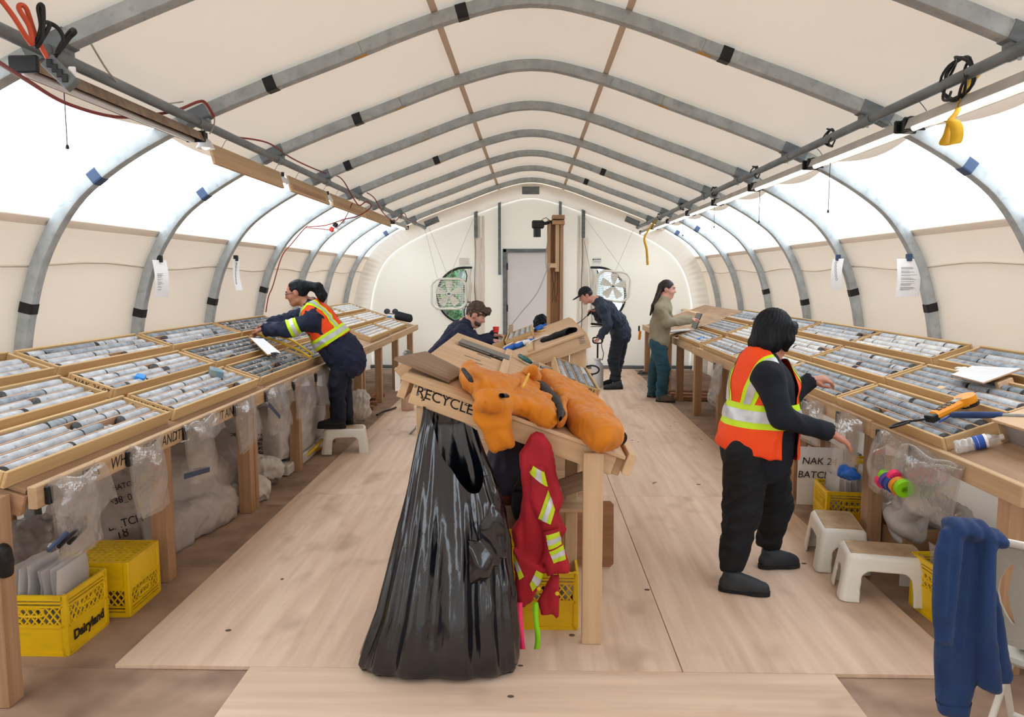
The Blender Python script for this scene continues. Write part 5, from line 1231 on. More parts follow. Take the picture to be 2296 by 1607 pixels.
for pts, off, hf in (([(1190, 975), (1203, 968), (1220, 974), (1232, 1000), (1255, 1090), (1262, 1120), (1250, 1150), (1272, 1190), (1255, 1215), (1230, 1270), (1158, 1275), (1148, 1190), (1165, 1160), (1172, 1110), (1163, 1018), (1176, 1000)], .012, .034),
                     ([zl(*p) for p in ((480, -20), (625, 0), (640, 200), (745, 515), (590, 558), (480, 260))], -.028, .026), ([zl(*p) for p in ((600, 560), (745, 520), (795, 790), (820, 890), (630, 955), (610, 820), (550, 850), (620, 700))], -.030, .026),
                     ([zl(*p) for p in ((340, 700), (560, 820), (640, 880), (520, 1170), (440, 1230), (385, 1200), (355, 1100))], -.014, .030), ([zl(*p) for p in ((540, 1170), (660, 940), (750, 925), (745, 1300), (715, 1330), (680, 1290), (580, 1300))], -.008, .024)):
    s.poly([(onY(x, y, cy).x, onY(x, y, cy).z) for x, y in pts], (0, cy + off, 0), (1, 0, 0), (0, 0, 1), hf, rnd=.03)
me = s.mesh('coverall'); v = get_v(me); n = get_n(me)
f = (np.abs(nz(v, (9, 2, 2.2), 61)) - .55) * .013; set_v(me, v + n * np.where(v[:, 1] < cy + .01, f, 0)[:, None])
co = mk('coverall_cloth', me, MT['red_cloth']); setin(co, cv)
def quad_stripe(me, quad, Y, push, mt, parent, name, extra=[]):
    P = [onY(x, y, Y) for x, y in quad]; pl = []; c = sum(P, Vector()) / len(P)
    for i in range(len(P)):
        a, b = P[i], P[(i + 1) % len(P)]; e = b - a; nn = V(e.z, 0, -e.x); nn = nn if nn.dot(c - a) < 0 else -nn; pl.append((a, nn))
    m2 = cut_mesh(me, pl + extra, push, name); m2.materials.append(MT[mt]); return setin(mk(name, m2, None), parent)
fr = [((0, cy - .002, 0), (0, 1, 0))]
for Q in ([(490, 60), (520, 0), (610, 45), (640, 180)], [(640, 205), (700, 370), (665, 482), (560, 440)], [(628, 575), (735, 548), (757, 660), (650, 693)], [(652, 708), (770, 668), (792, 780), (690, 812)],
          [(490, 1000), (545, 880), (630, 930), (512, 1062)], [(345, 745), (365, 760), (440, 935), (400, 965)]):
    q_ = [zl(*p) for p in Q]; quad_stripe(me, q_, cy, .0025, 'lime2', cv, 'lime_band', fr)
    a, b, c, d = [Vector((x, y, 0)) for x, y in q_]
    sil = [a.lerp(d, .32), b.lerp(c, .32), b.lerp(c, .68), a.lerp(d, .68)] if Q[0][0] not in (640, 490) or Q[0][1] == 60 else [a.lerp(b, .32), a.lerp(b, .68), d.lerp(c, .68), d.lerp(c, .32)]
    quad_stripe(me, [(p.x, p.y) for p in sil], cy, .0045, 'silver', cv, 'silver_band', fr)
for px, py in ((1208, 1320), (1249, 1330)): setin(MB().lathe([(.0, 0), (.010, 0), (.010, .004), (.006, .006), (.0, .006)], 14, Matrix.Translation(onY(px, py, cy - .045)) @ Matrix.Rotation(math.pi / 2, 4, 'X')).build('snap', MT['yellow_tape'], smooth=True), cv)
ribbon([onY(1165, 1350, 3.24), onY(1166, 1390, 3.22), onY(1169, 1430, 3.2), onY(1172, 1455, 3.2)], .026, (1, 0, 0), 'pink', 'flagging_ribbon', 'neon pink ribbon hanging under the red coverall', 'ribbon', tw=.3)
ribbon([onY(1201, 1350, 3.24), onY(1202, 1390, 3.22), onY(1206, 1430, 3.2), onY(1203, 1455, 3.2)], .024, (1, 0, 0), 'green', 'flagging_ribbon', 'neon green ribbon hanging under the red coverall', 'ribbon', tw=.3)
# backpack on the lower shelf, small black item, hardboard sheet
s = SDF((-.32, 3.3, .55), (.12, 3.95, 1.0), .009); c = onY(1165, 1035, 3.62)
s.ell((-.07, 3.62, .73), (.16, .17, .15), k=.03).ell((-.11, 3.55, .68), (.13, .12, .1), k=.03)
bp = thing('backpack', 'navy and rust backpack lying on the lower shelf', 'backpack', (-.07, 3.6, .585))
s.plane_cut((0, 0, .585), (0, 0, -1)); me = rumple(s.mesh('backpack'), .008, 7, 3); setin(mk('pack_body', me, MT['navy_bagcloth']), bp)
m2 = cut_mesh(me, [((0, 0, .66), (-.1, 0, 1)), ((-.05, 0, 0), (1, 0, 0))], .003); m2.materials.append(MT['maroon']); setin(mk('rust_panel', m2, None), bp)
setin(MB().tube(spline([onY(1165, 1075, 3.42), onY(1152, 1095, 3.40), onY(1150, 1115, 3.40), onY(1158, 1130, 3.40)], 6), .006, 6).build('strap', MT['black']), bp)
s = SDF((-.12, 3.32, .35), (.08, 3.5, .68), .007); s.chain([onY(1165, 1108, 3.40), onY(1166, 1135, 3.40), onY(1164, 1155, 3.40)], [.035, .038, .028], .02, (V(0, 1, 0), .6)); tag(mk('black_pouch', s.mesh('pouch'), MT['black_cloth']), 'small black pouch hung behind the red coverall', 'pouch')
hb = MB().prism([(.13, 0), (.46, 0), (.48, .02), (.48, .36), (.46, .38), (.13, .38)], .005, Matrix.Translation((0, 4.22, .003)) @ Matrix.Rotation(math.radians(90 - 6), 4, 'X')).build('hardboard_sheet', MT['wood_lam']); tag(fixn(hb), 'brown hardboard sheet leaning behind the table leg', 'board')

# ------------------------------------------------------------------ people
def unit(v): return Vector(v).normalized()
def hand(s, w, d, pn, side, curl=(.35, .45, .35), size=1.0, spread=.0, thumb=.6):
    """palm and five fingers on wrist w: d = direction of the hand, pn = palm side, side = +1/-1 where the thumb is"""
    w, d, pn = Vector(w), unit(d), Vector(pn); pn = (pn - d * pn.dot(d)).normalized(); ac = d.cross(pn) * side
    z = size; s.cone(w - d * .02 * z, w + d * .012 * z, .024 * z, .026 * z, .012, (pn, .75))
    for k in range(4): s.cone(w + d * .012 * z + ac * (k - 1.5) * -.010 * z, w + d * .085 * z + ac * (1.5 - k) * .0195 * z, .016 * z, .0125 * z, .010)
    for k, ln in enumerate((.070, .079, .073, .057)):
        p = w + d * .086 * z + ac * (1.5 - k) * .0200 * z; dd = (d + ac * (1.5 - k) * (.06 + spread)).normalized(); r = (.0098, .0098, .0093, .0082)[k] * z
        for j, (f, c) in enumerate(zip((.45, .31, .24), curl)):
            ax = dd.cross(pn).normalized(); dd = (Quaternion(ax, c) @ dd).normalized(); q = p + dd * ln * f * z
            s.cone(p, q, r, r * .92, .004); p, r = q, r * .92
    p = w + d * .022 * z + ac * .024 * z; dd = (d * .75 + ac * thumb + pn * .35).normalized(); q = p + dd * .045 * z; s.cone(p, q, .0145 * z, .0115 * z, .010)
    dd = (d + ac * .15 + pn * .3).normalized(); r_ = q + dd * .03 * z; s.cone(q, r_, .011 * z, .0095 * z, .004); s.cone(r_, r_ + dd * .016 * z, .0092 * z, .0075 * z, .004)
def head_sdf(s, c, f, u, z=1.0):
    c, f, u = Vector(c), unit(f), Vector(u); u = (u - f * u.dot(f)).normalized(); r = f.cross(u); R = [tuple(r), tuple(f), tuple(u)]
    P = lambda a, b, h: c + (r * a + f * b + u * h) * z
    s.ell(P(0, -.012, .022), (.074 * z, .094 * z, .094 * z), R, .02)
    s.ell(P(0, .030, -.035), (.058 * z, .062 * z, .080 * z), R, .03)
    s.ell(P(0, .058, -.092), (.026 * z, .026 * z, .020 * z), R, .03)
    for sg in (-1, 1):
        s.ell(P(sg * .036, .058, -.030), (.024 * z, .026 * z, .026 * z), R, .02)
        s.cone(P(sg * .02, .082, .020), P(sg * .045, .066, .017), .010 * z, .008 * z, .012)
        s.cone(P(sg * .050, -.005, -.075), P(sg * .02, .055, -.098), .014 * z, .014 * z, .02)
        s.ell(P(sg * .075, -.008, -.010), (.010 * z, .021 * z, .033 * z), R, .006)
    s.cone(P(0, .082, .012), P(0, .104, -.022), .009 * z, .0135 * z, .012); s.cone(P(-.012, .090, -.027), P(.012, .090, -.027), .009 * z, .009 * z, .008)
    s.cone(P(-.018, .076, -.057), P(.018, .076, -.057), .0085 * z, .0085 * z, .006); s.cone(P(-.015, .075, -.066), P(.015, .075, -.066), .009 * z, .009 * z, .006)
    for sg in (-1, 1): s.ell(P(sg * .031, .089, .003), (.014 * z, .010 * z, .009 * z), R, cut=True)
    return P, R
def face_parts(P, R, z, t, brow='hair_black', lips=True):
    for sg in (-1, 1):
        e = P(sg * .031, .070, .003); o = MB().lathe([(.0005, -.012 * z), (.009 * z, -.008 * z), (.0125 * z, 0), (.009 * z, .008 * z), (.0005, .012 * z)], 10, Matrix.Translation(e)).build('eye', MT['eye_white'], smooth=True); setin(o, t)
        o = MB().lathe([(.0005, 0), (.0055 * z, .001), (.0055 * z, .003), (.0005, .004)], 10, frame_m(P(sg * .031, .080, .003), P(0, 1, 0) - P(0, 0, 0)) @ Matrix.Rotation(math.pi / 2, 4, 'Y')).build('iris', MT['eye_dark']); setin(o, t)
        setin(MB().tube(spline([P(sg * .014, .0905, .026), P(sg * .03, .0885, .031), P(sg * .05, .072, .026)], 4), .0035 * z, 6).build('eyebrow', MT[brow]), t)
    if lips: setin(MB().tube(spline([P(-.022, .080, -.0615), P(0, .0865, -.061), P(.022, .080, -.0615)], 4), .0035 * z, 6).build('lips', MT['lip']), t)
def shoe(heel, toe, mt, t, h=.115, w=.044, name='shoe', laces=True, lift=0.0, collar=None):
    heel, toe = Vector(heel), Vector(toe); d = toe - heel; d.z = 0; L = d.length; d.normalize(); z0 = heel.z; n = d.cross(V(0, 0, 1))
    a = heel + d * .04; b = toe - d * .04; s = SDF((min(heel.x, toe.x) - .1, min(heel.y, toe.y) - .1, z0 - .02), (max(heel.x, toe.x) + .1, max(heel.y, toe.y) + .1, z0 + h + .09), .006)
    s.cone(a + V(0, 0, .042), a + d * .09 + V(0, 0, .044), w * .86, w * .85, .03); s.cone(a + d * .08 + V(0, 0, .044), b + V(0, 0, .034), w * .9, w * .84, .03)
    s.cone(a + d * .03 + V(0, 0, .05), a + d * .02 + V(0, 0, h), w * .82, w * .86, .03); s.cone(a + d * .05 + V(0, 0, .08), a + d * .14 + V(0, 0, .055), w * .7, w * .6, .03)
    s.plane_cut((0, 0, z0 + .018), (0, 0, -1)); s.plane_cut((0, 0, z0 + h + .015), (0, 0, 1)); o = mk(name, s.mesh('upper'), MT[mt]); setin(o, t)
    prof = []
    for k in range(28):
        an = 2 * math.pi * k / 28; x = math.cos(an); y = math.sin(an); half = L / 2; wd = w * (.98 if x > 0 else .86) * (1 - .14 * math.exp(-((x + .15) / .3) ** 2))
        prof.append((half + math.copysign(abs(x) ** .75, x) * half, math.copysign(abs(y) ** .75, y) * wd))
    m = frame_m(heel, d); so = MB().prism(prof, .024, m @ Matrix.Translation((0, 0, .001))).build('sole', MT['sole']); so.matrix_basis = Matrix.Identity(4); setin(so, t); so.parent = o; so.matrix_basis = Matrix.Identity(4); so.matrix_parent_inverse = world_m(o).inverted()
    if laces:
        mb = MB()
        for k in range(4):
            p = a + d * (.055 + .028 * k) + V(0, 0, .108 - .014 * k)
            mb.tube(spline([p + n * .028 - V(0, 0, .012), p + n * .012 + V(0, 0, .004), p - n * .012 + V(0, 0, .004), p - n * .028 - V(0, 0, .012)], 3), .0032, 5)
        la = mb.build('laces', MT['cord_black']); setin(la, t)
    return o
def torso(s, secs, ra, k=.05, grow=0.0):
    """secs: (point, half width, half depth); ra = sideways axis"""
    for (p, w, d), (q, w2, d2) in zip(secs[:-1], secs[1:]):
        w, d, w2, d2 = w + grow, d + grow, w2 + grow, d2 + grow; s.cone(p, q, d, d2, k, (ra, (w + w2) / (d + d2)))
def limb(s, pts, rs, k=.03): s.chain(pts, rs, k)
def bounds(pts, pad): a = np.array([tuple(p) for p in pts]); return tuple(a.min(0) - pad), tuple(a.max(0) + pad)
def make_body(t, J, skin, h, head, hands, hs=1.0):
    pts = [J[k] for k in J]; lo, hi = bounds(pts, .24); s = SDF(lo, (hi[0], hi[1], hi[2] + .02), h)
    P, R = head_sdf(s, J['head'], head[0], head[1], hs); f, u = unit(head[0]), unit(head[1])
    s.cone(J['head'] - u * .06 * hs - f * .02, J['neck'], .050 * hs, .056 * hs, .03); s.cone(J['neck'], J['pelvis'], .085, .09, .05)
    for a in 'LR':
        s.cone(J['neck'], J['sh' + a], .05, .045, .04); s.cone(J['sh' + a], J['el' + a], .042, .034, .03); s.cone(J['el' + a], J['wr' + a], .034, .025, .02)
        s.cone(J['pelvis'], J['hip' + a], .07, .07, .04); s.cone(J['hip' + a], J['kn' + a], .062, .048, .04); s.cone(J['kn' + a], J['an' + a], .046, .036, .03)
        s.cone(J['an' + a], J['an' + a] + V(0, 0, -.05), .036, .034, .01)
    for hd in hands: hand(s, *hd[0], **hd[1])
    me = s.mesh('body', 1); o = mk('body', me, MT[skin]); setin(o, t); return P, R
def coat(t, J, secs, ra, mt, name, rs=(.066, .055, .046), h=.009, amp=.006, seed=1, collar=True, cuffs=True, to=1.0, sc=(6, 6, 6), ridged=True):
    pts = [p for p, *_ in secs] + [J[k] for k in ('shL', 'shR', 'elL', 'elR', 'wrL', 'wrR')]; lo, hi = bounds(pts, .26); s = SDF(lo, hi, h)
    torso(s, secs, ra)
    for a in 'LR':
        s.cone(J['chest'], J['sh' + a], .09, rs[0] + .006, .06); w = J['el' + a].lerp(J['wr' + a], to); s.chain([J['sh' + a], J['el' + a], w], list(rs), .025)
        if cuffs: d = (J['wr' + a] - J['el' + a]).normalized(); s.cone(w - d * .03, w, rs[2] + .003, rs[2] + .004, .008)
    for a in 'LR':
        d = (J['wr' + a] - J['el' + a]).normalized(); w = J['el' + a].lerp(J['wr' + a], to); c = w + d * (.062)
        s.ell(c, (.062, .062, .062), cut=True)
    me = s.mesh(name, 1); rumple(me, amp, sc, seed, ridged); rumple(me, amp * .6, tuple(x * 2.2 for x in sc), seed + 5)
    o = mk(name, me, MT[mt]); setin(o, t); return o
def trousers(t, J, mt, rs=(.10, .078, .062), h=.009, amp=.006, seed=2, pel=(.17, .13), ra=V(0, 1, 0), top=.10, ank=.03, name='trousers'):
    pts = [J[k] for k in ('pelvis', 'hipL', 'hipR', 'knL', 'knR', 'anL', 'anR')]; lo, hi = bounds(pts, .26); s = SDF(lo, hi, h)
    up = (J['waist'] - J['pelvis']).normalized()
    s.cone(J['pelvis'] + up * top, J['pelvis'] - up * .02, pel[1] * .95, pel[1], .05, (ra, pel[0] / pel[1]))
    for a in 'LR':
        e = J['an' + a] + V(0, 0, ank); s.chain([J['hip' + a], J['kn' + a], e], list(rs), .03); s.ell(e - V(0, 0, rs[2] + .012), (.09, .09, rs[2] * .98), cut=True)
    me = s.mesh(name, 1); rumple(me, amp, (6, 6, 9), seed, True, lambda v: .4 + .6 * np.clip((J['pelvis'].z - v[:, 2]) * 2, 0, 1)); o = mk(name, me, MT[mt]); setin(o, t); return o
def bands(vest_o, planes_lime, planes_silver, parent, nm='belt'):
    for pl, mt, push, n in ((planes_lime, 'lime', .0035, 'lime_band'), (planes_silver, 'silver', .006, 'silver_band')):
        m2 = cut_mesh(vest_o.data, pl, push, n); m2.materials.append(MT[mt])
        o = mk(n, m2, None); o.parent = vest_o
def slab(p, n, a, b): p, n = Vector(p), unit(n); return [(p + n * a, -n), (p + n * b, n)]

# --- woman in an orange vest at the near bench
w1 = thing('person', 'person in black clothes and orange vest reaching over the core boxes', 'person', tuple(onZ(1690, 1310)))
J = {k: onY(*v) for k, v in dict(head=(1738, 745, 4.12), neck=(1712, 808, 4.11), chest=(1712, 862, 4.10), waist=(1708, 940, 4.10), pelvis=(1695, 1000, 4.10), shR=(1722, 843, 3.92), shL=(1738, 836, 4.30),
     elR=(1752, 935, 3.86), wrR=(1858, 968, 3.92), elL=(1768, 892, 4.42), wrL=(1815, 853, 4.44), hipR=(1676, 1020, 4.01), hipL=(1718, 1020, 4.20), knR=(1662, 1148, 3.97), knL=(1736, 1130, 4.24), anR=(1640, 1288, 3.95), anL=(1722, 1238, 4.28)).items()}
f = unit((.93, .34, -.02)); ra = f.cross(V(0, 0, 1))
P, R = make_body(w1, J, 'skin_a', .0058, (unit((.90, .38, -.22)), V(0, 0, 1)), [((J['wrR'], (.85, -.15, -.45), (-.35, .2, -.9), 1), dict(curl=(.25, .4, .35), spread=.10)), ((J['wrL'], (.95, -.1, .12), (-.05, .3, -.95), -1), dict(curl=(.5, .6, .4)))], hs=.98)
face_parts(P, R, .98, w1)
secs = [(J['neck'] + V(-.01, 0, .0), .10, .085), (J['chest'], .185, .135), (J['waist'], .20, .155), (J['pelvis'], .205, .165), (J['pelvis'] - V(0, 0, .05), .20, .16)]
coat(w1, J, secs, ra, 'black_jersey', 'shirt', (.070, .060, .042), amp=.004, seed=12, sc=(5, 5, 7))
trousers(w1, J, 'black_twill', (.125, .094, .062), seed=14, pel=(.19, .155), ra=ra, amp=.009, ank=.055)
s = SDF(*bounds([p for p, *_ in secs], .30), .009); torso(s, [(p, w + .012, d + .022) for p, w, d in secs[:3]] + [(J['pelvis'] - V(0, 0, .0), .225, .195), (J['pelvis'] - V(0, 0, .03), .225, .20)], ra)
s.cone(J['chest'] + V(0, 0, .02), J['shR'].lerp(J['neck'], .35), .10, .065, .05); s.cone(J['chest'] + V(0, 0, .02), J['shL'].lerp(J['neck'], .35), .10, .065, .05)
s.plane_cut(J['neck'] + f * .02 + V(0, 0, .035), (.45, .15, 1)); s.plane_cut(J['pelvis'] - V(0, 0, .02), (-.1, 0, -1))
vme = rumple(s.mesh('vest'), .006, (6, 6, 8), 17, True)
bz = J['waist'] + V(0, 0, .045)                                    # belt height
vest = thing('vest_tmp', 'x', 'x')                                  # gathers the panels below, replaced at once
bpy.data.objects.remove(vest)
back = cut_mesh(vme, [(J['chest'] - f * .035, f)]); back.materials.append(MT['vest']); vb = setin(mk('vest', back, None), w1)
frnt = cut_mesh(vme, [(J['chest'] + f * .075, -f)]); frnt.materials.append(MT['vest']); vf = setin(mk('vest_front', frnt, None), w1)
belt = cut_mesh(vme, slab(bz, (0, 0, 1), -.062, .062), .001); belt.materials.append(MT['lime']); be = setin(mk('belt_band', belt, None), w1)
m2 = cut_mesh(vme, slab(bz, (0, 0, 1), -.03, .03), .004); m2.materials.append(MT['silver']); o = mk('silver_band', m2, None); o.matrix_basis = Matrix.Identity(4); setin(o, w1); 
for sg in (-1, 1):
    for src, par in ((back, vb), (frnt, vf)):
        c0 = J['chest'] + ra * (.105 * sg); nn = (ra * sg + V(0, 0, -.28 if src is back else .1)).normalized()
        for a, b, mt, ps, nm in ((-.042, .042, 'lime', .003, 'lime_band'), (-.02, .02, 'silver', .006, 'silver_band')):
            m2 = cut_mesh(src, slab(c0, nn, a, b) + [(bz + V(0, 0, .06), (0, 0, -1))], ps, nm); m2.materials.append(MT[mt]); o = mk(nm, m2, None); o.parent = par
u = V(0, 0, 1)
# hair: black bob
hc = J['head']; hf = unit((.90, .38, -.22)); hu = (u - hf * u.dot(hf)).normalized(); hr = hf.cross(hu); HR = [tuple(hr), tuple(hf), tuple(hu)]
s = SDF(*bounds([hc], .22), .0065); Q = lambda a, b, c_: hc + hr * a + hf * b + hu * c_
s.ell(Q(0, -.022, .022), (.092, .108, .108), HR, .03); s.ell(Q(0, -.045, -.055), (.094, .080, .085), HR, .03)
for sg in (-1, 1): s.chain([Q(sg * .078, .03, .04), Q(sg * .086, .025, -.03), Q(sg * .075, .03, -.085)], [.028, .026, .012], .02); s.chain([Q(sg * .03, .085, .055), Q(sg * .06, .07, .02)], [.025, .018], .02)
s.chain([Q(-.05, -.085, -.08), Q(-.05, -.09, -.135)], [.03, .012], .02); s.chain([Q(.0, -.10, -.08), Q(0, -.105, -.14)], [.03, .012], .02); s.chain([Q(.05, -.08, -.08), Q(.05, -.08, -.135)], [.03, .012], .02)
s.ell(Q(0, .115, -.055), (.066, .065, .095), HR, cut=True)
me = s.mesh('hair'); v = get_v(me); n = get_n(me); d = (v - np.array(hc)); ang = np.arctan2(d @ np.array(hr), d @ np.array(hf)); set_v(me, v + n * (np.sin(ang * 34 + 3 * np.sin(v[:, 2] * 40)) * .0022)[:, None]); setin(mk('hair', me, MT['hair_black']), w1)
shoe(onZ(1610, 1322) + V(0, 0, .001), onZ(1727, 1336) + V(0, 0, .001), 'boot_grey', w1, h=.095); shoe(onZ(1700, 1274) + V(0, 0, .001), onZ(1792, 1270) + V(0, 0, .001), 'boot_grey', w1, h=.095)

# --- woman on the step stool leaning over the lettered bench
w2 = thing('person', 'person in navy coat and orange vest standing on a step stool', 'person', tuple(onY(765, 952, 7.1)))
J = {k: onY(*v) for k, v in dict(head=(665, 656, 7.05), neck=(700, 688, 7.08), chest=(712, 716, 7.08), waist=(742, 758, 7.1), pelvis=(768, 788, 7.12), shL=(698, 718, 6.90), shR=(704, 700, 7.26), elL=(650, 738, 6.86), wrL=(592, 738, 7.0),
     elR=(655, 715, 7.34), wrR=(602, 728, 7.28), hipL=(770, 800, 7.02), hipR=(766, 800, 7.22), knL=(756, 862, 7.0), knR=(768, 862, 7.2), anL=(758, 925, 7.03), anR=(776, 922, 7.22)).items()}
f2 = unit((-.96, -.08, -.25)); u2 = unit(J['neck'] - J['pelvis']); ra2 = V(0, 1, 0)
P, R = make_body(w2, J, 'skin_a', .0068, (f2, unit((-.2, 0, 1))), [((J['wrL'], (-.95, .1, -.12), (0, 0, -1), 1), dict(curl=(.9, .9, .5))), ((J['wrR'], (-.9, -.2, -.1), (0, 0, -1), -1), dict(curl=(.7, .8, .5)))], hs=1.0)
face_parts(P, R, 1.0, w2)
secs = [(J['neck'], .10, .085), (J['chest'], .19, .13), (J['waist'], .195, .15), (J['pelvis'], .20, .17), (J['pelvis'] + V(.05, 0, -.09), .20, .17)]
c2o = coat(w2, J, secs, ra2, 'navy_cloth', 'coat', (.078, .072, .060), amp=.007, seed=22, to=.86)
for a in ('L',):
    ax = unit(J['elL'] - J['shL']); mp = J['shL'].lerp(J['elL'], .80)
    for aa, bb, mt, ps, nm in ((-.045, .045, 'lime', .004, 'lime_band'), (-.016, .016, 'silver', .007, 'silver_band')):
        m2 = cut_mesh(c2o.data, slab(mp, ax, aa, bb) + [((0, mp.y + .08, 0), (0, 1, 0)), (mp + V(.12, 0, 0), (1, 0, .4))], ps, nm); m2.materials.append(MT[mt]); o = mk(nm, m2, None); o.parent = c2o
trousers(w2, J, 'denim_dark', (.105, .080, .066), seed=24, pel=(.17, .14), ra=ra2, amp=.008, ank=-.06)
s = SDF(*bounds([p for p, *_ in secs], .30), .009); torso(s, [(p, w + .010, d + .014) for p, w, d in secs[:3]] + [(J['waist'].lerp(J['pelvis'], .35), .21, .17)], ra2)
s.cone(J['chest'], J['shL'].lerp(J['neck'], .25), .10, .070, .05); s.cone(J['chest'], J['shR'].lerp(J['neck'], .25), .10, .07, .05)
s.plane_cut(J['neck'] + u2 * .045, u2); s.plane_cut(J['waist'] - u2 * .035, -u2)
vme = rumple(s.mesh('vest'), .006, (6, 6, 8), 27, True); vme.materials.append(MT['vest'])
v2 = setin(mk('vest', vme, None), w2)
bd = unit(u2 + V(.25, 0, .1)); bp_ = J['waist'] + u2 * .02
for aa, bb, mt, ps, nm in ((-.05, .045, 'lime', .0035, 'lime_band'), (-.022, .018, 'silver', .0065, 'silver_band')):
    m2 = cut_mesh(vme, slab(bp_, u2, aa, bb), ps, nm); m2.materials.append(MT[mt]); o = mk(nm, m2, None); o.parent = v2
for sg in (-1, 1):
    for aa, bb, mt, ps, nm in ((-.034, .034, 'lime', .003, 'lime_band'), (-.013, .013, 'silver', .006, 'silver_band')):
        m2 = cut_mesh(vme, slab(J['chest'] + V(0, .10 * sg, 0), (0, sg, 0), aa, bb) + [(bp_ + u2 * .04, -u2)], ps, nm); m2.materials.append(MT[mt]); o = mk(nm, m2, None); o.parent = v2
hc = J['head']; hu = unit((-.2, 0, 1)); hu = (hu - f2 * hu.dot(f2)).normalized(); hr = f2.cross(hu); HR = [tuple(hr), tuple(f2), tuple(hu)]
s = SDF(tuple(hc - V(.2, .2, .25)), tuple(hc + V(.35, .2, .2)), .007); Q = lambda a, b, c_: hc + hr * a + f2 * b + hu * c_
s.ell(Q(0, -.022, .026), (.079, .098, .097), HR, .02); s.ell(Q(0, .085, -.02), (.075, .07, .085), HR, cut=True)
for sg in (-1, 1): s.ell(Q(sg * .08, -.0, -.02), (.02, .03, .04), HR, cut=True)
s.chain([Q(0, -.10, .05), onY(712, 645, 7.05), onY(722, 662, 7.05), onY(724, 676, 7.05)], [.04, .046, .044, .014], .03)
me = s.mesh('hair'); rumple(me, .003, (18, 18, 18), 6); setin(mk('hair', me, MT['hair_black']), w2)
gl = thing('g', 'x', 'x'); bpy.data.objects.remove(gl)
mb = MB()
for sg in (-1, 1): mb.tube([Q(sg * .031 + .022 * math.cos(k * .52), .098 - .006 * abs(math.cos(k * .52)), .0 + .016 * math.sin(k * .52)) for k in range(12)], .0022, 5, closed=True); mb.tube([Q(sg * .053, .093, .004), Q(sg * .074, .04, .004), Q(sg * .079, -.005, .0)], .0022, 5)
mb.tube([Q(-.01, .102, .003), Q(.01, .102, .003)], .002, 5); setin(mb.build('glasses', MT['black']), w2)
wb = J['wrL'].lerp(J['elL'], .1); setin(MB().tube([wb + (Quaternion((1, 0, 0), k * .628) @ V(0, .036, 0)) for k in range(10)], .008, 6, closed=True).build('watch_strap', MT['black']), w2)
zs = onY(765, 955, 7.1).z; zs = .236
shoe(V(J['anL'].x + .07, 7.04, zs), V(J['anL'].x - .20, 7.02, zs), 'boot_black', w2, h=.16, laces=True); shoe(V(J['anR'].x + .07, 7.24, zs), V(J['anR'].x - .18, 7.22, zs), 'boot_black', w2, h=.16)

# --- man in a cap with the sprayer
m1 = thing('person', 'person in a black cap bending over with a sprayer wand', 'person', tuple(onZ(1378, 870)))
J = {k: onY(*v) for k, v in dict(head=(1313, 662, 11.4), neck=(1340, 676, 11.4), chest=(1358, 692, 11.4), waist=(1384, 722, 11.4), pelvis=(1392, 745, 11.4), shL=(1352, 690, 11.2), shR=(1350, 684, 11.6), elL=(1364, 728, 11.14), wrL=(1345, 755, 11.15),
     elR=(1345, 712, 11.62), wrR=(1334, 697, 11.5), hipL=(1388, 752, 11.3), hipR=(1396, 752, 11.5), knL=(1376, 806, 11.28), knR=(1386, 806, 11.5), anL=(1382, 857, 11.3), anR=(1378, 853, 11.5)).items()}
f3 = unit((-.86, -.12, -.5)); hu = V(-.4, 0, 1)
P, R = make_body(m1, J, 'skin_b', .0085, (f3, hu), [((J['wrL'], (-.5, .1, -.85), (-.6, 0, .2), 1), dict(curl=(1.1, 1.2, .6))), ((J['wrR'], (-.75, -.1, .1), (0, 0, -1), -1), dict(curl=(1.0, 1.1, .6)))], hs=1.05)
face_parts(P, R, 1.05, m1, 'hair_dark')
secs = [(J['neck'], .10, .085), (J['chest'], .19, .125), (J['waist'], .18, .135), (J['pelvis'], .18, .14), (J['pelvis'] - V(0, 0, .04), .18, .145)]
coat(m1, J, secs, V(0, 1, 0), 'shirt_blue', 'shirt', (.078, .066, .052), h=.011, amp=.009, seed=32)
trousers(m1, J, 'trouser_slate', (.105, .085, .072), h=.011, seed=34, ra=V(0, 1, 0), amp=.008, ank=.03)
hc = J['head']; hu = (hu - f3 * hu.dot(f3)).normalized(); hr = f3.cross(hu); HR = [tuple(hr), tuple(f3), tuple(hu)]; Q = lambda a, b, c_: hc + hr * a + f3 * b + hu * c_
s = SDF(*bounds([hc], .22), .007); s.ell(Q(0, -.02, .02), (.083, .10, .095), HR, .02); s.plane_cut(Q(0, 0, -.04), -hu); s.ell(Q(0, .10, -.03), (.09, .085, .08), HR, cut=True); setin(mk('hair', s.mesh('hair'), MT['hair_dark']), m1)
s = SDF(*bounds([hc], .26), .007); s.ell(Q(0, -.01, .035), (.090, .108, .100), HR, .02); s.plane_cut(Q(0, 0, .035), -(hu * .96 - f3 * .12)); s.cone(Q(-.03, .10, .04), Q(-.03, .165, .022), .05, .04, .02, (hu, .2)); s.cone(Q(.03, .10, .04), Q(.03, .165, .022), .05, .04, .02, (hu, .2))
setin(mk('cap', s.mesh('cap'), MT['black_cloth']), m1)
shoe(onZ(1397, 872) + V(.0, 0, .001), onZ(1353, 873) + V(0, 0, .001), 'boot_grey', m1, h=.10, laces=False); shoe(onZ(1388, 864) + V(.0, 0, .001), onZ(1350, 864) + V(0, 0, .001), 'boot_black', m1, h=.10, laces=False)
sp = thing('pump_sprayer', 'white tank pump sprayer with black handle beside the capped man', 'sprayer', tuple(onZ(1338, 868)))
c = onZ(1339, 866); sc_ = lambda z: c + V(0, 0, z)
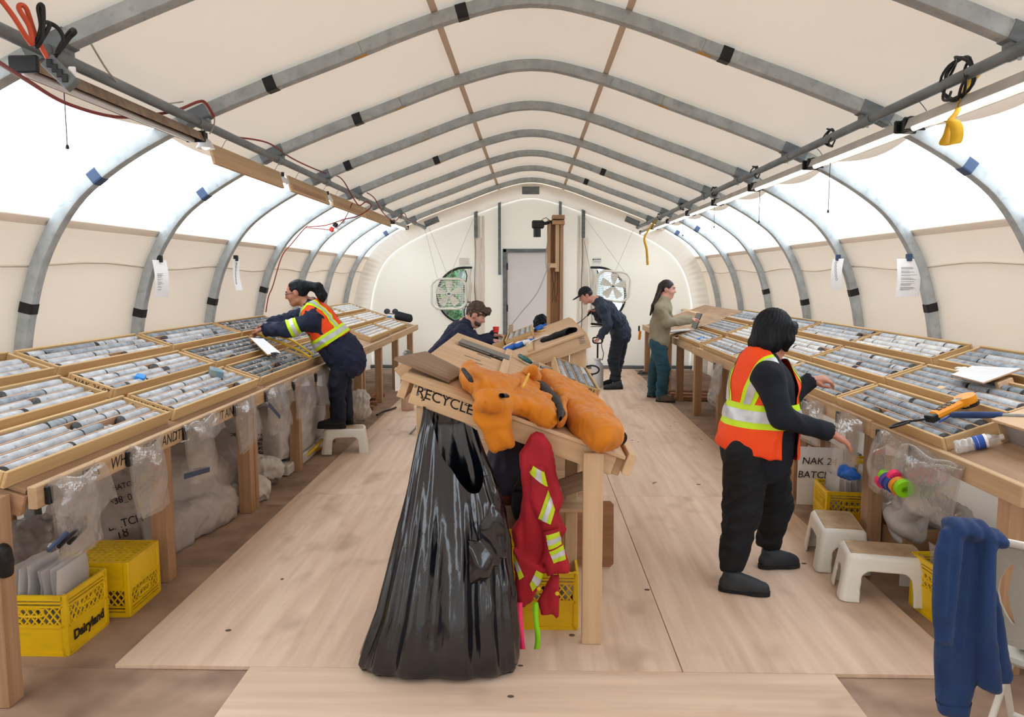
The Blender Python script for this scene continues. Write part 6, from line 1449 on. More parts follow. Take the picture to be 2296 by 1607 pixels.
o = MB().lathe([(.0, 0), (.085, .002), (.092, .02), (.092, .30), (.085, .345), (.05, .375), (.045, .40), (.065, .41), (.065, .43), (.03, .435)], 20, Matrix.Translation(c)).build('tank', MT['tank'], smooth=True); crease(setin(o, sp), 50)
setin(MB().cyl(sc_(.43), sc_(.66), .013, 10).build('pump_rod', MT['black']), sp)
setin(MB().tube(spline([sc_(.66) + V(x, 0, z) for x, z in ((-.06, .01), (-.075, .05), (-.06, .085), (0, .09), (.06, .085), (.075, .05), (.06, .01), (0, .0))], 4, True), .011, 8, closed=True).build('pump_handle', MT['black']), sp)
setin(MB().tube(spline([sc_(.40) + V(.07, 0, 0), sc_(.5) + V(.09, 0, 0), sc_(.62) + V(.06, -.02, 0), onY(1350, 745, 11.2), onY(1358, 715, 11.3), J['wrR'] + V(.06, 0, 0)], 6), .006, 6).build('hose', MT['cord_black']), sp)
wn = J['wrR'] + V(-.06, -.01, .0); tip = onY(1290, 728, 11.1)
wa = thing('sprayer_wand', 'thin black sprayer wand held by the capped man', 'wand', tuple(wn)); g2 = onY(1318, 706, 11.4)
setin(MB().tube([wn + V(.06, .02, .02), wn, g2], [.016, .019, .014], 8).build('grip', MT['black']), wa); setin(MB().tube(spline([g2, onY(1305, 718, 11.3), onY(1296, 724, 11.2), tip], 4), .006, 6).build('lance', MT['cord_black']), wa)
setin(MB().tube([wn + V(.02, 0, -.03), wn + V(-.03, 0, -.05), g2 + V(0, 0, -.02)], .006, 6).build('trigger', MT['black']), wa)
ck = thing('caulk_gun', 'black and silver hand tool hanging on a cord by the capped man', 'tool', tuple(onY(1340, 725, 11.7)))
a = onY(1326, 725, 11.75); b = onY(1352, 729, 11.75); setin(MB().box((a + b) / 2, (.2, .06, .035), Matrix.Rotation(.1, 4, 'Y'), bev=.01).build('tool_body', MT['black']), ck); setin(MB().box((a + b) / 2 + V(0, 0, -.035), (.2, .05, .012), bev=.004).build('tool_rail', MT['steel']), ck); setin(MB().tube([a + V(.01, 0, .02), onY(1326, 690, 11.75), onY(1325, 660, 12.0), onY(1322, 600, 13.0), onY(1310, 540, 13.72)], .003, 5).build('tool_cord', MT['cord_black']), ck)

# --- woman with the laptop
w3 = thing('person', 'person in khaki top and teal trousers typing at the open laptop', 'person', tuple(onZ(1480, 898)))
J = {k: onY(*v) for k, v in dict(head=(1497, 648, 10.2), neck=(1488, 672, 10.2), chest=(1484, 692, 10.2), waist=(1480, 735, 10.2), pelvis=(1478, 762, 10.2), shR=(1480, 693, 10.02), shL=(1488, 690, 10.38), elR=(1496, 724, 9.98), wrR=(1545, 717, 10.1),
     elL=(1502, 722, 10.48), wrL=(1538, 715, 10.5), hipR=(1474, 772, 10.11), hipL=(1482, 772, 10.29), knR=(1488, 825, 10.08), knL=(1470, 825, 10.36), anR=(1483, 884, 10.1), anL=(1463, 876, 10.42)).items()}
f4 = unit((.93, -.33, -.12)); hu = V(0, 0, 1)
P, R = make_body(w3, J, 'skin_b', .0082, (f4, hu), [((J['wrR'], (.95, .1, .1), (0, 0, -1), -1), dict(curl=(.4, .5, .4))), ((J['wrL'], (.95, -.1, .0), (0, 0, -1), 1), dict(curl=(.4, .5, .4)))], hs=1.03)
face_parts(P, R, 1.03, w3, 'hair_dark'); ra4 = V(-.25, -1, 0).normalized()
secs = [(J['neck'], .095, .08), (J['chest'], .185, .12), (J['waist'], .175, .125), (J['pelvis'], .175, .13), (J['pelvis'] - V(0, 0, .02), .175, .13)]
coat(w3, J, secs, V(0, 1, 0), 'khaki', 'fleece_top', (.075, .066, .054), h=.010, amp=.006, seed=42)
trousers(w3, J, 'teal_trouser', (.108, .086, .072), h=.010, seed=44, ra=V(0, 1, 0), amp=.009, ank=-.03)
hc = J['head']; hu = (hu - f4 * hu.dot(f4)).normalized(); hr = f4.cross(hu); HR = [tuple(hr), tuple(f4), tuple(hu)]; Q = lambda a, b, c_: hc + hr * a + f4 * b + hu * c_
s = SDF(tuple(hc - V(.42, .25, .45)), tuple(hc + V(.2, .2, .2)), .0075); s.ell(Q(0, -.02, .028), (.082, .102, .100), HR, .02); s.ell(Q(0, .095, -.025), (.080, .075, .092), HR, cut=True)
for sg in (-1, 1): s.ell(Q(sg * .082, -.0, -.02), (.02, .03, .04), HR, cut=True)
s.chain([Q(0, -.09, .03), onY(1475, 662, 10.15), onY(1465, 685, 10.1), onY(1458, 706, 10.1)], [.045, .032, .028, .012], .02); setin(mk('hair', s.mesh('hair'), MT['hair_dark']), w3)
s = SDF(*bounds([J['neck']], .16), .007); s.cone(J['neck'] + V(0, 0, .0), J['neck'] + V(.012, 0, .05), .068, .066, .01); s.cone(J['neck'] + V(0, 0, -.05), J['neck'] + V(.02, 0, .12), .055, .055, 0); 
m2 = s.mesh('collar'); m2 = cut_mesh(m2, [(J['neck'] + V(0, 0, .052), (.1, 0, 1))]); m2.materials.append(MT['khaki']); setin(mk('collar', m2, None), w3)
shoe(onZ(1470, 900) + V(0, 0, .001), onZ(1514, 903) + V(0, 0, .001), 'boot_brown', w3, h=.13); shoe(onZ(1450, 890) + V(0, 0, .001), onZ(1494, 890) + V(0, 0, .001), 'boot_brown', w3, h=.13)

# --- seated man
m2_ = thing('person', 'seated person in navy coat working at the second tilted table', 'person', (-.95, 8.1, .45))
J = {k: onY(*v) for k, v in dict(head=(1068, 706, 8.1), neck=(1044, 728, 8.1), chest=(1030, 748, 8.1), waist=(1005, 800, 8.1), pelvis=(992, 850, 8.1), shR=(1036, 745, 7.9), shL=(1040, 740, 8.3), elR=(1066, 770, 7.86), wrR=(1100, 762, 7.9),
     elL=(1070, 765, 8.36), wrL=(1108, 752, 8.25)).items()}
J['pelvis'] = V(-1.0, 8.1, .56); J['hipR'] = V(-.96, 8.0, .53); J['hipL'] = V(-.96, 8.2, .53); J['knR'] = V(-.56, 7.97, .50); J['knL'] = V(-.56, 8.22, .50); J['anR'] = V(-.60, 7.97, .10); J['anL'] = V(-.60, 8.22, .10)
J['waist'] = V(-.97, 8.1, .78)
f5 = unit((.88, -.12, -.48)); hu = V(.4, 0, 1)
P, R = make_body(m2_, J, 'skin_b', .0078, (f5, hu), [((J['wrR'], (.95, .15, -.1), (0, 0, -1), -1), dict(curl=(.7, .8, .5))), ((J['wrL'], (.9, -.2, .05), (0, 0, -1), 1), dict(curl=(.7, .8, .5)))], hs=1.03)
face_parts(P, R, 1.03, m2_, 'hair_brown')
secs = [(J['neck'], .10, .085), (J['chest'], .195, .13), (J['waist'], .185, .14), (J['pelvis'], .19, .15)]
coat(m2_, J, secs, V(0, 1, 0), 'navy_cloth', 'coat', (.080, .068, .052), h=.010, amp=.007, seed=52)
trousers(m2_, J, 'denim_dark', (.10, .085, .068), h=.011, seed=54, ra=V(0, 1, 0), ank=.03)
hc = J['head']; hu = (hu - f5 * hu.dot(f5)).normalized(); hr = f5.cross(hu); HR = [tuple(hr), tuple(f5), tuple(hu)]; Q = lambda a, b, c_: hc + hr * a + f5 * b + hu * c_
s = SDF(*bounds([hc], .22), .007); s.ell(Q(0, -.018, .04), (.088, .108, .100), HR, .02); s.chain([Q(-.03, .08, .09), Q(.03, .085, .09)], [.04, .04], .03); s.ell(Q(0, .095, -.03), (.080, .075, .085), HR, cut=True)
for sg in (-1, 1): s.ell(Q(sg * .085, .0, -.015), (.025, .035, .045), HR, cut=True)
s.plane_cut(Q(0, 0, -.05), -hu); me = rumple(s.mesh('hair'), .011, (22, 22, 22), 9); setin(mk('hair', me, MT['hair_brown']), m2_)
m2c = MT['hair_brown']; s = SDF(*bounds([hc], .2), .007); s.ell(Q(0, .036, -.062), (.062, .064, .062), HR, .02); s.ell(Q(0, .07, .0), (.075, .08, .055), HR, cut=True); s.ell(Q(0, .10, -.045), (.03, .03, .03), HR, cut=True); setin(mk('beard', s.mesh('beard'), MT['hair_brown']), m2_)
rh = thing('hand_pump', 'black loop-handled pump standing beside the sprayer tank', 'pump', tuple(onZ(1327, 885)))
c = onY(1327, 829, 10.5); setin(MB().tube(spline([c + V(.10 * math.cos(k * .785), 0, .06 * math.sin(k * .785)) for k in range(8)], 3, True), .012, 8, closed=True).build('loop_handle', MT['black']), rh); setin(MB().cyl(c - V(0, 0, .06), (c.x, c.y, .001), .014, 10).build('pump_rod', MT['black']), rh); setin(MB().cyl((c.x, c.y, .001), (c.x, c.y, .22), .04, 12).build('pump_barrel', MT['black']), rh)
shoe(V(-.68, 7.97, .001), V(-.40, 7.96, .001), 'boot_black', m2_, laces=False); shoe(V(-.68, 8.22, .001), V(-.40, 8.22, .001), 'boot_black', m2_, laces=False)
rc = tag(MB().lathe([(.0, 0), (.030, 0), (.034, .06), (.030, .062), (.0, .062)], 14, Matrix.Translation(onY(1112, 745, 8.1))).build('red_cup', MT['red_plastic'], smooth=False), 'small red cup held over the core boxes', 'cup')

# --- the person bent behind the second table: only dark hair shows
m3 = thing('person', 'person with dark hair bent down behind the second tilted table', 'person', (.06, 9.15, .45))
J = dict(head=onY(1213, 732, 9.0), neck=V(.10, 9.08, .94), chest=V(.10, 9.14, .84), waist=V(.10, 9.24, .64), pelvis=V(.10, 9.3, .52), shL=V(-.09, 9.12, .86), shR=V(.29, 9.12, .86), elL=V(-.16, 9.05, .62), elR=V(.34, 9.05, .62), wrL=V(-.10, 8.86, .66), wrR=V(.26, 8.9, .66),
         hipL=V(0, 9.28, .5), hipR=V(.2, 9.28, .5), knL=V(-.03, 8.92, .48), knR=V(.22, 8.95, .48), anL=V(-.03, 9.0, .1), anR=V(.22, 9.0, .1))
f6 = unit((-.1, -.75, -.65)); hu = V(0, -.6, 1)
P, R = make_body(m3, J, 'skin_b', .010, (f6, hu), [((J['wrL'], (.1, -.9, .1), (0, 0, -1), 1), dict()), ((J['wrR'], (-.1, -.9, .1), (0, 0, -1), -1), dict())], hs=1.0)
face_parts(P, R, 1.0, m3, 'hair_dark')
secs = [(J['neck'], .10, .085), (J['chest'], .185, .125), (J['waist'], .17, .13), (J['pelvis'], .17, .14)]
coat(m3, J, secs, V(1, 0, 0), 'black_jersey', 'shirt', h=.012, seed=62); trousers(m3, J, 'denim_dark', h=.012, seed=64, ra=V(1, 0, 0))
hc = J['head']; hu = (hu - f6 * hu.dot(f6)).normalized(); hr = f6.cross(hu); HR = [tuple(hr), tuple(f6), tuple(hu)]; Q = lambda a, b, c_: hc + hr * a + f6 * b + hu * c_
s = SDF(*bounds([hc], .22), .007); s.ell(Q(0, -.018, .03), (.092, .112, .105), HR, .02); s.ell(Q(0, .11, -.05), (.080, .075, .085), HR, cut=True); me = rumple(s.mesh('hair'), .008, (20, 20, 20), 10); setin(mk('hair', me, MT['hair_black']), m3)
shoe(V(-.03, 9.06, .001), V(-.03, 8.80, .001), 'boot_black', m3, laces=False); shoe(V(.22, 9.06, .001), V(.22, 8.80, .001), 'boot_black', m3, laces=False)
def low_seat(c, label, zs=.44):
    t = thing('camp_stool', label, 'stool', (c[0], c[1], 0), 'camp stools'); x, y = c
    setin(MB().box((x, y, zs - .015), (.34, .34, .03), bev=.01).build('seat', MT['black_cloth']), t)
    for a in (-1, 1):
        for b in (-1, 1): setin(MB().cyl((x + a * .15, y + b * .15, 0), (x + a * .13, y + b * .13, zs - .02), .012, 8).build('leg', MT['steel_dark']), t)
m3.location.y += .2
low_seat((.10, 9.52), 'low camp stool under the person behind the second table', .385)

# ------------------------------------------------------------------ step stools
def stool_mesh():
    H = .25; s = SDF((-.27, -.2, -.02), (.27, .2, H + .02), .0065); sl, X, Y, Z = s.win(s.o, s.o + np.array(s.n) * s.h, 0)
    def fr(hx, hy, r, off):
        t = 1 - Z / H; ax = np.abs(X) - (hx + .035 * t - r - off); ay = np.abs(Y) - (hy + .03 * t - r - off)
        return np.sqrt(np.maximum(ax, 0) ** 2 + np.maximum(ay, 0) ** 2) + np.minimum(np.maximum(ax, ay), 0) - r
    R_ = .028; dz = Z - (H - R_); o = fr(.19, .12, .035, 0); q1 = np.maximum(o + R_, 0); q2 = np.maximum(dz, 0)
    outer = np.where(dz > 0, np.sqrt(q1 ** 2 + q2 ** 2) - R_, o); outer = np.maximum(outer, -Z)
    inner = np.maximum(fr(.19, .12, .03, .014), Z - (H - .014)); d = np.maximum(outer, -inner)
    for A, B, w, h in ((X, Y, .125, .165), (Y, X, .062, .150)):
        ww = w * (1 - .10 * Z / H); a = np.abs(A) - (ww - .045); b = Z - (h - .045); op = np.where(b > 0, np.sqrt(np.maximum(a, 0) ** 2 + b ** 2) - .045, a - .045)
        d = np.maximum(d, -np.where(np.abs(B) > .06, op, 1))
    s.g = np.broadcast_to(d, s.n).astype(np.float32).copy(); return s.mesh('stool_body', 1)
stm = stool_mesh(); stm.materials.append(MT['white_plastic'])
tpm = MB().box((0, 0, .2503), (.34, .20, .003), bev=.001).mesh('tread'); tpm.materials.append(MT['stool_grime'])
for x, y, z, r, lab in ((-1.775, 7.12, -.004, .22, 'white step stool under the person in the navy coat'), (1.80, 4.36, 0, 1.38, 'white step stool with a sticker, beside the yellow crate'), (1.84, 3.88, 0, -.22, 'white step stool with a tan worn tread')):
    t = thing('step_stool', lab, 'stool', (x, y, z), 'step stools', (0, 0, r)); t.scale = (1, 1, .945 if x < 0 else 1)
    mk('stool_body', stm, None, t); mk('tread', tpm, None, t)
    if 'sticker' in lab: mk('sticker', MB().box((-.165, -.136, .18), (.05, .004, .03)).mesh('sticker'), MT['ink_grey'], t)

# ------------------------------------------------------------------ milk crates
def crate_parts():
    W = .165; H = .28; d = {}
    mb = MB()
    for a in (-1, 1):
        for b in (-1, 1): mb.box((a * (W - .014), b * (W - .014), H / 2), (.028, .028, H), bev=.004)
    for z, h in ((.008, .016), (H * .49, .014), (H - .012, .024), (H - .035, .008), (H - .052, .008)):
        for a in (-1, 1): mb.box((a * (W - .006), 0, z), (.012, 2 * W - .03, h)); mb.box((0, a * (W - .006), z), (2 * W - .03, .012, h))
    for a in (-1, 1): mb.box((a * (W - .008), 0, H * .25), (.006, 2 * W - .04, H * .48)); mb.box((0, a * (W - .008), H * .25), (2 * W - .04, .006, H * .48))
    for a in (-1, 1):
        for k in (-.06, .0, .06): pass
    d['crate_body'] = mb.mesh('crate_body')
    def latt():
        mb = MB(); z0, z1 = H * .5, H - .055; x0, x1 = -W + .03, W - .03; dz = z1 - z0
        for k in range(-3, 9):
            for sg in (1, -1):
                xa = x0 + k * .034; xb = xa + dz * .8
                a, b = (xa, xb) if sg > 0 else (-xa, -xb); za, zb = z0, z1
                lo, hi = (min(a, b), max(a, b))
                # clip to panel
                ts = [0, 1]
                def cl(xe): return (xe - a) / (b - a)
                t0, t1 = 0, 1
                for xe in (x0, x1):
                    t = cl(xe)
                    if (b > a) == (xe == x0): t0 = max(t0, t)
                    else: t1 = min(t1, t)
                if t1 - t0 < .05: continue
                p, q = V(a + (b - a) * t0, 0, za + dz * t0), V(a + (b - a) * t1, 0, za + dz * t1)
                m_ = (p + q) / 2
                if abs(m_.x) < .05 and m_.z > z0 + .4 * dz and (q - p).length < .05: continue
                mb.box(m_, ((q - p).length, .006, .0065), frame_m((0, 0, 0), q - p, (0, 1, 0)).to_3x3().to_4x4() @ Matrix.Rotation(math.pi / 2, 4, 'X'))
        for k in range(24):
            pass
        hx, hz, cz = .055, .018, z1 - .026
        P = [V(math.copysign(min(abs(math.cos(t)) * 1.3, 1), math.cos(t)) * hx, 0, cz + math.copysign(min(abs(math.sin(t)) * 1.3, 1), math.sin(t)) * hz) for t in [k * 2 * math.pi / 20 for k in range(20)]]
        mb.tube(P, .006, 6, closed=True); return mb.mesh('lattice')
    d['lattice'] = latt()
    mb = MB()
    for k in range(9): mb.box((-W + .02 + k * (2 * W - .04) / 8, 0, .004), (.012, 2 * W - .02, .008)); mb.box((0, -W + .02 + k * (2 * W - .04) / 8, .004), (2 * W - .02, .012, .008))
    d['base_grid'] = mb.mesh('base_grid')
    for m_ in d.values(): m_.materials.append(MT['crate'])
    return d
CR = crate_parts()
def crate(x, y, z, r, label, flip=False, text=None):
    t = thing('milk_crate', label, 'crate', (x, y, z + (.28 if flip else 0)), 'yellow milk crates', (math.pi if flip else 0, 0, r))
    mk('crate_body', CR['crate_body'], None, t); mk('base_grid', CR['base_grid'], None, t)
    for k in range(4): mk('lattice', CR['lattice'], None, t, Matrix.Rotation(k * math.pi / 2, 4, 'Z') @ Matrix.Translation((0, -.157, 0)))
    if text:
        for tx, p, sz in ((text, (.1656, 0, .075), .062),):
            me = text_mesh(tx, sz, bold=.002 if sz > .05 else 0); me.materials.append(MT['ink']); o = mk('lettering', me, None, t); o.matrix_basis = Matrix.Translation(p) @ Matrix(((0, 0, 1, 0), (1, 0, 0, 0), (0, 1, 0, 0), (0, 0, 0, 1)))
    return t
crate(-2.215, 3.33, FLOW, 0, 'yellow milk crate lettered Dairyland, filled with clear sample bags', text='Dairyland')
crate(-2.15, 3.72, FLOW, .02, 'upturned yellow milk crate with its grid base on top', flip=True)
crate(.065, 3.60, 0, .0, 'grimy yellow milk crate under the jacket table')
crate(-.11, 4.02, 0, .1, 'yellow milk crate at the bottom of the stack under the table'); crate(-.11, 4.02, .282, .1, 'yellow milk crate stacked on another below the lower shelf')
crate(2.12, 5.90, FLOW, -.15, 'yellow milk crate behind the bench leg by the vest hem')
crate(2.13, 5.05, FLOW, -.12, 'yellow milk crate holding clear rolls beside a step stool')
crate(2.13, 3.66, FLOW, .05, 'yellow milk crate half behind the blue fleece')
crate(2.72, 5.78, FLOW, .2, 'yellow milk crate far under the bench behind clear bags')
# clear sample bags standing in the crates
def film_bag(c, w, d, h, seed, mt='poly', lean=0.0, rotz=0.0):
    rr = random.Random(seed); N_ = 14
    def fn(u, v):
        a = 2 * math.pi * u; pin = .25 + .75 * math.sin(math.pi * min(.5, v * 1.1) if v < .45 else math.pi * .5) if v < .45 else 1 - .72 * ((v - .45) / .55) ** 2
        return (math.cos(a) * w / 2 * (.93 + .07 * math.sin(v * 9 + seed)), math.sin(a) * d / 2 * pin * (1 + .25 * math.sin(5 * a + v * 6 + seed)) + lean * v, h * v)
    mb = MB(); mb.grid(fn, N_, 10, cu=True); me = mb.mesh('film'); me.shade_smooth(); v = get_v(me); v += (nz(v, (14, 14, 14), seed)[:, None] * .006 * np.array([1, 1, .3])); set_v(me, v)
    o = mk('clear_bag', me, MT[mt], None, Matrix.Translation(c) @ Matrix.Rotation(rotz, 4, 'Z')); return o
rr = random.Random(3)
for k in range(8):
    o = film_bag((-2.335 + .034 * k, 3.32 + rr.uniform(-.02, .02), FLOW + .012), .26, .026, .36 + rr.uniform(-.02, .03), k, 'poly_white', .0, math.pi / 2 + rr.uniform(-.03, .03))
    tag(o, 'clear sample bag standing upright in the lettered crate', 'bag', 'sample bags in the lettered crate')
for k in range(6):
    o = film_bag((2.03 + .042 * k, 5.03 + rr.uniform(-.02, .02), FLOW + .012), .22, .045, .38 + rr.uniform(-.03, .03), 20 + k, 'poly_white', .0, math.pi / 2 + rr.uniform(-.1, .1)); tag(o, 'clear sample bag roll standing in the crate beside a step stool', 'bag', 'sample bags in the stool-side crate')
for k in range(4):
    o = film_bag((2.03 + .06 * k, 5.9, FLOW + .012), .24, .06, .34, 30 + k, 'poly_white', 0, math.pi / 2); tag(o, 'clear sample bag in the crate by the vest hem', 'bag', 'sample bags in the far crate')
for k in range(4):
    o = film_bag((2.03 + .06 * k, 3.66, FLOW + .012), .24, .06, .33, 36 + k, 'poly', 0, math.pi / 2); tag(o, 'clear sample bag in the crate behind the fleece', 'bag', 'sample bags in the fleece-side crate')
for k in range(4):
    o = film_bag((-.05 + .075 * k, 3.6, .013), .24, .07, .24, 46 + k, 'rice_bag', 0, math.pi / 2); tag(o, 'white bag inside the grimy crate under the table', 'bag', 'bags in the grimy crate')
def lump(name, prims, mt, label, cat, group=None, h=.012, amp=.012, sc=(8, 8, 8), seed=1, floor_z=FLOW, ridged=True, box=None):
    pts = []; rad = 0
    for p in prims: pts += [Vector(q) for q in p[0]]; rad = max(rad, max(p[1]) * (max(1, p[2][1]) if len(p) > 2 and p[2] else 1))
    s = SDF(*bounds(pts, rad + .05), h)
    for p in prims: s.chain([Vector(q) for q in p[0]], list(p[1]), .05, p[2] if len(p) > 2 else None)
    if floor_z is not None: s.plane_cut((0, 0, floor_z + .001), (0, 0, -1))
    me = s.mesh(name, 1); base = get_v(me).copy(); rumple(me, amp, sc, seed, ridged); rumple(me, amp * .5, tuple(2.3 * x for x in sc), seed + 3)
    v = get_v(me)
    if floor_z is not None: v[:, 2] = np.maximum(v[:, 2], floor_z + .001); set_v(me, v)
    o = mk(name, me, MT[mt]); return tag(o, label, cat, group)
lump('clear_bag_bundle', [([(-2.75, 3.2, .10), (-2.5, 3.75, .16), (-2.62, 4.1, .14)], (.20, .20, .16)), ([(-2.7, 3.6, .3), (-2.6, 3.9, .26)], (.12, .12))], 'poly_thick', 'heap of clear plastic bags behind the lettered crate', 'bag bundle', 'heaps of clear bags', seed=5, h=.014)
lump('clear_bag_bundle', [([(2.55, 4.55, .12), (2.45, 4.9, .16), (2.6, 5.2, .14)], (.17, .18, .16)), ([(2.35, 4.5, .30), (2.5, 4.9, .38)], (.11, .12))], 'poly_thick', 'heap of clear plastic bags beside the cardboard box', 'bag bundle', 'heaps of clear bags', seed=6, h=.014)
lump('clear_bag_bundle', [([(2.42, 4.36, .28), (2.22, 4.62, .30)], (.11, .12), (V(0, 0, 1), .6))], 'poly_thick', 'pile of flat clear bags lying on the open cardboard box', 'bag bundle', 'heaps of clear bags', seed=7, floor_z=None)
# woven sacks and the bale under the lettered bench
lump('woven_sack', [([(-2.62, 4.35, .22), (-2.42, 5.0, .30), (-2.28, 5.55, .33)], (.24, .27, .22), (V(.5, 0, .86), .62)), ([(-2.30, 4.5, .06), (-2.18, 5.1, .08)], (.16, .14))], 'rice_bag_grey', 'big white woven sack marked BATCH slumped between bench legs', 'sack', 'woven sacks', seed=11, amp=.012, sc=(5, 5, 5))
lump('woven_sack', [([(-2.22, 5.25, .06), (-2.08, 5.55, .06)], (.13, .11))], 'rice_bag', 'small white sack lying under the big marked sack', 'sack', 'woven sacks', seed=12)
lump('woven_sack', [([(-2.3, 5.85, .14), (-2.12, 6.0, .10)], (.13, .10))], 'rice_bag', 'white sack corner poking out behind the doubled bench leg', 'sack', 'woven sacks', seed=13)
big = [o for o in bpy.data.objects if o.get('label', '').startswith('big white woven')][0]
sn = V(.70, -.45, .55).normalized(); sx = V(.45, .89, 0).normalized(); sy = sn.cross(sx)
for tx, px, py, sz in (('BATCH #', 290, 1170, .07), ('538_0', 268, 1124, .06), ('18', 270, 1196, .08), ('BATCH', 280, 1092, .05)):
    dg = None; d = ray(px, py).normalized(); hit = big.ray_cast(CAMP, d)
    if hit[0]: lettering(tx, hit[1] + hit[2] * .012, sx, sy, sz, MT['ink'], big, shear=.15)
bl = thing('wrapped_bale', 'grey wrapped bale printed upside down under the lettered bench', 'bale', (-2.45, 7.0, FLOW))
s = SDF((-3.0, 6.1, -.05), (-1.98, 7.7, .66), .016)
s.poly([(-2.88, .08), (-2.07, .08), (-2.05, .44), (-2.15, .53), (-2.8, .54), (-2.88, .44)], (0, 6.9, 0), (1, 0, 0), (0, 0, 1), .70, rnd=.05); me = rumple(s.mesh('bale'), .010, (5, 5, 5), 15, True); setin(mk('bale_body', me, MT['rice_bag_grey']), bl)
lump_o = SDF((-3.0, 6.2, .40), (-1.9, 7.7, .75), .016); lump_o.chain([(-2.6, 6.4, .50), (-2.35, 6.9, .52), (-2.2, 7.4, .50)], [.08, .09, .08], .05, (V(1, 0, 0), 2.0)); me = rumple(lump_o.mesh('wrap'), .02, (6, 6, 6), 16, True); setin(mk('plastic_wrap', me, MT['poly_thick']), bl)
setin(MB().box((-2.46, 6.9, .03), (.84, 1.36, .09), bev=.01).build('bale_base', MT['rice_bag']), bl)
for k, tx in enumerate(('MADE IN INDONESIA', 'PS-21-56', '24" X 40"', '1000 PCS', 'PO', 'VANCOUVER BC', 'BALE NO:')):
    lettering(tx, (-2.24, 6.185, .16 + k * .038), (-1, 0, 0), (0, 0, -1), .036, MT['ink'], bl, align='LEFT', bold=.0008)
lump('white_jug_bag', [([onZ(806, 945) + V(0, 0, .13), onZ(806, 945) + V(.01, 0, .26)], (.13, .11))], 'rice_bag', 'white plastic bag standing behind the stool person', 'bag', seed=18, floor_z=0)
for k in range(4):
    o = board('timber_offcut', (-2.75 + .05 * k, 9.4 + .35 * k, FLOW + .025 + .0 * k), (-2.0 - .02 * k, 9.5 + .35 * k, FLOW + .025), .14, .045, MT['wood_lam']); tag(o, 'reddish timber offcut lying flat under the far bench end', 'timber', 'timber offcuts')
for k in range(3):
    o = board('timber_offcut', (-2.72 + .25 * k, 9.35, FLOW + .075), (-2.72 + .25 * k, 10.7, FLOW + .075), .14, .045, MT['wood_lam']); tag(o, 'reddish timber laid crosswise on the offcuts', 'timber', 'timber offcuts')
for k in range(3):
    o = board('timber_offcut', (1.98 + .0 * k, 10.35 + .3 * k, FLOW + .03), (2.8, 10.25 + .3 * k, FLOW + .03), .14, .05, MT['wood_lam']); tag(o, 'timber offcut on the floor behind the laptop person', 'timber', 'timber offcuts')
cord('yellow_rope', [onZ(600, 1068, FLOW + .01), onZ(640, 1058, FLOW + .01), onZ(668, 1042, FLOW + .01), onZ(690, 1020, FLOW + .02), onZ(712, 1008, FLOW + .02), onZ(724, 1003, FLOW + .03), onZ(700, 1012, FLOW + .05), onZ(680, 1028, FLOW + .03), onZ(705, 1005, FLOW + .1), onZ(722, 985, FLOW + .12)], .014, 'yellow_tape', 'yellow rope trailing from the bale across the floor')
cord('floor_cable', [onZ(845, 930, .012), onZ(858, 923, .012), onZ(875, 918, .012), onZ(888, 913, .02)], .012, 'cord_black', 'short black cable end lying on the stained plywood')
for px, Y, lab in ((1440, 13.55, 'tangle of dark cable on the floor at the end wall'), ):
    P_ = [onZ(1430 + 8 * math.sin(k * 1.9) + 3 * k, 834 + 4 * math.cos(k * 2.3), .012) for k in range(12)]; cord('floor_cable', P_, .008, 'cord_black', lab)
jg = tag(MB().lathe([(.0, 0), (.075, .002), (.08, .02), (.08, .18), (.05, .22), (.025, .24), (.025, .27), (.0, .27)], 16, Matrix.Translation(onZ(914, 919))).build('plastic_jug', film('amber_jug', (222, 180, 150), clear=.3, gloss=.2, milk=.4), smooth=True), 'pinkish clear jug standing behind the jacket table', 'jug')

# ------------------------------------------------------------------ clear bags clipped along the bench fronts
def hang_bag(sd, y0, y1, z0, z1, label, seed, fold=0.0, bottom_skew=0.0, open_=.05, extra=None):
    t = thing('hanging_bag', label, 'plastic bag', (sd * 1.93, (y0 + y1) / 2, z1), 'clear bags clipped to the bench fronts'); rr = random.Random(seed); x0 = sd * 1.944
    def layer(off, bul, fl):
        def fn(u, v):
            y = y0 + (y1 - y0) * u; z = z1 - (z1 - z0) * v - bottom_skew * u * v
            edge = math.sin(math.pi * u); b = (bul * edge * (.35 + .65 * math.sin(math.pi * min(1, v * 1.05 + .05)))) + .004 * abs(math.sin(u * 9 + v * 4 + seed)) + .003 * math.sin(v * 11 + u * 13 + seed * 2)
            y += .01 * math.sin(v * 4 + seed) + (.5 - u) * .05 * v * math.sin(seed)
            return (x0 - sd * (off + b + .04 * v * (1 if fl else .7)), y, z + (.02 * math.sin(u * 6.3 + seed) if v < .02 and fl else 0))
        return fn
    for off, bul, fl in ((.004, .004, False), (.012, open_, True)):
        o = MB().grid(layer(off, bul, fl), 16, 20).build('bag_front' if fl else 'bag_back', MT['poly']); o.data.shade_smooth(); setin(o, t)
    if fold:
        def fn(u, v):
            y = y0 + (y1 - y0) * (u * 1.06 - .02); return (x0 - sd * (.012 + open_ * .6 + .05 * v * (1 + .2 * math.sin(u * 5))), y + .03 * v, z1 + .012 * math.sin(math.pi * v) - fold * v ** 1.4 + .012 * math.sin(u * 9))
        o = MB().grid(fn, 14, 12).build('bag_flap', MT['poly']); o.data.shade_smooth(); setin(o, t)
    setin(MB().box((sd * 1.938, y0 + (.02 if sd < 0 else 0), z1 - .05), (.022, .03, .075), bev=.004).build('clip', MT['black']), t)
    return t
zb = lambda px, py, sd: onX(px, py, sd * 1.93).z
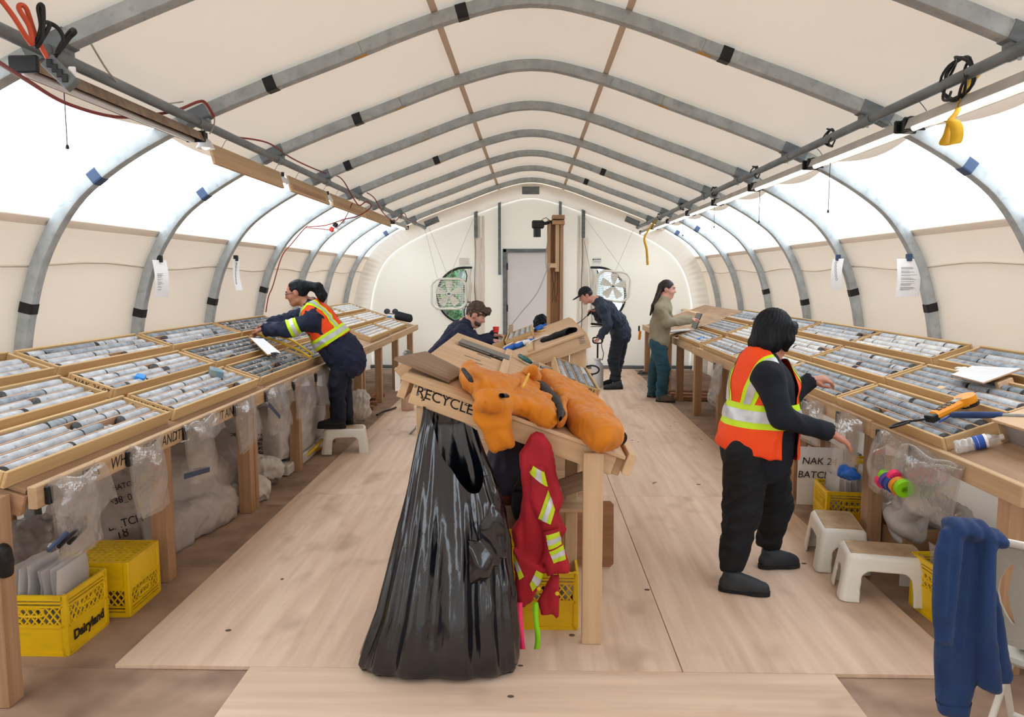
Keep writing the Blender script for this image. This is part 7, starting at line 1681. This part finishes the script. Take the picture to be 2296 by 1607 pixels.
def HB(px0, px1, pyt, pyb, sd, label, seed, **k):
    a, b = onX(px0, pyt, sd * 1.93).y, onX(px1, pyt, sd * 1.93).y; m = (px0 + px1) / 2
    return hang_bag(sd, a, b, zb(m, pyb, sd), min(.838, zb(m, pyt, sd)), label, seed, **k)
b1 = HB(104, 212, 1060, 1238, -1, 'clear bag holding marker pens with its flap folded over the beam', 1, fold=.17, open_=.06)
HB(285, 362, 985, 1150, -1, 'clear bag with an open curled mouth beside the word WHAT', 2, open_=.07)
b3 = HB(413, 474, 940, 1073, -1, 'clear bag with a blue stripe along its bottom', 3, fold=.10, open_=.05)
HB(527, 572, 895, 1008, -1, 'clear bag hanging over the doubled bench leg', 4, open_=.05, bottom_skew=-.08)
b5 = HB(597, 640, 862, 965, -1, 'clear bag folded over its blue label strip', 5, fold=.16, open_=.04)
HB(658, 702, 843, 930, -1, 'clear bag hanging straight before the bale leg', 6, open_=.04, bottom_skew=-.05)
HB(708, 748, 826, 900, -1, 'clear bag hanging by the stool person\'s knees', 7, open_=.04)
HB(1600, 1620, 815, 880, 1, 'clear bag clipped to the bench behind the laptop person', 8, open_=.04)
HB(1800, 1848, 900, 990, 1, 'clear bag hanging behind the orange vest hem', 9, open_=.05)
b10 = HB(1876, 1935, 930, 1072, 1, 'clear bag holding blue tags below the reaching hand', 10, open_=.07)
b11 = HB(1966, 2035, 972, 1108, 1, 'clear bag full of coloured ribbon rolls', 11, open_=.09)
HB(2040, 2160, 1020, 1160, 1, 'wide cloudy bag draped over the beam by the water bottle', 12, fold=.13, open_=.05)
for k in range(3):
    p = onX(130 + 22 * k, 1222 - 8 * k, -1.88); o = MB().cyl(p + V(0, -.06, -.0), p + V(0, .06, .03), .009, 8).build('marker_pen', MT['black' if k else 'tape_blue']); tag(o, 'marker pen lying in the bottom of the flapped bag', 'pen', 'pens in the flapped bag')
setin(board('blue_strip', onX(413, 1068, -1.86), onX(470, 1052, -1.86), .004, .03, MT['tape_blue']), b3)
setin(board('blue_strip', onX(602, 905, -1.78), onX(628, 935, -1.78), .004, .03, MT['tape_blue']), b5)
# coloured ribbon rolls
RC = ['pink', 'green', 'purple', 'ink_blue', 'orange_tool', 'green', 'pink']
for k, (px, py, mt, rx) in enumerate(((1978, 1078, 'pink', .035), (1984, 1066, 'green', .03), (1992, 1078, 'purple', .045), (2004, 1084, 'ink_blue', .046), (2015, 1089, 'orange_tool', .046), (2026, 1094, 'green', .045), (2006, 1068, 'pink', .034))):
    p = onX(px, py, 1.865); ax = V(0, .95, .25).normalized(); o = MB().lathe([(.018, -.016), (rx, -.016), (rx, .016), (.018, .016), (.018, -.016)], 18, frame_m(p, ax) @ Matrix.Rotation(math.pi / 2, 4, 'Y')).build('ribbon_roll', MT[mt]); crease(o, 40)
    tag(o, ('pink ribbon roll at the side of the clear bag', 'small green ribbon roll at the top of the clear bag', 'purple ribbon roll in the clear bag', 'blue ribbon roll in the clear bag', 'amber ribbon roll in the clear bag', 'large green ribbon roll at the end of the row', 'pink ribbon roll lying above the row')[k], 'ribbon roll', 'ribbon rolls in the clear bag')
lump('blue_tags', [([onX(1890, 1055, 1.88), onX(1915, 1065, 1.88)], (.035, .03))], 'blue_cloth', 'clump of small blue tags in the clear bag', 'tags', h=.007, amp=.008, sc=(20, 20, 20), floor_z=None, seed=31)

# ------------------------------------------------------------------ under the water bottle bench
bd_ = tag(MB().box((2.06, 5.33, .25), (.30, .01, .42), Matrix.Rotation(-.15, 4, 'Z'), bev=.002).build('batch_card', MT['paper']), 'white card handwritten NAK 24 BATCH behind the crate', 'card')
for tx, z in (('NAK 24', .36), ('BATCH #', .26), ('14', .16)): lettering(tx, (2.05, 5.32, z), (1, -.15, 0), (0, 0, 1), .07, MT['ink'], bd_, shear=.1)
def open_box(c, d, h, r, mt, label, flaps=(1, 1, 1, 1), group='cardboard boxes'):
    t = thing('cardboard_box', label, 'box', c, group, (0, 0, r)); x, y = d[0] / 2, d[1] / 2
    MB().box((0, 0, .004), (d[0], d[1], .006)).build('base', MT[mt], t)
    for k, (p, s_) in enumerate((((0, -y, h / 2), (d[0], .005, h)), ((0, y, h / 2), (d[0], .005, h)), ((-x, 0, h / 2), (.005, d[1], h)), ((x, 0, h / 2), (.005, d[1], h)))):
        MB().box(p, s_).build('side', MT[mt], t)
        if flaps[k]:
            ax = 'X' if k < 2 else 'Y'; sg = -1 if k in (0, 2) else 1; an = .5 * flaps[k]
            if k < 2: MB().box((0, 0, 0), (d[0], d[1] * .45, .004)).build('flap', MT[mt], t, m=Matrix.Translation((0, sg * (y + d[1] * .21), h + .02)) @ Matrix.Rotation(-sg * an, 4, 'X'))
            else: MB().box((0, 0, 0), (d[0] * .45, d[1], .004)).build('flap', MT[mt], t, m=Matrix.Translation((sg * (x + d[0] * .21), 0, h + .02)) @ Matrix.Rotation(sg * an, 4, 'Y'))
    return t
open_box((2.28, 4.5, FLOW), (.38, .34), .22, .35, 'cardboard', 'open cardboard box under the pile of flat clear bags', (0, 0, 0, 0))
open_box((2.58, 3.08, FLOW), (.62, .5), .30, -.1, 'cardboard', 'wide cardboard box with raised flaps behind the blue fleece', (1, .5, .8, 0))
open_box((-2.6, 3.95, FLOW), (.30, .12), .36, .3, 'cardboard_dark', 'narrow dark cardboard box behind the upturned crate', (0, 0, 0, 0))
open_box((2.45, 7.0, FLOW), (.4, .4), .3, .1, 'cardboard', 'plain cardboard box under the bench behind the orange vest', (.3, 0, 0, .4))
s = SDF((1.7, 3.6, -.05), (2.9, 4.4, .55), .011)
s.poly([(onX(x, y, 2.2).y, onX(x, y, 2.2).z) for x, y in ((1942, 1158), (1985, 1128), (2030, 1108), (2075, 1125), (2085, 1150), (2060, 1175), (2055, 1200), (2045, 1225), (2000, 1210), (1985, 1215), (1965, 1195))], (2.2, 0, 0), (0, 1, 0), (0, 0, 1), .11, rnd=.08)
s.chain([(2.35, 3.75, .12), (2.4, 4.1, .10)], [.15, .15], .05); s.plane_cut((0, 0, FLOW + .002), (0, 0, -1))
me = s.mesh('sack'); v = get_v(me); n = get_n(me); v = v + n * ((np.abs(nz(v, (5, 5, 5), 71)) - .5) * .05)[:, None]; v[:, 2] = np.maximum(v[:, 2], FLOW + .001); set_v(me, v)
tag(mk('woven_sack', me, MT['rice_bag']), 'crumpled white woven sack heaped behind the step stools', 'sack', 'woven sacks')
lump('woven_sack', [([(2.35, 8.2, .12), (2.45, 8.6, .14)], (.16, .15)), ], 'rice_bag', 'white sack slumped beside the far bench leg', 'sack', 'woven sacks', seed=81)
lump('woven_sack', [([(2.08, 7.55, .02), (2.2, 7.8, .06)], (.09, .11)), ], 'rice_bag', 'low white sack spilling from under the bench by the vest', 'sack', 'woven sacks', seed=82)
lump('woven_sack', [([(2.5, 9.2, .14), (2.4, 9.5, .16)], (.17, .16)), ], 'rice_bag_grey', 'grey-white sack marked in pen under the laptop end', 'sack', 'woven sacks', seed=83)

# ------------------------------------------------------------------ box fans in front of the half-round windows
def fan(c, w, h, rot, label, dots):
    t = thing('box_fan', label, 'fan', tuple(c), 'box fans hung at the windows'); m = Matrix.Translation(c) @ rot
    def put(mb, n, mt, sm=False): o = mb.build(n, MT[mt], m=m, smooth=sm); return setin(o, t)
    P_ = [(math.copysign(min(1, abs(math.cos(a)) * 1.18), math.cos(a)) * w / 2, 0, math.copysign(min(1, abs(math.sin(a)) * 1.18), math.sin(a)) * h / 2) for a in [k * 2 * math.pi / 40 for k in range(40)]]
    for y in (-.05, .05): put(MB().tube([V(x, y, z) for x, _, z in P_], .021, 8, closed=True), 'frame_ring', 'white_plastic', True)
    mb = MB(); 
    for k in range(40):
        a, b = P_[k], P_[(k + 1) % 40]; mb.add([V(a[0], -.05, a[2]), V(b[0], -.05, b[2]), V(b[0], .05, b[2]), V(a[0], .05, a[2])], [(0, 1, 2, 3)])
    put(mb, 'frame_side', 'white_plastic')
    mb = MB()
    for k in range(17): z = -h / 2 + h * (k + .5) / 17; mb.box((0, -.055, z), (w - .03, .005, .009))
    for k in range(5): x = -w / 2 + w * (k + .5) / 5; mb.box((x, -.052, 0), (.004, .004, h - .03))
    for r_ in (.08, .14, .20): mb.tube([V(r_ * math.cos(a), -.054, r_ * math.sin(a)) for a in [j * .3142 for j in range(20)]], .006, 4, closed=True)
    put(mb, 'front_grille', 'white_plastic')
    for k in range(5):
        a = k * 2 * math.pi / 5 + math.pi / 2; u = V(math.cos(a), 0, math.sin(a)); v = V(-math.sin(a), 0, math.cos(a)); rr_ = min(w, h) / 2 - .03
        def fn(p, q): r_ = .05 + (rr_ - .05) * p; ww = .03 + .05 * math.sin(p * 1.9); return tuple(u * r_ + v * (q - .5) * 2 * ww * .8 + V(0, (q - .5) * .07, 0))
        put(MB().grid(fn, 6, 4), 'blade', 'white_plastic', True)
    put(MB().lathe([(.0, -.03), (.05, -.03), (.055, -.01), (.05, .03), (.0, .03)], 20, Matrix.Rotation(math.pi / 2, 4, 'X') @ Matrix.Translation((0, 0, .035))), 'hub', 'white_plastic')
    put(MB().box((0, -.068, 0), (.045, .004, .025)), 'badge', 'tape_blue')
    for x in (-w * .35, w * .35): put(MB().box((x, 0, -h / 2 - .02), (.04, .12, .02), bev=.004), 'foot', 'white_plastic')
    for d in dots: setin(MB().tube([m @ V(d[0], 0, h / 2), Vector(d[1])], .0028, 5).build('hanging_cord', MT['cord_white']), t)
    return t
a, b = onY(968, 625, 13.55), onY(1045, 692, 13.55); c = (a + b) / 2
fan(c, b.x - a.x, a.z - b.z, Matrix.Rotation(.08, 4, 'Z'), 'white box fan hung before the window showing green shrubs', [(.0, onY(1062, 490, 13.7)), (.0, onY(962, 510, 13.5)), (-.2, onY(953, 515, 13.4))])
a, b = onY(1340, 610, 13.55), onY(1410, 673, 13.55); c = (a + b) / 2
fan(c, b.x - a.x + .02, a.z - b.z + .02, Matrix.Rotation(.10, 4, 'Y') @ Matrix.Rotation(-.15, 4, 'Z'), 'white box fan hung tilted before the window showing blue siding', [(.18, onY(1310, 485, 13.7)), (.0, onY(1420, 515, 13.4))])
sg = thing('wall_sign', 'small white sign with black logo on the end wall', 'sign', tuple(onY(1338, 584, 13.78)))
c = onY(1338, 584, 13.78); setin(MB().box(c, (.16, .006, .11), bev=.001).build('plate', MT['paper']), sg)
lettering('▲ALASKA', c + V(0, -.0035, .02), (1, 0, 0), (0, 0, 1), .034, MT['ink'], sg, bold=.001); setin(MB().box(c + V(0, -.0035, -.02), (.12, .001, .006)).build('print_line', MT['ink_grey']), sg)
p = onY(1040, 586, 13.78); tag(MB().box(p, (.17, .004, .13)).build('fabric_patch', MT['fabric_end']), 'faint square patch on the end wall above the fan', 'patch')
# ------------------------------------------------------------------ sheets of paper taped to the arches
def paper(p, wdir, w, h, label, kind, tape, droop=.0):
    t = thing('paper_sheet', label, 'paper', tuple(p), 'sheets taped to the arches'); x = unit(wdir); z = V(0, 0, -1); n = x.cross(z).normalized()
    if n.y > 0: n = -n
    def fn(u, v): return tuple(Vector(p) + x * (u - .5) * w + z * v * h + n * (.015 * math.sin(v * 3) + .006 * math.sin(u * 3) + droop * v))
    o = MB().grid(fn, 6, 8).build('sheet', MT['paper']); o.data.shade_smooth(); setin(o, t)
    mb = MB()
    def q_(u, v): return Vector(fn(u, v)) + n * .0015
    if kind == 'text' or kind == 'short':
        rr_ = random.Random(len(label)); v = .22 if kind == 'text' else .36
        while v < .82:
            l = rr_.uniform(.3, .66) if kind == 'text' else rr_.uniform(.15, .42); 
            for k in range(6): a0, a1 = .15 + l * k / 6, .15 + l * (k + 1) / 6; mb.add([q_(a0, v), q_(a1, v), q_(a1, v + .008), q_(a0, v + .008)], [(0, 1, 2, 3)])
            v += .024 if rr_.random() < .8 else .05
        setin(mb.build('print', MT['ink_grey']), t)
    else:
        for k in range(7 if kind == 'rings' else 6):
            v = .14 + .105 * k; u = .62 - .045 * k
            mb.tube([q_(u + .085 * math.cos(a), v + .042 * math.sin(a)) for a in [j * .628 for j in range(10)]], .0035 if kind == 'rings' else .0015, 4, closed=True); 
            if kind == 'rings': mb.tube([q_(u - .05, v), q_(u + .05, v + .01)], .003, 4)
        setin(mb.build('print', MT['ink'] if kind == 'rings' else MT['ink_grey']), t)
    setin(MB().box(Vector(p) + V(0, 0, .01) + n * .004, (.04, .03, .055), bev=.004).build('tape', MT[tape]), t)
    return t
paper(onY(357, 583, 5.80), (0.05, 1, 0), .20, .285, 'paper sheet with short lines of print taped to an arch', 'short', 'tape_black')
paper(onY(530, 581, 7.12), (-.12, 1, .0), .24, .29, 'paper sheet with a column of round diagrams', 'rings', 'tape_black', droop=-.02)
paper(onY(1880, 580, 7.10), (-.1, 1, 0), .20, .28, 'paper sheet with a faint wavy drawing', 'wave', 'tape_blue')
paper(onY(2037, 580, 5.78), (.95, .25, 0), .205, .285, 'paper sheet with dense paragraphs taped to an arch', 'text', 'tape_blue')
# ------------------------------------------------------------------ clipboards, tape, instruments on the boxes
def clipboard(corners, label, board_mt='ply_grey', clip_mt='black', lines=True):
    A, B, C_, D = [Vector(c) for c in corners]; t = thing('clipboard', label, 'clipboard', tuple((A + C_) / 2), 'clipboards'); n = (B - A).cross(D - A).normalized(); n = n if n.z > 0 else -n
    def slabq(q, th, up0): 
        o = MB(); o.add([p + n * up0 for p in q] + [p + n * (up0 + th) for p in q], [(0, 1, 2, 3), (7, 6, 5, 4), (0, 4, 5, 1), (1, 5, 6, 2), (2, 6, 7, 3), (3, 7, 4, 0)]); return o
    setin(fixn(slabq([A, B, C_, D], .004, 0).build('board', MT[board_mt])), t); c = (A + C_) / 2
    setin(fixn(slabq([c + (p - c) * .95 for p in (A, B, C_, D)], .004, .0045).build('paper_pad', MT['paper'])), t)
    if lines:
        mb = MB()
        for k in range(16):
            v = .14 + .05 * k; l = random.Random(k).uniform(.5, .86); p, q = A.lerp(D, v), B.lerp(C_, v); a_, b_ = p.lerp(q, .08), p.lerp(q, l); e = (D - A).normalized() * .0022
            mb.add([a_ + n * .0092, b_ + n * .0092, b_ + e + n * .0092, a_ + e + n * .0092], [(0, 1, 2, 3)])
        setin(mb.build('print', MT['ink_grey']), t)
    e0, e1 = A.lerp(B, .3), A.lerp(B, .7); setin(board('clip', e0 + n * .012, e1 + n * .012, .03, .012, MT[clip_mt], up=n), t)
    setin(board('clip_lever', A.lerp(B, .42) + n * .02 + (A - D).normalized() * .02, A.lerp(B, .58) + n * .02 + (A - D).normalized() * .02, .035, .006, MT[clip_mt], up=n), t)
    return t
ob = lambda px, py, sd, l=.015: onbox(px, py, sd, l)
clipboard([ob(600, 797, -1, .05), ob(630, 793, -1, .05), ob(590, 760, -1, .04), ob(560, 758, -1, .04)], 'clipboard with a blank sheet tilted on the dark core', 'wood_leg')
clipboard([ob(2150, 832, 1, .04), ob(2138, 848, 1, .05), ob(2205, 860, 1, .05), ob(2292, 826, 1, .04)][0:1] * 0 + [ob(2180, 822, 1, .04), ob(2132, 842, 1, .045), ob(2205, 861, 1, .045), ob(2294, 828, 1, .04)], 'clipboard with a filled printed form lying on grey core', 'wood_leg', 'white_plastic')
tm = ribbon([ob(572, 747, -1, .03), ob(600, 757, -1, .03), ob(640, 772, -1, .035), ob(672, 786, -1, .035), ob(694, 799, -1, .03), ob(699, 793, -1, .04), ob(680, 780, -1, .05), ob(655, 763, -1, .06), ob(630, 755, -1, .06), ob(610, 749, -1, .05)], .022, (.35, .15, .92), 'yellow_tape', 'tape_measure', 'yellow tape measure bent into a loop over the dark core', 'tape measure')
it = thing('core_meter', 'orange handheld meter with black keypad lying across core boxes', 'meter', tuple(ob(2130, 920, 1)))
a, b = ob(2090, 936, 1, .04), ob(2165, 900, 1, .05); upR = V(-math.sin(TH), 0, math.cos(TH)); xd = (b - a)
m = frame_m((a + b) / 2, xd, upR); L_ = xd.length
setin(MB().box((0, 0, .005), (L_, .062, .045), bev=.014).build('meter_body', MT['orange_tool'], m=m), it); setin(MB().box((-L_ * .50, 0, .0), (.05, .06, .04), bev=.006).build('meter_nose', MT['black'], m=m), it)
setin(MB().lathe([(.0, -.02), (.05, -.02), (.052, 0), (.05, .025), (.0, .025)], 18, Matrix.Translation((L_ * .52, 0, .005))).build('sensor_head', MT['orange_tool'], m=m), it); setin(MB().lathe([(.0, -.02), (.053, -.02), (.053, -.002), (.0, -.002)], 18, Matrix.Translation((L_ * .54, 0, -.004))).build('sensor_pad', MT['black'], m=m), it)
for k in range(4):
    for j in range(2): setin(MB().box((-.06 + .028 * k, -.012 + .024 * j, .0285), (.02, .018, .004), bev=.001).build('key', MT['black'], m=m), it)
setin(MB().box((L_ * .28, 0, .0285), (.05, .035, .003)).build('display', MT['grey_plastic'], m=m), it)
setin(MB().tube(spline([a + V(0, 0, .0), ob(2060, 942, 1, .04), ob(2030, 945, 1, .03), ob(2005, 952, 1, .03), ob(1996, 958, 1, .03), ob(2008, 956, 1, .035), ob(2040, 946, 1, .04)], 6), .006, 6).build('wrist_strap', MT['cord_black']), it)
hm_ = thing('rock_hammer', 'hammer with a long navy rubber grip resting on the box end', 'hammer', tuple(ob(2190, 930, 1)))
a, b, c = ob(2132, 930, 1, .05), ob(2250, 930, 1, .06), ob(2330, 933, 1, .06)
setin(MB().tube([a, a.lerp(b, .06), a.lerp(b, .5), a.lerp(b, .95), b], [.010, .0165, .0175, .015, .010], 12).build('grip', MT['navy_grip'], smooth=True), hm_); setin(MB().cyl(b, c, .008, 10).build('shaft', MT['steel']), hm_); setin(MB().box(c, (.03, .16, .03), bev=.006).build('hammer_head', MT['steel_dark']), hm_)
o = MB().cyl(ob(2105, 946, 1, .025), ob(2136, 929, 1, .045), .0045, 8).build('blue_pencil', MT['ink_blue']); tag(o, 'blue pencil poking out beside the hammer grip', 'pencil')
# water bottle lying on the bench
def bott():
    a, b = onPl(2140, 1003, (2.0, 0, .866), (-SL, 0, 1)), onPl(2222, 985, (2.0, 0, .866), (-SL, 0, 1)); d = (b - a).normalized()
    t = thing('water_bottle', 'clear crushed water bottle with a blue label lying on the bench', 'bottle', tuple((a + b) / 2)); m = frame_m(a, d, upR) @ Matrix.Rotation(math.pi / 2, 4, 'Y'); L = .21
    pr = [(.0, 0), (.024, 0), (.031, .006)] + [(.031 + .0022 * math.sin(k * 1.9), .01 + .008 * k) for k in range(14)] + [(.031, .13), (.028, .15), (.016, .18), (.0115, .19), (.0115, .205), (.0, .206)]
    o = MB().lathe(pr, 22, m).build('bottle_body', MT['water'], smooth=True); setin(o, t)
    setin(MB().lathe([(.0325, .082), (.0325, .135)], 22, m).build('label_band', MT['ink_blue']), t); setin(MB().lathe([(.0329, .125), (.0329, .137)], 22, m).build('label_edge', MT['paper']), t); setin(MB().lathe([(.0, .19), (.014, .19), (.014, .208), (.0, .208)], 14, m).build('cap', MT['white_plastic']), t)
    sx_ = [o for o in t.children if o.name.startswith('label_band')]
bott()
# raised tray at the bench end with a cloudy front
ty = thing('sorting_tray', 'raised plywood tray with a cloudy plastic front at the bench end', 'tray', (2.35, 3.2, ztop(2.3)))
p0, p1 = onbox(2236, 948, 1, .0), onbox(2300, 985, 1, .0); 
m = Matrix((V(0, -1, 0), V(math.cos(TH), 0, math.sin(TH)), upR)).transposed().to_4x4(); m.translation = V(2.2, 3.52, ztop(2.2) + .001)
for c, d, n_, mt in (((.3, .2, .115), (.62, .44, .014), 'tray_top', 'ply_table'), ((.3, .02, .055), (.6, .006, .105), 'cloudy_front', 'poly_thick'), ((.008, .2, .055), (.014, .42, .105), 'tray_end', 'wood_old'), ((.3, .41, .055), (.6, .014, .105), 'tray_back', 'wood_old')):
    setin(MB().box(c, d, bev=.002).build(n_, MT[mt], m=m), ty)
setin(MB().box((.14, .12, .124), (.09, .03, .006)).build('yellow_tag', MT['yellow_tape'], m=m), ty)
# pouch, sunglasses, tape by the far boxes
pc = onPl(905, 722, (-2.0, 0, .86), (SL, 0, 1)); s = SDF(tuple(pc - V(.25, .2, .12)), tuple(pc + V(.25, .25, .32)), .009); s.chain([pc + V(-.10, 0, .09), pc + V(.10, 0, .05)], [.055, .055], .03); s.chain([pc + V(-.12, .02, .16), pc + V(.11, .02, .10)], [.03, .03], .04); me = s.mesh('pouch'); tag(mk('black_pouch', me, MT['black_cloth']), 'black zip pouch standing at the far end of the lettered bench', 'pouch')
sgp = thing('sunglasses', 'black sunglasses lying beside the black pouch', 'sunglasses', tuple(onPl(878, 702, (-2.0, 0, .86), (SL, 0, 1))))
for px in (868, 886):
    p = onPl(px, 702, (-2.0, 0, .87), (SL, 0, 1)); setin(MB().lathe([(.0, -.01), (.05, -.008), (.055, .004), (.0, .012)], 14, Matrix.Translation(p + V(0, 0, .03)) @ Matrix.Rotation(1.1, 4, 'X')).build('lens', MT['black']), sgp)
setin(MB().cyl(onPl(868, 702, (-2.0, 0, .9), (SL, 0, 1)), onPl(886, 704, (-2.0, 0, .9), (SL, 0, 1)), .008, 6).build('bridge', MT['black']), sgp)
o = MB().lathe([(.012, -.012), (.035, -.012), (.035, .012), (.012, .012), (.012, -.012)], 16, Matrix.Translation(onPl(873, 710, (-2.0, 0, .87), (SL, 0, 1)))).build('tape_roll', MT['blue']); tag(o, 'small blue tape roll in front of the sunglasses', 'tape roll')
# open laptop in front of the khaki-clad person
pl_ = lambda px, py, l=.0: onPl(px, py, (2.0, 0, .83 + l), (-SL, 0, 1))
lt = thing('laptop_open', 'open laptop with a dark screen at the end of the bench', 'laptop', tuple(pl_(1535, 733)))
zt_ = pl_(1540, 731); c = V(2.16, 10.88, ztop(2.16) + .02)
setin(MB().box(c, (.36, .26, .018), Matrix.Rotation(-.1, 4, 'Y') , bev=.004).build('keyboard_base', MT['lamp_white']), lt); setin(MB().box(c + V(.20, .0, .12), (.012, .34, .27), Matrix.Rotation(.35, 4, 'Y') , bev=.004).build('screen', MT['screen']), lt)
kf = thing('utility_knife', 'knife with an orange grip clipped to the corner bench edge', 'knife', tuple(onY(1434, 745, 13.35)))
p = onY(1433, 730, 13.4); setin(MB().box(p + V(0, 0, -.05), (.03, .03, .10), bev=.008).build('sheath', MT['black']), kf); setin(MB().box(p + V(.012, 0, -.17), (.045, .04, .16), Matrix.Rotation(.1, 4, 'Y'), bev=.01).build('grip', MT['orange_tool']), kf)
# ------------------------------------------------------------------ folding chairs
def folding_chair(base, rz, label, shell, tube, slots=4, recl=.22):
    t = thing('folding_chair', label, 'chair', base, 'folding chairs', (0, 0, rz))      # sits facing local +Y
    w = .23
    def bk(z): return -.20 - (z - .44) * recl
    for s_ in (-1, 1):
        MB().tube(spline([(s_ * w, .20, 0), (s_ * w, -.02, .42), (s_ * w, bk(.66), .66), (s_ * (w - .01), bk(.80), .80), (s_ * (w - .06), bk(.85), .855)], 5), .0125, 8).build('side_tube', MT[tube], t, smooth=True)
        MB().tube([(s_ * (w - .025), -.26, 0), (s_ * (w - .025), .14, .43)], .0115, 8).build('leg', MT[tube], t, smooth=True)
    MB().tube(spline([(-w + .06, bk(.85), .855), (0, bk(.86) - .012, .865), (w - .06, bk(.85), .855)], 5), .0125, 8).build('top_tube', MT[tube], t, smooth=True)
    MB().tube([(-w + .025, -.20, .06), (w - .025, -.20, .06)], .009, 8).build('stretcher', MT[tube], t); MB().tube([(-w, .16, .08), (w, .16, .08)], .009, 8).build('stretcher', MT[tube], t)
    o = MB().box((0, .0, .44), (.44, .42, .025), bev=.011).build('seat', MT[shell], t); crease(o)
    loops = [[(-.215, .50), (.215, .50), (.225, .70), (.19, .84), (0, .855), (-.19, .84), (-.225, .70)]]
    for k in range(slots):
        x = -.12 + .24 * k / (slots - 1); loops.append([(x + .014 * math.cos(a) + .03 * math.sin(math.pi * (.5 + .5 * math.sin(a))) * (1 if x > 0 else -1), .68 + .11 * math.sin(a)) for a in [j * 2 * math.pi / 16 for j in range(16)]])
    me = curve_mesh(loops, 'backrest'); bm = bmesh.new(); bm.from_mesh(me)
    r_ = bmesh.ops.extrude_face_region(bm, geom=bm.faces[:]); 
    for v in r_['geom']:
        if isinstance(v, bmesh.types.BMVert): v.co.z += .012
    for v in bm.verts: x, z, d = v.co.x, v.co.y, v.co.z; v.co = Vector((x, bk(z) + .02 - d + .35 * x * x * -1, z))
    bmesh.ops.recalc_face_normals(bm, faces=bm.faces[:]); bm.to_mesh(me); bm.free(); me.materials.append(MT[shell]); mk('backrest', me, None, t); return t
fc = folding_chair((1.80, 2.41, FLOW), -.88, 'grey folding chair with slotted back under the blue fleece', 'grey_plastic', 'white_plastic')
folding_chair((-1.02, 8.1, 0), -math.pi / 2, 'olive folding chair under the seated man', 'olive_plastic', 'steel', recl=.30)
# navy fleece over the chair back
fy_ = 2.27
lo, hi = onY(2060, 1640, fy_), onY(2300, 1140, fy_); s = SDF((lo.x, fy_ - .16, lo.z), (hi.x, fy_ + .16, hi.z), .0085)
def FP(l): return [(onY(x, y, fy_).x, onY(x, y, fy_).z) for x, y in l]
for l_, off, hf in (([(2100, 1180), (2130, 1160), (2152, 1200), (2140, 1320), (2122, 1440), (2082, 1432), (2079, 1340), (2085, 1240)], -.028, .032), ([(2125, 1165), (2190, 1165), (2192, 1330), (2184, 1530), (2176, 1575), (2172, 1612), (2106, 1602), (2098, 1560), (2096, 1450), (2115, 1300)], .0, .034),
                    ([(2180, 1190), (2225, 1200), (2217, 1400), (2224, 1535), (2180, 1530), (2172, 1350)], -.034, .028), ([(2208, 1200), (2232, 1240), (2245, 1340), (2262, 1430), (2276, 1518), (2266, 1538), (2218, 1536), (2206, 1400)], .014, .034), ([(2112, 1172), (2130, 1160), (2160, 1156), (2205, 1168), (2258, 1202), (2242, 1228), (2190, 1216), (2120, 1200)], .0, .062)):
    s.poly(FP(l_), (0, fy_ + off, 0), (1, 0, 0), (0, 0, 1), hf, k=.006, rnd=.035)
me = s.mesh('fleece'); v = get_v(me); n = get_n(me); set_v(me, v + n * ((np.abs(nz(v, (9, 2, 1.2), 91)) - .6) * .014)[:, None])
fl = thing('fleece_top', 'navy fleece draped over the slotted chair back', 'fleece', tuple(onY(2180, 1180, fy_))); setin(mk('fleece_cloth', me, MT['fleece']), fl)
setin(MB().tube(spline([onY(2222, 1330, fy_ - .045), onY(2228, 1390, fy_ - .05), onY(2220, 1430, fy_ - .05), onY(2205, 1440, fy_ - .05)], 6), .003, 6).build('pocket_seam', MT['tape_blue']), fl)
m2 = cut_mesh(me, [((0, 0, onY(2130, 1572, fy_).z), (0, 0, 1))], .003); m2.materials.append(MT['fleece']); setin(mk('cuff', m2, None), fl)
# things on that chair's seat
for k, (mt, z) in enumerate((('wood_new', .015), ('paper', .035), ('ply_grey', .055))):
    p = fc.matrix_basis @ V(.02, .02, .4535 + z); o = MB().box((0, 0, 0), (.34, .26, .018), bev=.002).build('seat_board', MT[mt], m=Matrix.Translation(p) @ Matrix.Rotation(.5 + .1 * k, 4, 'Z')); tag(o, ('pine offcut at the bottom of the pile on the folding chair', 'white pad in the pile on the folding chair', 'greyed board on top of the pile on the folding chair')[k], 'board', 'pile on the folding chair')
lump('black_holster', [([onX(6, 1240, -2.03), onX(10, 1280, -2.03)], (.035, .03), (V(0, 1, 0), 1.0))], 'black', 'black holster hanging on the end leg of the lettered bench', 'holster', h=.007, amp=.003, floor_z=None)
